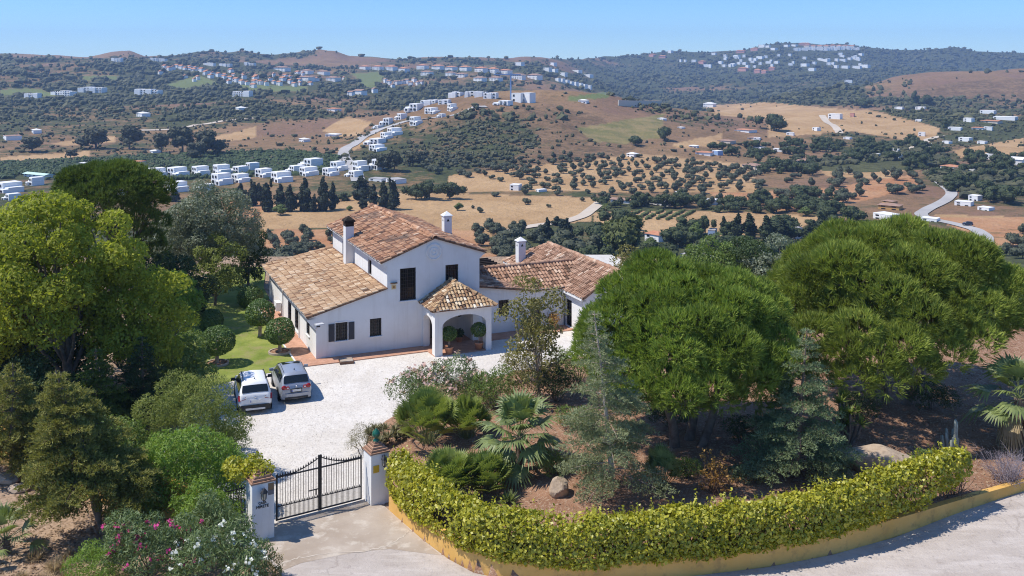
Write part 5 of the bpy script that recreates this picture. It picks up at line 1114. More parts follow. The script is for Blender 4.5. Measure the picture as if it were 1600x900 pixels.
for k_, (x_, y_, s_, mt_, lb_) in enumerate([(742, 622, .7, 'l_palm2', 'small grassy green bush right of the bushy fan palms'), (900, 668, .6, 'l_mid', 'low green shrub left of the open cedar'), (925, 735, .38, 'l_aloe', 'low greyish ground shrub left of the cedar trunk'), (1075, 745, .42, 'l_mid', 'low shrub between palmetto and dry orange shrub'), (1175, 752, .5, 'l_cedar2', 'low dusty shrub left of the dense cedar'), (1160, 690, .6, 'l_dark', 'dark shrub in the pine shade left of the dense cedar'), (1300, 752, .55, 'l_cedar2', 'low dusty shrub right of the dense cedar foot'), (860, 742, .5, 'l_palm2', 'grassy bush right of the large fan palm'), (1440, 728, .4, 'l_mid', 'small green shrub by the right end of the flat slab'), (640, 662, .5, 'l_aloe', 'grey tufty bush left of the bushy fan palms'), (1050, 668, .7, 'l_dark', 'dark shrub among the trunks of the nearer pine'), (1340, 655, .7, 'l_dark', 'dark shrub among the trunks of the wide pine'), (1455, 640, .8, 'l_dark', 'dark shrub under the right side of the wide pine')]):
    bush('shrub', bp(x_, y_), lb_, (0, 0, s_ * .8), (s_ * 1.4, s_ * 1.1, s_ * .85), 16, s_ * .5, M[mt_], 500 + k_, .05, 150)
def cactus():
    b = bp(1488, 712); rt = empty('cactus', b, 0, 'grey green columnar cactus on bare earth near the hedge end', 'cactus'); rs = np.random.default_rng(73); mb = MB()
    for i in range(11):
        a = rs.random() * 6.28; d = .12 + .34 * rs.random(); h = .8 + 1.0 * rs.random(); o = np.array([math.cos(a) * d * .4, math.sin(a) * d * .4, -.05]); q = np.array([math.cos(a) * d, math.sin(a) * d, h * .45]); tp = q + [math.cos(a) * .06, 0, h * .55]
        mb.tube([o, q * [.9, .9, .6], q, (q + tp) / 2, tp - [0, 0, .04], tp], [.05, .065, .075, .075, .06, .01], 7)
    mb.build('stems', M['cactus'], rt)
cactus()
# --- topiary on the lawn
def topiary(base, rx, rz, zc, label, trunk=True, ring=True, seed=1):
    rs = np.random.default_rng(seed); rt = empty('topiary_tree' if trunk else 'clipped_bush', base, 0, label, 'clipped tree' if trunk else 'clipped bush'); mb = MB(); n = int(5200 * rx * rx)
    d = rdirs(rs, n); lump = 1 + .10 * fbm(d[:, 0] * 2 + 9, d[:, 1] * 2 + d[:, 2] * 2, 1, seed, 3) * 2; P = d * [rx, rx, rz] * (lump * (1 - .14 * rs.random(n) ** 2))[:, None]; P[:, 2] = np.maximum(P[:, 2], -rz * .82) + zc
    leaf_quads(mb, P, d, .055, rs, .6, .6); mb.build('crown', M['l_topiary'], rt)
    if trunk: t = MB(); t.tube([(0, 0, -.1), (.02, 0, zc * .5), (0, 0, zc)], [.13, .11, .10], 9); t.build('trunk', M['palebark'], rt)
    if ring: g = MB(); g.lathe([(.62, -.02), (.62, .12), (.72, .12), (.72, -.02)], (0, 0, 0), 28, smooth=False); g.build('ring_kerb', M['concrete'], rt); s_ = MB(); s_.lathe([(.62, .07), (0, .09)], (0, 0, 0), 20); s_.build('soil', M['earth'], rt)
L_ = [0, 0, .045]
topiary(gp(437, 552) + L_, .95, .86, 1.36, 'ball clipped tree in a round kerb nearest the villa wing corner', seed=1)
topiary(gp(339, 570) + L_, 1.08, .92, 1.42, 'ball clipped tree in a round kerb on the left side of the lawn', seed=2)
topiary(gp(406, 526) + L_, .98, .92, 1.55, 'glossy ball clipped tree by the air conditioner', ring=False, seed=3)
topiary(gp(391, 480) + L_, 1.0, .82, .72, 'round clipped bush at the back of the lawn', False, False, seed=4)
topiary(gp(330, 517) + L_, .86, .78, .65, 'round clipped bush in the dark planting left of the lawn', False, False, seed=5)
# --- pots at the porch
def potted(base, label, seed, ball=.52, h=1.25):
    rt = empty('potted_tree', base, 0, label, 'potted tree'); rs = np.random.default_rng(seed); m = MB(); m.lathe([(.0, .0), (.20, 0), (.27, .36), (.31, .37), (.31, .44), (.26, .44), (.25, .38), (0, .38)], (0, 0, 0), 18); m.build('pot', M['pot'], rt)
    t = MB(); t.tube([(0, 0, .3), (.01, 0, h)], .03, 6); t.build('stem', M['palebark'], rt)
    mb = MB(); n = 1500; d = rdirs(rs, n); leaf_quads(mb, d * [ball, ball, ball * .9] * (1 - .35 * rs.random((n, 1)) ** 2) + [0, 0, h], d, .055, rs, .55, .8); mb.build('crown', M['l_topiary'], rt)
pz = [0, 0, .075]
potted(gp(701.5, 554) + pz, 'standard tree in a terracotta pot at the left of the porch arch', 81)
potted(gp(748, 547) + pz, 'standard tree in a terracotta pot at the right of the porch arch', 82)
def potplant(base, label, seed, mat, sc=1.0):
    rt = empty('potted_plant', base, 0, label, 'potted plant'); rs = np.random.default_rng(seed); m = MB(); m.lathe([(0, 0), (.16 * sc, 0), (.22 * sc, .30 * sc), (.25 * sc, .32 * sc), (.2 * sc, .33 * sc), (0, .3 * sc)], (0, 0, 0), 16); m.build('pot', M['pot'], rt)
    mb = MB(); d = rdirs(rs, 500); leaf_quads(mb, d * .34 * sc * rs.random((500, 1)) ** .3 + [0, 0, .55 * sc], d, .06, rs, .5, .8); mb.build('foliage', mat, rt)
potplant(HW(9.5, -.1) + pz, 'dark leafy pot plant inside the porch', 83, M['l_dark']); potplant(HW(16.6, .2) + pz, 'orange pot plant standing by the east wing door', 84, M['l_dry'], 1.3); potplant(HW(14.6, .3) + pz, 'green pot plant under the east wing wall', 85, M['l_mid'], 1.2)
# --- the wooded left side
b = gp(115, 655); broadleaf('broadleaf_tree', b, 'huge yellow green broadleaf tree filling the left edge of the garden', (-1.3, 0, 7.3), (3.7, 3.6, 4.5), 100, .85, M['l_robinia'], 101, size=.115, dens=46, trunk=.3, top=(-.5, 0, 5.0), shell=.55, up=-.6, limbn=22, vary=.4)
b = gp(-25, 640); broadleaf('broadleaf_tree', b, 'yellow green tree crown cut by the left picture edge', (0, 0, 5.4), (3.3, 3.0, 4.0), 70, .85, M['l_robinia'], 117, size=.115, dens=46, trunk=.2, shell=.55, up=-.6, limbn=14, vary=.4)
b = gp(215, 640); broadleaf('broadleaf_tree', b, 'lower yellow green tree crown just right of the huge one', (-.2, 0, 4.6), (2.7, 2.2, 3.2), 54, .75, M['l_robinia'], 102, size=.11, dens=46, trunk=.16, shell=.6, up=-.6, limbn=12)
b = gp(172, 512); c, r = cr(b, 80, 264, 257, 350, .85, .8); needle_dome('umbrella_pine', b, 'dark umbrella pine rising behind the yellow green tree', (c[0], 0, c[2]), (r[0], r[1], r[2] * 1.1), 70, .95, M['l_umbrella'], 103, [((0, 0, -.4), (.3, 0, 7.0), .26), ((.2, .2, 2.5), (2.2, 0, 6.8), .15), ((0, .2, 3), (-2, 0, 7.2), .14)], L=.40, per=150, nb=8, up=-.5, wd=.024, extra=ex(b, [(235, 375, 0, .9), (215, 395, 0, .8), (245, 350, 0, .9), (130, 350, 0, .8), (180, 345, -1, .9), (150, 365, 0, .8), (205, 362, -1, .9), (245, 392, 0, .8), (108, 342, 0, .9), (225, 340, -1.2, .9)]))
b = gp(336, 462); broadleaf('olive_tree', b, 'grey green olive tree tall behind the lawn', (0, 0, 5.1), (3.2, 2.8, 3.6), 92, .78, M['l_olive'], 104, size=.11, dens=52, trunk=.2, shell=.5, up=-.6, asp=.3, vary=.3)
b = gp(292, 462); broadleaf('olive_tree', b, 'second grey green olive, left of the tall one', (0, 0, 4.0), (2.4, 2.4, 2.9), 54, .76, M['l_olive'], 105, size=.11, dens=50, trunk=.18, shell=.5, up=-.6, asp=.3)
b = gp(335, 478); broadleaf('laurel_tree', b, 'brown tinged green tree in front of the tall olive', (.2, 0, 2.7), (1.7, 1.5, 2.5), 30, .62, M['l_feather'], 106, size=.09, dens=62, trunk=.12, shell=.5, up=-.7)
b = gp(388, 448); broadleaf('laurel_tree', b, 'dark tree at the back end of the lawn by the villa', (0, .6, 2.1), (.95, 1.2, 2.2), 26, .62, M['l_dark'], 107, size=.09, dens=70, trunk=.12, shell=.5, up=-.8)
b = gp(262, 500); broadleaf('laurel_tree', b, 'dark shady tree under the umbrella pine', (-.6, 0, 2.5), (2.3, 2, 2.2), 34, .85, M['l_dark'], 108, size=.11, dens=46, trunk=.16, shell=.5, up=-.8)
b = gp(280, 520); broadleaf('laurel_tree', b, 'small bright green tree against the dark trees left of the lawn', (0, 0, 2.3), (1.25, 1.1, 1.7), 22, .55, M['l_bright'], 109, size=.09, dens=62, trunk=.1, shell=.5, up=-.6)
b = gp(302, 492); broadleaf('laurel_tree', b, 'dark green tree on the left back edge of the lawn', (-.3, 0, 1.4), (1.3, 1.1, 1.4), 24, .62, M['l_dark'], 110, size=.09, dens=66, trunk=.12, shell=.5, up=-.8)
b = gp(262, 560); broadleaf('laurel_tree', b, 'glossy mid green tree halfway along the left of the lawn', (0, 0, 1.6), (1.4, 1.3, 1.6), 28, .6, M['l_mid'], 111, size=.085, dens=66, trunk=.12, shell=.5, up=-.8)
b = gp(284, 612); broadleaf('laurel_tree', b, 'mid green bushy tree at the near left corner of the lawn', (.1, 0, 1.6), (1.25, 1.1, 1.75), 26, .52, M['l_mid'], 112, size=.075, dens=80, trunk=.1, shell=.5, up=-.8)
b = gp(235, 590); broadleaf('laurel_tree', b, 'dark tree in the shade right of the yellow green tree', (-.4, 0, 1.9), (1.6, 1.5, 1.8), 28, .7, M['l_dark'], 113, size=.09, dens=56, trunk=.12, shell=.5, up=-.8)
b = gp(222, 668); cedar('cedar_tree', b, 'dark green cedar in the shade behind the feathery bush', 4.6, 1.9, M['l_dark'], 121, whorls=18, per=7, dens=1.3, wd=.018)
b = gp(150, 690); cedar('cedar_tree', b, 'dark conifer under the huge yellow green tree', 4.6, 2.0, M['l_umbrella'], 122, whorls=18, per=7, dens=1.3, wd=.018)
b = gp(158, 834); cedar('conifer_tree', b, 'leaning olive tinted conifer with dark trunk at the lower left', 6.4, 2.45, M['l_cypress'], 123, z0=.22, whorls=19, per=8, L=.15, dens=1.6, lean=(-1.9, .2), trunk=.2, power=.72, wd=.020, spray=.55)
b = gp(20, 740); cedar('conifer_tree', b, 'dark conifer cut by the left edge of the picture', 5.0, 2.4, M['l_cypress'], 124, z0=.12, whorls=20, per=7, L=.15, dens=1.4, trunk=.16, wd=.02)
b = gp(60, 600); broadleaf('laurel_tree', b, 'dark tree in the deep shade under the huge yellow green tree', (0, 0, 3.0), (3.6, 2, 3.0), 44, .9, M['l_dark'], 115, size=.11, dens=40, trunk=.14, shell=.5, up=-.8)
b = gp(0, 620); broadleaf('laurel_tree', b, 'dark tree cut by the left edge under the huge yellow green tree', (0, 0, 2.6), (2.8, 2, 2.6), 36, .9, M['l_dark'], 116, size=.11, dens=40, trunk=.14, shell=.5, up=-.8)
b = gp(190, 752); bush('shrub', b, 'rounded bright shrub between the leaning conifer and the feathery bush', (0, 0, 1.3), (1.3, 1.0, 1.35), 26, .5, M['l_mid'], 142, .08, 90)
b = gp(245, 770); bush('shrub', b, 'fresh green shrub between creeper and feathery bush', (0, 0, 1.2), (1.4, .9, 1.2), 26, .48, M['l_bright'], 143, .075, 100)
b = gp(40, 690); broadleaf('laurel_tree', b, 'dark round shrub tree between the two lower left conifers', (0, 0, 1.7), (2.1, 1.7, 1.9), 30, .7, M['l_dark'], 114, size=.09, dens=56, trunk=.1, shell=.5, up=-.8)
b = gp(296, 744); bush('feathery_bush', b, 'large feathery olive green bush hiding the white car', (0, 0, 2.2), (2.3, 1.7, 1.95), 60, .58, M['l_feather'], 131, .075, 120, 'bush', asp=.22, up=-.7)
b = gp(352, 712); bush('shrub', b, 'white flecked shrub beside the white car', (0, .2, .7), (.85, .7, .7), 20, .4, M['l_oleander'], 132, .06, 110, flowers=8, fmat=M['f_white'], fsize=.05)
b = gp(290, 805); bush('creeper', b, 'bright green feathery creeper mounded over the ochre wall', (0, .2, 1.55), (2.5, .95, 1.45), 60, .52, M['l_bright'], 133, .08, 105, 'climbing plant', asp=.3, up=-.6)
b = gp(384, 834); bush('creeper', b, 'yellow green ivy spilling over the clay cap of the left pillar', (-.1, .25, 2.45), (.75, .6, .36), 16, .28, M['l_hedge'], 134, .07, 110, 'climbing plant', asp=.6)
b = gp(322, 842); bush('shrub', b, 'leafy shrub hiding the wall end beside the side railing', (0, 0, .95), (1.15, .5, 1.05), 22, .42, M['l_bright'], 144, .075, 110)
b = gp(210, 826); bush('shrub', b, 'dark glossy shrub at the foot of the ochre wall', (0, -.1, .75), (.95, .7, .8), 16, .4, M['l_mid'], 135, .08, 90)
b = gp(235, 905); bush('oleander', b, 'oleander with hot pink flowers at the bottom left', (0, 0, 1.15), (1.55, 1.1, 1.1), 34, .48, M['l_oleander'], 136, .08, 120, 'flowering shrub', 60, M['f_pink'], .24, fsize=.055)
b = gp(330, 868); bush('oleander', b, 'grey green oleander without flowers against the left gate pillar', (0, 0, 1.05), (1.0, .8, 1.1), 24, .42, M['l_oleander'], 137, .085, 120, 'flowering shrub', None, None, .2)
b = gp(338, 922); bush('oleander', b, 'oleander with white flowers below the left gate pillar', (0, 0, 1.0), (1.85, 1.1, 1.05), 38, .48, M['l_oleander'], 138, .08, 120, 'flowering shrub', 80, M['f_white'], .24, fsize=.055)
b = gp(150, 915); bush('ground_cover', b, 'fresh green mound of fine leaves left of the pink oleander', (0, 0, .55), (1.0, .8, .6), 20, .4, M['l_bright'], 139, .05, 200, 'shrub', asp=.25)
b = gp(420, 908); bush('shrub', b, 'low rusty tipped shrub at the bottom edge of the apron', (0, 0, .35), (.6, .5, .38), 14, .26, M['l_bronze'], 140, .05, 180)
fan_palm('fan_palm', gp(8, 862), 'low fan palm on dry ground at the lower left edge', .45, 18, .75, .9, M['l_palm'], 141, low=0.0, trunk_r=.15)
for k, (x, y, s_) in enumerate([(85, 890, 1.0), (60, 872, .8), (105, 872, .7), (30, 905, .6), (110, 905, .8), (140, 868, .6), (70, 915, .9)]):
    tuft_plant('dry_grass_tuft', gp(x, y), 'tuft of straw coloured dry grass on the bare ground lower left', 60, .5 * s_, .012, M['l_straw'], 150 + k, 'grass tuft', heads=5, hr=.35 * s_)['group'] = 'dry grass tufts at the lower left'
for k, (x, y, sz, lb) in enumerate([(12, 752, (1.2, .9, .5), 'flat pale boulder cut by the left picture edge'), (40, 742, (1.0, .8, .45), 'pale boulder near the lower left conifer'), (30, 765, (.9, .8, .4), 'low pale boulder in front of the other two lower left boulders')]): rock('boulder', gp(x, y), lb, sz, 170 + k)
rs_ = np.random.default_rng(99)
def scatter_litter(name, pts, mat, size, dens_z=.012):
    mb = MB(); P = np.array(pts); leaf_quads(mb, P, np.tile([0, 0, 1.], (len(P), 1)), size, rs_, .6, .35); return tag(mb.build(name, mat), kind='stuff')
P = []
for k in range(9000):
    x = rs_.uniform(-8, 32); y = rs_.uniform(34, 66)
    P.append((x, y))
P = np.array(P); z = bedz(P[:, 0], P[:, 1]); ok = z > .1; P = np.c_[P[ok], z[ok] + .012]; scatter_litter('leaf_litter', P, leaf('fallen_leaf_litter', (.13, .075, .045), (.36, .25, .16), .05, .1), .07)
P = np.array([gp(rs_.uniform(-60, 200), rs_.uniform(820, 960))[:2] for _ in range(2500)]); scatter_litter('dry_leaf_litter', np.c_[P, np.full(len(P), -.035)], leaf('fallen_leaf_litter', (.16, .09, .055), (.38, .26, .16), .05, .1), .06)
mb = MB(); P = np.c_[rs_.uniform(-7, 30, 900), rs_.uniform(34, 56, 900)]; P = P[fbm(P[:, 0], P[:, 1], 3, 77, 3) > .06]; z = bedz(P[:, 0], P[:, 1]); k = z > .15; P = np.c_[P, z][k]
dd_ = rdirs(rs_, len(P)); dd_[:, 2] = 1.2; tufts(mb, P, norm(dd_), .20, 9, .5, .012, rs_); tag(mb.build('low_weeds', M['l_straw']), kind='stuff')
# loose pale stones on the gravel
GP = np.array([p[:2] for p in G([(345, 620), (480, 575), (670, 550), (780, 545), (640, 635), (560, 720), (430, 810), (385, 740)])])
P = []
while len(P) < 3800:
    q = gp(rs_.uniform(340, 790), rs_.uniform(548, 815)); 
    if inpoly(q[0], q[1], GP): P.append((q[0], q[1], .026))
mb = MB(); leaf_quads(mb, np.array(P), np.tile([0, 0, 1.], (len(P), 1)), .032, rs_, .8, .25); tag(mb.build('loose_gravel', leaf('gravel_stones', (.33, .29, .25), (.74, .70, .65), 0, .1)), kind='stuff')
# ---------------------------------------------------------------- the country beyond: roads
def drape(name, pts, wd, mat, lift=.35, kind='structure'):
    Pw = hit([p[0] for p in pts], [p[1] for p in pts]); k = max(30, len(pts) * 14); Q = dens(Pw[:, :2], k); T = norm(np.gradient(Q, axis=0)); Nn = np.c_[-T[:, 1], T[:, 0]]
    V = []
    for o in (-.5, -.17, .17, .5): q = Q + Nn * wd * o; V.append(np.c_[q, np.maximum(terr(q[:, 0], q[:, 1]), terr(Q[:, 0], Q[:, 1]) - .3) + lift])
    V = np.array(V).transpose(1, 0, 2).reshape(-1, 3); i = np.arange(k - 1)[:, None] * 4; j = np.arange(3)[None]
    mb = MB(); mb.add(V, np.stack([i + j, i + j + 1, i + 4 + j + 1, i + 4 + j], -1).reshape(-1, 4)); return tag(mb.build(name, mat), kind=kind)
ROADM = mottled('grey_valley_road', (.34, .32, .30), (.42, .40, .375), .05, .9, 0)
DIRT = mottled('pale_dirt_track', (.48, .40, .31), (.56, .48, .38), .05, .95, 0)
drape('valley_road', [(560, 285), (556, 268), (546, 256), (536, 245), (538, 235), (556, 224), (578, 210), (600, 200), (640, 189), (690, 184), (722, 176), (765, 168)], 8, ROADM)
drape('valley_road', [(1455, 272), (1466, 284), (1482, 296), (1488, 304), (1478, 314), (1452, 326), (1436, 336), (1450, 343), (1490, 350), (1522, 358), (1540, 370), (1540, 385), (1525, 400)], 5.6, ROADM)
drape('valley_track', [(790, 362), (830, 354), (880, 348), (912, 338), (930, 324), (944, 311)], 5.5, DIRT); drape('valley_track', [(1283, 180), (1290, 190), (1305, 198), (1312, 210)], 7, DIRT)
drape('valley_track', [(1418, 236), (1440, 226), (1450, 218), (1475, 212)], 6, DIRT); drape('valley_track', [(215, 205), (270, 203), (300, 198), (330, 193), (400, 185)], 6, DIRT)
# ---------------------------------------------------------------- trees that can be told apart
def unit_tree(kind, seed, n, mat, asp=.6):
    n = int(n * 1.5)
    """a tree of unit height with its foot at the origin; copies share its meshes"""
    rs = np.random.default_rng(seed); mb = MB(); t = MB()
    if kind == 'olive': cl = [(np.array([rs.normal(0, .20), rs.normal(0, .20), .56 + rs.normal(0, .10)]), np.array([.32, .32, .29]) * (.8 + .4 * rs.random())) for _ in range(7)]; tr = .4
    elif kind == 'cypress': cl = [(np.array([rs.normal(0, .02), rs.normal(0, .02), z]), np.array([q, q, .13])) for z, q in ((.12, .13), (.25, .17), (.38, .175), (.5, .165), (.62, .14), (.74, .11), (.86, .075), (.95, .035))]; tr = .1
    elif kind == 'dark': cl = [(np.array([rs.normal(0, .06), rs.normal(0, .06), z]), np.array([q, q, .14])) for z, q in ((.12, .20), (.22, .26), (.34, .25), (.48, .22), (.60, .19), (.72, .15), (.84, .10), (.94, .05))]; tr = .1
    elif kind == 'tall': cl = [(np.array([rs.normal(0, .16), rs.normal(0, .16), .35 + .5 * rs.random()]), np.array([.2, .2, .17]) * (.8 + .5 * rs.random())) for _ in range(12)]; tr = .4
    else: cl = [(np.array([rs.normal(0, .22), rs.normal(0, .22), .5 + rs.normal(0, .14)]), np.array([.28, .28, .25]) * (.8 + .4 * rs.random())) for _ in range(9)]; tr = .3
    ar = sum(r[0] * r[2] for _, r in cl)
    for c, r in cl:
        m_ = int(n * r[0] * r[2] / ar); d = rdirs(rs, m_); P = c + d * r * (1 - .3 * rs.random((m_, 1))); P[:, 2] = np.maximum(P[:, 2], .04)
        leaf_quads(mb, P, d, .058 if n < 1300 else .044, rs, asp, .6, 0, np.clip(.5 + rs.normal(0, .15), .2, .8))
        th = np.linspace(-1.5, 1.5, 6); mb.lathe(np.c_[np.cos(th) * .78, np.sin(th) * .78], (0, 0, 0), 8, 0, .3, False); mb.v[-1] = mb.v[-1] * r + c; mb.v[-1][:, 2] = np.maximum(mb.v[-1][:, 2], .05)
    rt = empty(kind + '_tree', (0, 0, -500)); mb.build('crown', mat, rt); t.tube([(0, 0, -.06), (.01, 0, tr * .5), (0, 0, tr + .1)], [.04, .03, .02], 5); t.build('trunk', M['bark'], rt); return rt
far = lambda nm, a, b_: leaf(nm, a, b_, .12, .3, clump=.25)
UT = {'olive': [unit_tree('olive', 200 + i, 420, far('valley_olive_leaves', (.040, .050, .028), (.115, .125, .072))) for i in range(2)],
      'dark': [unit_tree('dark', 210 + i, 520, far('dark_cypress_leaves', (.014, .022, .012), (.045, .058, .028))) for i in range(2)],
      'cypress': [unit_tree('cypress', 220, 480, far('slim_cypress_leaves', (.018, .028, .012), (.055, .072, .030)))],
      'round': [unit_tree('round', 230 + i, 480, far('valley_tree_leaves', (.026, .040, .015), (.085, .105, .036))) for i in range(3)],
      'bright': [unit_tree('round', 240, 480, far('bright_valley_leaves', (.05, .075, .016), (.13, .17, .035)))],
      'tall': [unit_tree('tall', 250 + i, 700, far('eucalyptus_leaves', (.035, .042, .022), (.105, .105, .058))) for i in range(2)],
      'big': [unit_tree('tall', 260, 1300, far('tall_pine_leaves', (.05, .065, .016), (.135, .15, .04)))]}
NAMES = {'olive': 'olive_tree', 'dark': 'cypress_tree', 'cypress': 'cypress_tree', 'round': 'valley_tree', 'bright': 'valley_tree', 'tall': 'eucalyptus_tree', 'big': 'pine_tree'}
_used = set(); rs7 = np.random.default_rng(321)
def plant(kind, P, h, wd, label, group=None, sink=.1):
    v = UT[kind][int(rs7.integers(len(UT[kind])))]
    q = dup(v, (P[0], P[1], P[2] - sink), rs7.random() * 6.28, (wd, wd, h), label); q.name = NAMES[kind]; q['category'] = 'tree'
    if group: q['group'] = group
    return q
def plant_px(kind, L, label, group=None, ratio={'olive': 1.25, 'dark': 1.0, 'cypress': 1.0, 'round': 1.1, 'bright': 1.1, 'tall': 1.1, 'big': 1.1}):
    Pw = hit([q[0] for q in L], [q[1] for q in L]); o = np.argsort([q[0] for q in L])
    for k, i in enumerate(o):
        s_ = Pw[i][1] / F; h = L[i][2] * s_; wd = (L[i][3] * s_ / {'olive': .95, 'dark': .52, 'cypress': .36, 'round': .95, 'bright': .95, 'tall': .75, 'big': .8}[kind]) if len(L[i]) > 3 else h * ratio[kind]
        plant(kind, Pw[i], h, wd, label(k, len(L)) if callable(label) else label, group)
ORD = ['first', 'second', 'third', 'fourth', 'fifth', 'sixth', 'seventh', 'eighth', 'ninth', 'tenth', 'eleventh', 'twelfth', 'thirteenth', 'fourteenth', 'fifteenth', 'sixteenth', 'seventeenth', 'eighteenth', 'nineteenth', 'twentieth'] + ['%d%s' % (i, {1: 'st', 2: 'nd', 3: 'rd'}.get(i % 10, 'th')) for i in range(21, 90)]
def nth(desc, where):
    def f(k, n):
        o = 'leftmost' if k == 0 else 'rightmost' if k == n - 1 else ORD[k] + ' from left'
        a = '%s, %s %s' % (desc, o, where)
        return a if len(a.split()) <= 16 else '%s, %s' % (desc, o)
    return f
plant_px('dark', [(272, 315, 22, 16), (375, 320, 32, 20), (394, 322, 38, 18), (405, 314, 27, 15), (419, 331, 47, 22), (437, 325, 36, 18), (454, 331, 40, 22), (475, 330, 50, 22), (490, 331, 26, 14), (506, 330, 52, 20), (520, 328, 42, 16), (566, 312, 36, 30), (567, 326, 20, 14), (583, 322, 33, 15), (600, 327, 42, 18), (613, 328, 48, 20)], nth('dark shaggy cypress in the golden field row', 'in that row'), 'dark cypresses along the golden field')
plant_px('round', [(650, 312, 28, 28), (671, 312, 31, 28), (702, 312, 28, 30), (536, 314, 13, 22)], nth('dark round tree at the far side of the golden field', 'of its group'), 'round trees at the golden field')
plant_px('bright', [(439, 337, 17, 24), (715, 329, 12, 15), (545, 330, 8, 12)], nth('bright green round bush in the golden field', 'of the three'), 'green bushes in the golden field')
plant_px('olive', [(739, 327, 6, 7), (750, 333, 9, 12), (821, 320, 12, 12), (857, 325, 7, 7), (927, 314, 11, 10), (910, 315, 7, 10)], nth('small lone bush on the golden field', 'of its group'), 'lone bushes on the golden field')
plant_px('tall', [(50, 238, 26, 32), (150, 233, 36, 40), (202, 233, 36, 36), (252, 238, 30, 26), (285, 240, 42, 40), (322, 243, 44, 42), (308, 249, 30, 30), (110, 247, 14, 16)], nth('large grey green eucalyptus in the left valley', 'in the valley'), 'eucalyptus trees of the left valley')
plant_px('tall', [(580, 262, 22, 22), (598, 268, 30, 26), (616, 269, 32, 24), (645, 260, 24, 26), (660, 252, 18, 22)], nth('eucalyptus by the road behind the white villas', 'of the five'), 'eucalyptus by the valley road')
plant_px('cypress', [(1131, 368, 29, 12), (1152, 372, 38, 18), (1172, 373, 38, 22), (1199, 381, 42, 24), (1224, 383, 40, 24), (1268, 386, 40, 26), (1285, 382, 48, 24)], nth('tall dark cypress among the houses right of centre', 'in that row'), 'tall cypresses right of centre')
plant_px('round', [(1102, 366, 30, 18), (1205, 205, 28, 30), (1216, 205, 24, 22), (1038, 220, 26, 20), (993, 228, 18, 22), (1478, 200, 16, 16), (1513, 247, 16, 14), (1448, 165, 20, 20), (1430, 166, 24, 12), (1350, 168, 16, 22)], nth('single large dark tree in the right hand valley', 'of the large ones'), 'large single valley trees')
plant_px('big', [(975, 412, 70, 70)], 'tall yellow green pine standing behind the east wing roof')
plant_px('olive', [(890, 412, 50, 62), (925, 410, 42, 40), (862, 400, 30, 30)], nth('large silvery olive behind the east wing', 'of the three'), 'large olives behind the east wing')
plant_px('dark', [(884, 368, 26, 26), (855, 375, 34, 18), (870, 352, 14, 18)], nth('dark cypress clump behind the villa', 'of the three'), 'dark cypresses behind the villa')
plant_px('bright', [(1090, 378, 30, 24), (1300, 330, 16, 22), (1262, 338, 14, 24), (1020, 392, 20, 24), (945, 405, 34, 30), (1340, 345, 16, 22)], nth('bright green tree in the valley right of centre', 'of that kind'), 'bright green valley trees')
def grove(poly, sp, kind, h, label, group, jit=.28, rot=.25, drop=.08, cap=400, avoid=None, hv=.18):
    pw = hit([p[0] for p in poly], [p[1] for p in poly]); x0, y0 = pw[:, 0].min() - 20, pw[:, 1].min() - 30; x1, y1 = pw[:, 0].max() + 20, pw[:, 1].max() + 40
    gx, gy = np.meshgrid(np.arange(-400, 400, sp), np.arange(-400, 400, sp)); c, s_ = math.cos(rot), math.sin(rot)
    X = (x0 + x1) / 2 + gx * c - gy * s_ + rs7.normal(0, sp * jit, gx.shape); Y = (y0 + y1) / 2 + gx * s_ + gy * c + rs7.normal(0, sp * jit, gx.shape)
    X, Y = X.ravel(), Y.ravel(); k = (Y > 150); X, Y = X[k], Y[k]; Zz = terr(X, Y); px = 800 + F * X / Y; py = YH + F * (H - Zz) / Y
    k = inpoly(px, py, poly) & (rs7.random(len(X)) > drop)
    if avoid is not None:
        for a in avoid: k &= ~inpoly(px, py, a)
    I = np.nonzero(k)[0]; I = I[np.argsort(Y[I])][:cap]
    for i in I: hh = h * (1 + rs7.normal(0, hv)); plant(kind, (X[i], Y[i], Zz[i]), hh, hh * (1.15 + rs7.normal(0, .12)), label, group)
    return len(I)
HOUSE_BOX = [[(1010, 366), (1045, 366), (1045, 384), (1010, 384)], [(1060, 394), (1150, 394), (1150, 410), (1060, 410)], [(1120, 370), (1215, 370), (1215, 396), (1120, 396)], [(1230, 345), (1256, 345), (1256, 376), (1230, 376)], [(1225, 395), (1258, 395), (1258, 412), (1225, 412)], [(1010, 308), (1056, 308), (1056, 322), (1010, 322)], [(1375, 312), (1480, 312), (1480, 352), (1375, 352)]]
NOGO = [p for k, p in PATCH if k == 'gold'] + HOUSE_BOX
_n = [grove([(655, 264), (700, 252), (800, 247), (990, 244), (1180, 264), (1190, 300), (1050, 306), (960, 305), (830, 300), (800, 285), (700, 278)], 11.2, 'olive', 3.9, 'dark green olive tree in rows on the tan slope beyond the villa', 'olive trees in rows on the tan slope', .07, .42, .04, 215),
      grove([(1190, 285), (1420, 255), (1450, 300), (1330, 320), (1210, 330)], 13, 'olive', 4.6, 'olive tree scattered over the red earth on the right', 'olive trees on the red earth', .3, .1, .25, 38),
      grove([(400, 350), (520, 350), (560, 372), (500, 392), (470, 425), (400, 425)], 7.5, 'olive', 4.0, 'olive tree in the grove between villa wing and golden field', 'olive trees left behind the villa', .2, .3, .06, 36),
      grove([(745, 358), (850, 352), (850, 395), (790, 412), (745, 400)], 8.5, 'olive', 4.6, 'olive tree in the grove behind the right side of the main house', 'olive trees right behind the villa', .2, .2, .06, 24),
      grove([(1540, 335), (1640, 335), (1640, 420), (1570, 400)], 10, 'olive', 4.2, 'olive tree on the earth slope at the right edge', 'olive trees at the right edge', .25, .2, .15, 12)]
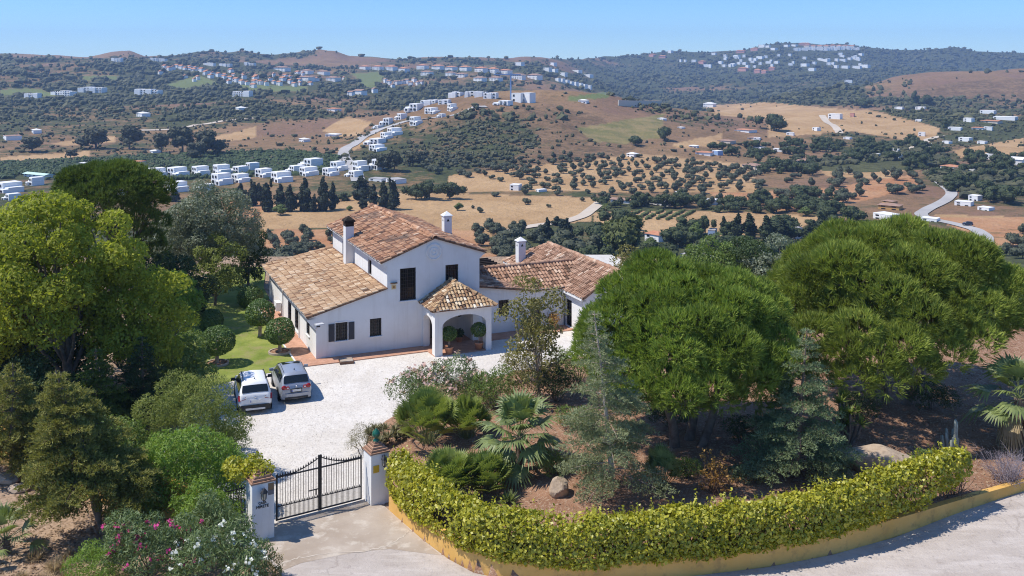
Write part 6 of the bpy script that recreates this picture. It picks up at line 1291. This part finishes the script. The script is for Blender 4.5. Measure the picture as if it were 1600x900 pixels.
_n.append(grove([(940, 318), (1100, 300), (1300, 305), (1330, 350), (1290, 412), (1000, 425), (900, 425), (930, 380)], 7.5, 'round', 5.2, 'leafy green tree among the houses in the valley right of centre', 'garden trees among the valley houses', .4, .3, .22, 150, NOGO, .3))
_n.append(grove([(1100, 235), (1290, 205), (1420, 222), (1600, 250), (1600, 320), (1500, 315), (1440, 280), (1200, 275)], 13, 'round', 6.0, 'green tree scattered between houses in the right valley', 'trees between the right valley houses', .45, .2, .35, 140, NOGO, .3))
_n.append(grove([(680, 308), (830, 303), (950, 305), (1000, 312), (1180, 310), (1180, 330), (1000, 320), (960, 326), (925, 306)], 8.5, 'olive', 3.6, 'low olive tree along the foot of the tan slope', 'olives along the slope foot', .3, .1, .2, 32))  # the same olive trees as in the slope rows, slightly shorter
print('groves', _n)
def palm_far(px, py, h, label):
    P = hit(px, py)[0]; s_ = P[1] / F; fan_palm('palm_tree', P, label, h * s_, 16, 1.6, .9, M['l_palm'], int(px), low=-.3, trunk_r=.22, nseg=7)
palm_far(946, 344, 20, 'lone slim palm at the edge of the vine rows'); palm_far(1122, 395, 26, 'slim palm left of the tall cypresses')
# vine rows on the small field
mb = MB()
for i in range(8):
    a = hit(940 + i * 17, 346 - i * .2)[0]; b_ = hit(966 + i * 17, 331)[0]; n_ = 30; t_ = rs7.random(n_)
    q = a + (b_ - a) * t_[:, None]; q[:, 2] = terr(q[:, 0], q[:, 1]) + .5
    for c in q: mb.lathe([(0, -.6), (.8, -.2), (.7, .5), (0, .8)], c + rs7.normal(0, .3, 3) * [1, 1, 0], 5, 0, float(rs7.random()), False)
o = mb.build('vine_rows', far('vine_leaves', (.05, .07, .02), (.11, .13, .04))); tag(o, kind='stuff')
# ---------------------------------------------------------------- houses
HWHT = plain('far_white_wall', (.82, .82, .80), .9, .1); HCRM = plain('far_cream_wall', (.62, .55, .45), .9, .1); HOCH = plain('far_ochre_wall', (.55, .33, .12), .9, .1); HPNK = plain('far_pink_wall', (.58, .30, .24), .9, .1)
RRED = mottled('far_terracotta_roof', (.40, .17, .09), (.52, .26, .15), .3, .9, 0); RBRN = mottled('far_brown_roof', (.28, .17, .12), (.36, .24, .18), .3, .9, 0); RGRY = mottled('far_grey_roof', (.33, .31, .30), (.42, .40, .38), .3, .9, 0); RWHT = plain('far_white_roof', (.72, .71, .69), .9, .1); RGRN = plain('far_green_roof', (.16, .34, .22), .8, .1); RTEAL = plain('far_pale_green_roof', (.50, .66, .58), .8, .1); HBLU = plain('far_blue_wall', (.30, .42, .62), .9, .1)
HOUSE_PX = []
def far_house(P, W, D, Hh, rz, wall, roof, style, label, group, wins=4, name='house', storeys=2):
    r = empty(name, (P[0], P[1], P[2] - .3), rz, label, 'house' if name != 'apartment_block' else 'apartment block', group)
    m = MB(); hr = Hh
    if style in ('hip', 'gable'): hr = Hh * .74
    un = []
    if style == 'step':
        hr = Hh * .56; j = rs7.choice([-1, 1]); m.box((0, 0, hr / 2 - .6), (W, D * .8, hr + 1.2)); m.box((W * .17 * j, D * .02, Hh / 2), (W * .62, D, Hh)); m.box((-W * .3 * j, -D * .52, hr * .4), (W * .36, D * .24, hr * .8))
    elif style == 'terrace':
        n = max(3, int(W / 8)); un = [(-W / 2 + (i + .5) * W / n, rs7.uniform(-.14, .14) * D, hr * rs7.uniform(.74, 1.06)) for i in range(n)]
        for x, y, q in un: m.box((x, y, q / 2 - .6), (W / n + .02, D, q + 1.2))
    else: m.box((0, 0, hr / 2 - .6), (W, D, hr + 1.2))
    m.build('wall', wall, r); t = MB(); e = W * .03 + .15
    if style == 'hip':
        k = min(D, W) * .42; V = [(-W / 2 - e, -D / 2 - e, hr), (W / 2 + e, -D / 2 - e, hr), (W / 2 + e, D / 2 + e, hr), (-W / 2 - e, D / 2 + e, hr), (-W / 2 + k, 0, Hh), (W / 2 - k, 0, Hh)]
        t.add(V, [[0, 1, 5, 4], [2, 3, 4, 5]]); t.add(V, [[1, 2, 5], [3, 0, 4]]); t.add(V, [[3, 2, 1, 0]])
    elif style == 'gable':
        V = [(-W / 2 - e, -D / 2 - e, hr), (W / 2 + e, -D / 2 - e, hr), (W / 2 + e, D / 2 + e, hr), (-W / 2 - e, D / 2 + e, hr), (-W / 2 - e, 0, Hh), (W / 2 + e, 0, Hh)]
        t.add(V, [[0, 1, 5, 4], [2, 3, 4, 5], [3, 2, 1, 0]]); t.add(V, [[1, 2, 5], [3, 0, 4]])
    elif style == 'terrace':
        for x, y, q in un: t.box((x, y, q + .3), (W / len(un) * .96, D * .9, .62))
    else:
        t.box((0, 0, hr + .12), (W + .1, (D if style != 'step' else D * .78) + .1, .2))
        if style == 'step': t.box((W * .17 * j, D * .02, Hh + .1), (W * .60, D * .97, .2))
    t.build('roof', roof, r)
    st = max(1, int(round(hr / 3.0))) if storeys is None else storeys
    if style == 'step' and wins:
        for x, y, z, ww, hh in ((W * .02 * j, -D * .5, Hh * .28, W * .13, Hh * .26), (W * .28 * j, -D * .5, Hh * .28, W * .18, Hh * .30), (W * .03 * j, -D * .5, Hh * .76, W * .12, Hh * .24), (W * .30 * j, -D * .5, Hh * .76, W * .12, Hh * .24), (-W * .3 * j, -D * .65, hr * .42, W * .16, hr * .42)):
            g = MB(); g.box((x, y - .03, z), (ww, .12, hh)); g.build('window', M['glass'], r)
        wins = 0
    nb = max(2, min(8, int(W / 3.4))) if wins else 0
    for i in range(nb):
        for s_ in range(st):
            if wins < 9 and i * st + s_ >= wins: continue
            g = MB(); zc = hr * (s_ + .52) / st; wwd = W / nb * .40; g.box((-W / 2 + (i + .5) * W / nb, -D / 2 - .03, zc), (wwd, .12, hr / st * .48)); g.build('window', M['glass'], r)
    return r
def houses(L, style, wall, roof, desc, where, group, hfix=None, hp=None, wins=0, yaw=.35, dr=.7, name='house', storeys=2):
    HOUSE_PX.extend([(q[0], q[1], q[2], q[3] if len(q) > 3 else 7) for q in L]); L = sorted(L); Pw = hit([q[0] for q in L], [q[1] for q in L])
    for k, (q, P) in enumerate(zip(L, Pw)):
        s_ = P[1] / F; W = q[2] * s_; Hh = q[3] * s_ if len(q) > 3 else (hfix or 5.5); D = min(max(W * dr, 5), 16); rz = (-.30 if style == 'terrace' else -.72) + rs7.uniform(-yaw, yaw)
        P = P + np.array([0, D * .4, 0]); far_house(P, W * (.86 if style == 'step' else .92), D, Hh * rs7.uniform(.82, 1.05), rz, wall, roof, style, nth(desc, where)(k, len(L)) if len(L) > 1 else desc + ' ' + where, group if len(L) > 1 else None, wins, name, storeys)
E1 = [(12, 302, 40, 15), (47, 305, 24, 10), (52, 288, 24, 12), (20, 312, 30, 8)]
houses([(40, 300, 0, 0)][:0] + [(10, 301, 44, 17), (52, 290, 26, 14), (15, 313, 26, 10)], 'step', HWHT, RWHT, 'white cubic villa at the far left of the valley estate', 'of the three', 'white villas at the far left', wins=4, yaw=.1)
houses([(243, 276, 32, 13), (276, 276, 34, 15), (312, 274, 30, 14), (345, 273, 30, 14), (371, 270, 28, 12), (391, 266, 24, 12)], 'step', HWHT, RWHT, 'white cubic villa in the back row of the valley estate', 'in its row', 'white villas, back row', wins=5, yaw=.15)
houses([(276, 300, 34, 16), (318, 297, 26, 11), (345, 289, 34, 17), (375, 285, 30, 15), (412, 277, 30, 13), (439, 285, 36, 15)], 'step', HWHT, RWHT, 'white cubic villa in the front row behind the dark cypresses', 'in its row', 'white villas, front row', wins=5, yaw=.15)
houses([(461, 270, 29, 13), (484, 262, 34, 14), (482, 275, 32, 13), (529, 267, 27, 15), (516, 275, 26, 13), (563, 268, 26, 16), (552, 277, 26, 11), (588, 266, 24, 16)], 'step', HWHT, RWHT, 'white cubic villa in the right cluster of the valley estate', 'in its cluster', 'white villas, right cluster', wins=5, yaw=.2)
houses([(57, 278, 58, 9)], 'gable', HWHT, RTEAL, 'long white building with pale green roof', 'left of the umbrella pine', None, wins=6, dr=.25)
houses([(185, 305, 20, 10)], 'flat', HWHT, RWHT, 'white villa glimpsed through', 'the umbrella pine branches', None, wins=2)
houses([(590, 284, 26, 6), (618, 287, 30, 7)], 'flat', HWHT, RGRY, 'low grey roofed house by the field edge', 'of the two', 'low houses by the field', wins=3)
# hill road houses
houses([(590, 236, 28, 10), (585, 226, 32, 9), (617, 212, 26, 11), (604, 217, 20, 10), (603, 196, 20, 11), (626, 187, 18, 11), (650, 196, 20, 13), (590, 201, 16, 6), (689, 184, 13, 6), (646, 175, 27, 12), (676, 178, 25, 9), (707, 174, 17, 12), (786, 164, 30, 7)], 'step', HWHT, RWHT, 'white villa beside the road climbing the hill', 'of the hill road villas', 'white villas on the hill road', wins=4)
houses([(671, 164, 27, 8), (694, 164, 19, 8), (712, 152, 21, 8), (735, 151, 17, 9), (752, 151, 20, 9), (767, 154, 22, 9)], 'terrace', HWHT, RWHT, 'long white apartment terrace above the hill road', 'of the terraces', 'white terraces above the hill road', wins=99, yaw=.1, name='apartment_block')
houses([(521, 174, 20, 7), (214, 255, 20, 5), (1167, 207, 30, 6), (1102, 243, 26, 7), (1026, 378, 30, 17), (1054, 377, 14, 10), (1234, 236, 24, 5), (1530, 203, 18, 5), (1492, 266, 30, 10)], 'hip', HWHT, RRED, 'house with orange red tiled roof in the valley', 'of those roofs', 'red roofed valley houses', wins=3)
houses([(1137, 224, 25, 6), (1180, 219, 20, 6), (1180, 266, 32, 10), (1209, 263, 24, 6), (1185, 234, 22, 6), (1337, 250, 16, 5), (1261, 257, 27, 9)], 'hip', HCRM, RBRN, 'cream house with brown roof on the right hillside', 'of the cream ones', 'cream houses on the right', wins=3)
houses([(1122, 243, 14, 8)], 'flat', HBLU, RWHT, 'small blue walled house', 'beside the orange roofed one', None, wins=2)
houses([(1395, 328, 34, 12)], 'hip', HOCH, RBRN, 'ochre two tier house', 'by the valley road junction', None, wins=4); houses([(1393, 318, 18, 6)], 'hip', HOCH, RBRN, 'small upper ochre house', 'right behind the ochre one', None, wins=2)
houses([(1110, 168, 18, 8), (1065, 201, 9, 4), (1085, 231, 14, 5), (1035, 188, 12, 4), (989, 246, 16, 8), (912, 162, 15, 7), (222, 183, 20, 9), (55, 209, 17, 8), (241, 239, 18, 5), (130, 258, 12, 5), (475, 222, 17, 7), (520, 213, 22, 5), (376, 173, 20, 6)], 'hip', HWHT, RWHT, 'isolated white house among fields', 'of the isolated ones', 'isolated white houses', wins=3)
houses([(15, 219, 32, 7)], 'flat', HWHT, RBRN, 'low white and brown house cut by', 'the left edge above the orchard', None, wins=3)
houses([(1277, 205, 10, 6), (1307, 186, 20, 8), (1236, 212, 12, 5), (1184, 220, 10, 5), (1188, 236, 17, 6), (1219, 238, 18, 6), (1240, 237, 16, 8), (1326, 218, 11, 4), (1361, 230, 14, 4), (1398, 238, 18, 5), (1369, 244, 14, 4), (1403, 247, 15, 6), (1187, 267, 16, 6), (1442, 213, 10, 6), (1450, 229, 14, 5), (1482, 225, 12, 5), (1511, 221, 18, 6), (1537, 225, 13, 5), (1495, 204, 20, 5), (1546, 204, 13, 6), (1516, 191, 14, 6), (1437, 190, 9, 4), (1547, 178, 22, 6), (1442, 171, 16, 4), (1576, 188, 34, 6), (1551, 250, 16, 9), (1517, 269, 20, 7), (1408, 171, 14, 4)], 'flat', HWHT, RWHT, 'low white house in the wide right valley', 'of the valley ones', 'low white houses, right valley', wins=2)
houses([(1588, 258, 34, 13)], 'gable', HWHT, RWHT, 'large white warehouse at', 'the right picture edge', None, wins=0, yaw=.05); houses([(1553, 193, 28, 6)], 'gable', HCRM, RRED, 'long red roofed farm house', 'near the right edge', None, wins=4)
houses([(1333, 183, 6, 6)], 'flat', HPNK, RRED, 'small pink house', 'beside the white farm on the right hill', None, wins=1)
houses([(1390, 344, 36, 9), (1457, 346, 26, 6), (1510, 322, 26, 7), (1527, 314, 16, 8), (1544, 329, 20, 5)], 'flat', HWHT, RWHT, 'white low house beside the valley road', 'of the roadside ones', 'white houses by the valley road', wins=3)
houses([(1034, 321, 38, 9)], 'gable', HWHT, RGRY, 'white farmhouse with grey roof', 'right of the vine rows', None, wins=4, dr=.3); houses([(975, 318, 40, 8)], 'gable', HWHT, RBRN, 'long low farmhouse', 'at the top of the vine rows', None, wins=4, dr=.25)
houses([(1114, 320, 17, 8), (1064, 306, 14, 6), (806, 298, 16, 9), (846, 301, 10, 5)], 'flat', HWHT, RWHT, 'small white building at the foot of the olive slope', 'of the four', 'small buildings below the olives', wins=2)
houses([(1180, 396, 66, 10)], 'flat', HWHT, RWHT, 'long white wall like building', 'below the cypresses', None, wins=0, dr=.08, yaw=.02); houses([(1155, 384, 54, 8)], 'gable', HCRM, RBRN, 'long low brown roofed house', 'between the cypresses', None, wins=3, dr=.3, yaw=.05)
houses([(1100, 410, 72, 9)], 'flat', HWHT, RGRY, 'flat grey roofed white building', 'just above the nearer pine', None, wins=3, dr=.3, yaw=.05); houses([(1243, 374, 18, 20)], 'step', HWHT, RGRY, 'white stepped terraced house', 'right of the tall cypresses', None, wins=5)
houses([(1241, 412, 20, 12)], 'hip', HCRM, RGRN, 'shed with pale green roof', 'above the two domed pines', None, wins=1); houses([(1115, 368, 12, 10)], 'flat', HBLU, RGRY, 'small blue grey cabin', 'left of the tall cypresses', None, wins=1); houses([(1214, 398, 16, 9)], 'flat', HWHT, RWHT, 'small white hut', 'under the tall cypresses', None, wins=1)
# upper village rows
houses([(570, 109, 18), (590, 110, 18), (611, 110, 18), (631, 113, 17), (660, 108, 18), (684, 109, 19), (705, 110, 19), (727, 111, 18), (752, 114, 20), (771, 115, 16), (790, 116, 20)], 'hip', HWHT, RRED, 'white apartment block with terracotta roof in the ridge row', 'along the ridge', 'ridge row apartment blocks', hfix=12, wins=99, yaw=.1, dr=.6, name='apartment_block', storeys=3)
houses([(440, 111, 32), (479, 116, 22), (505, 117, 22), (479, 127, 28), (520, 127, 24), (667, 118, 20), (704, 119, 18), (721, 121, 20), (750, 128, 22), (775, 128, 22), (810, 124, 22), (836, 124, 24)], 'hip', HWHT, RBRN, 'white apartment block with brown roof below the ridge row', 'among those blocks', 'apartment blocks below the ridge', hfix=10.5, wins=99, yaw=.15, dr=.5, name='apartment_block', storeys=3)
houses([(97, 150, 46), (142, 145, 46), (230, 149, 46), (378, 151, 36), (50, 154, 30), (182, 97, 20), (247, 96, 28), (327, 103, 22), (352, 104, 22), (390, 104, 20)], 'terrace', HWHT, RWHT, 'long white apartment building on the left hillside', 'on that hillside', 'white apartments, left hillside', hfix=8, wins=99, yaw=.2, dr=.3, name='apartment_block', storeys=3)
rsr = np.random.default_rng(8)
houses([(int(400 + i * 7.5 + rsr.uniform(-2, 2)), 128 + 7 * (i % 3) * .5 + rsr.uniform(-2, 2), 8) for i in range(10)] + [(250 + i * 6.5, 112 + rsr.uniform(-6, 6), 8) for i in range(9)] + [(296 + i * 9, 108 + i * 2.6 + rsr.uniform(-1, 1), 9) for i in range(12)] + [(float(rsr.uniform(285, 540)), float(rsr.uniform(112, 134)), float(rsr.uniform(5, 9))) for i in range(26)], 'gable', HWHT, RRED, 'small white town house of the left village', 'of that village', 'town houses, left village', hfix=8.5, wins=2, yaw=.4, dr=.8)
houses([(602 + i * 5.6, 137 - abs(i - 5) * .9 + rsr.uniform(-6, 4), 7) for i in range(11)] + [(562, 148, 18), (548, 150, 10), (585, 146, 10)], 'gable', HWHT, RBRN, 'small white house in the tight middle village', 'of that village', 'town houses, middle village', hfix=8.5, wins=2, yaw=.4, dr=.8)
houses([(872 + i * 7, 128 + i * 1.7, 7.5) for i in range(8)] + [(902, 114, 15), (920, 121, 13), (881, 119, 10), (856, 112, 11), (867, 113, 9), (865, 103, 9), (812, 103, 13), (810, 160, 18), (826, 161, 18)], 'flat', HWHT, RWHT, 'white modern house on the bare slope right of the ridge row', 'on that slope', 'modern houses on the bare slope', hfix=8.5, wins=2, yaw=.2, dr=.8)
RV = [(1116, 86, 9), (1133, 89, 6), (1152, 90, 12), (1163, 90, 7), (1134, 95, 7), (1158, 97, 6), (1164, 102, 8), (1147, 103, 10), (1132, 105, 8), (1106, 106, 16), (1192, 74, 14), (1201, 75, 9), (1210, 79, 12), (1189, 93, 14), (1197, 91, 7), (1181, 95, 7), (1202, 100, 11), (1214, 100, 9), (1236, 103, 9), (1259, 104, 14), (1270, 111, 13), (1230, 74, 10), (1242, 73, 10), (1289, 97, 21), (1308, 96, 7), (1318, 97, 12), (1329, 95, 7), (1341, 95, 10), (1307, 107, 9), (1322, 108, 14), (1340, 108, 16), (1352, 106, 20), (1064, 97, 5), (1071, 97, 5), (1085, 97, 9), (1048, 83, 9), (1327, 130, 14)]
_rr = np.random.default_rng(44)
RV = [(a, b, c * .85) for a, b, c in RV] + [(float(x), float(88 - (x - 1100) * .01 + _rr.uniform(0, 20)), float(_rr.uniform(4, 8))) for x in _rr.uniform(1105, 1352, 34)]
houses(RV, 'flat', HWHT, RWHT, 'white hillside house of the right hilltop village', 'of the hilltop ones', 'white houses, right hilltop', hfix=9.5, wins=2, yaw=.3, dr=.7)
houses([(1158, 83, 15), (1098, 100, 11), (1180, 80, 13), (1207, 110, 10), (1162, 112, 17), (1185, 114, 11), (1195, 115, 9), (1020, 89, 11), (1036, 91, 12), (1258, 72, 18)], 'hip', HPNK, RRED, 'reddish house on the right wooded hilltop', 'of the reddish ones', 'reddish houses, right hilltop', hfix=13, wins=1, yaw=.3, dr=.7)
houses([(1246 + 11.5 * i, 79.5 - .1 * i, 11.6) for i in range(9)], 'terrace', HWHT, RWHT, 'white terrace house in the long crest row', 'along the crest', 'white crest row', hfix=15, wins=2, yaw=.02, dr=.5)
houses([(1262 + 10 * i, 75.5, 9.5) for i in range(8)], 'hip', HCRM, RRED, 'tiled house behind the long white crest row', 'behind the crest row', 'tiled crest houses', hfix=13, wins=1, yaw=.1, dr=.6)
# ---------------------------------------------------------------- scrub and woods that read as one mass
def woods(name, count, pyr, pxr, hs, mat, seed, accept):
    rs = np.random.default_rng(seed); px = rs.uniform(*pxr, count); py = rs.uniform(*pyr, count); P = hit(px, py, n=600); X, Y, Zz = P.T
    k = (Y < 4150) & accept(px, py, X, Y, rs.random(count))
    for poly in GREEN_FREE: k &= ~inpoly(px, py, poly) | ((rs.random(count) < .16) & (py < 232) & (hs[1] < 5))
    for poly in HOUSE_BOX: k &= ~inpoly(px, py, poly)
    X, Y, Zz = X[k], Y[k], Zz[k]; m_ = len(X); h = hs[0] + (hs[1] - hs[0]) * rs.random(m_) ** 2.2; h = h * np.clip(Y / 1300, .75, 1.35); bad = np.zeros(m_, bool)
    for q in HOUSE_PX: bad |= (np.abs(px[k] - q[0]) < q[2] * .62 + 1) & (py[k] > q[1] - q[3] * .35) & (py[k] < q[1] + 3.0)
    X, Y, Zz, h = X[~bad], Y[~bad], Zz[~bad], h[~bad]; m_ = len(X)
    bm = bmesh.new(); bmesh.ops.create_icosphere(bm, subdivisions=1, radius=1); bv = np.array([v.co for v in bm.verts]); bf = np.array([[v.index for v in f.verts] for f in bm.faces]); bm.free()
    V = np.tile(bv[None], (m_, 1, 1)) * (.62 + .7 * rs.random((m_, len(bv), 1))); wd = h * (.38 + .75 * rs.random(m_) ** 1.5)
    V = V * np.stack([wd, wd, h * .55], -1)[:, None] + np.stack([X, Y, Zz + h * .38], -1)[:, None]
    mb = MB(); mb.add(V.reshape(-1, 3), (np.arange(m_)[:, None, None] * len(bv) + bf[None]).reshape(-1, 3), 0, np.repeat(rs.random(m_), len(bf)))
    o = mb.build(name, mat); return tag(o, kind='stuff')
cov = lambda px, py, X, Y, r: r < (cover(px, py, Y, X) * np.clip(1 + 2.2 * fbm(X, Y, 45, 71, 2), .1, 1.6)) ** 1.4
wm1 = far('hill_scrub_leaves', (.030, .036, .016), (.115, .112, .050)); wm2 = far('hill_wood_leaves', (.028, .036, .016), (.115, .115, .048))
woods('hillside_woods', 38000, (66, 190), (-250, 1850), (2.4, 7.5), wm2, 1, cov)
woods('hillside_scrub', 17000, (150, 262), (-200, 1800), (1.6, 4.0), wm1, 2, lambda px, py, X, Y, r: r < cover(px, py, Y, X) * .8)
_orch = [p for k, p in PATCH if k == 'green']
def ino(polys): return lambda px, py, X, Y, r: np.any([inpoly(px, py, p) for p in polys], axis=0) & (r < .75)
woods('orchard', 9000, (235, 290), (-40, 540), (2.6, 3.8), far('orchard_leaves', (.022, .040, .012), (.065, .095, .028)), 3, ino(_orch[:1]))
woods('hill_bushes', 1500, (175, 265), (630, 870), (1.6, 3.8), wm1, 4, ino(_orch[1:2]))
woods('valley_thicket', 4200, (225, 320), (1180, 1620), (3, 5.5), wm1, 5, ino(_orch[2:]))
# tan retaining wall, crane
P = hit([966, 1000, 1034], [166, 166, 166]); mb = MB()
for a, b_ in zip(P[:-1], P[1:]): mb.bar(a + [0, 0, 2.0], b_ + [0, 0, 2.0], .8, 6.0)
tag(mb.build('retaining_wall', HCRM), 'long low tan retaining wall at the foot of the far hills', 'wall')
P = hit(798, 156)[0]; cr_ = empty('tower_crane', P, .2, 'thin blue construction crane beside the white terraces', 'crane'); m = MB(); m.box((0, 0, 11), (1.1, 1.1, 24)); m.build('mast', HBLU, cr_); m = MB(); m.box((-3, 0, 22), (24, .8, .9)); m.build('jib', HBLU, cr_)
p = hit(1512, 354)[0] + [0, 0, .4]; car('parked_car', p, 1.1, 'dark car on the valley road bend at the right', 4.2, 1.8, SUV, plain('dark_blue_car', (.02, .025, .04), .3, .5), True)
for L in UT.values():
    for v in L:
        for c in list(v.children): bpy.data.objects.remove(c)
        bpy.data.objects.remove(v)
# ---------------------------------------------------------------- the air
HAZE = 0.00013
mb = MB(); mb.box((0, 2600, -160), (13600, 5900, 700)); hz = mb.build('haze', None or bpy.data.materials.new('haze_air')); m = hz.data.materials[0]; m.use_nodes = True; t = m.node_tree; t.nodes.clear()
o = t.nodes.new('ShaderNodeOutputMaterial'); v = t.nodes.new('ShaderNodeVolumePrincipled'); v.inputs['Color'].default_value = (.46, .66, 1.0, 1); v.inputs['Density'].default_value = HAZE; v.inputs['Anisotropy'].default_value = .1
t.links.new(v.outputs[0], o.inputs['Volume']); tag(hz, kind='stuff')
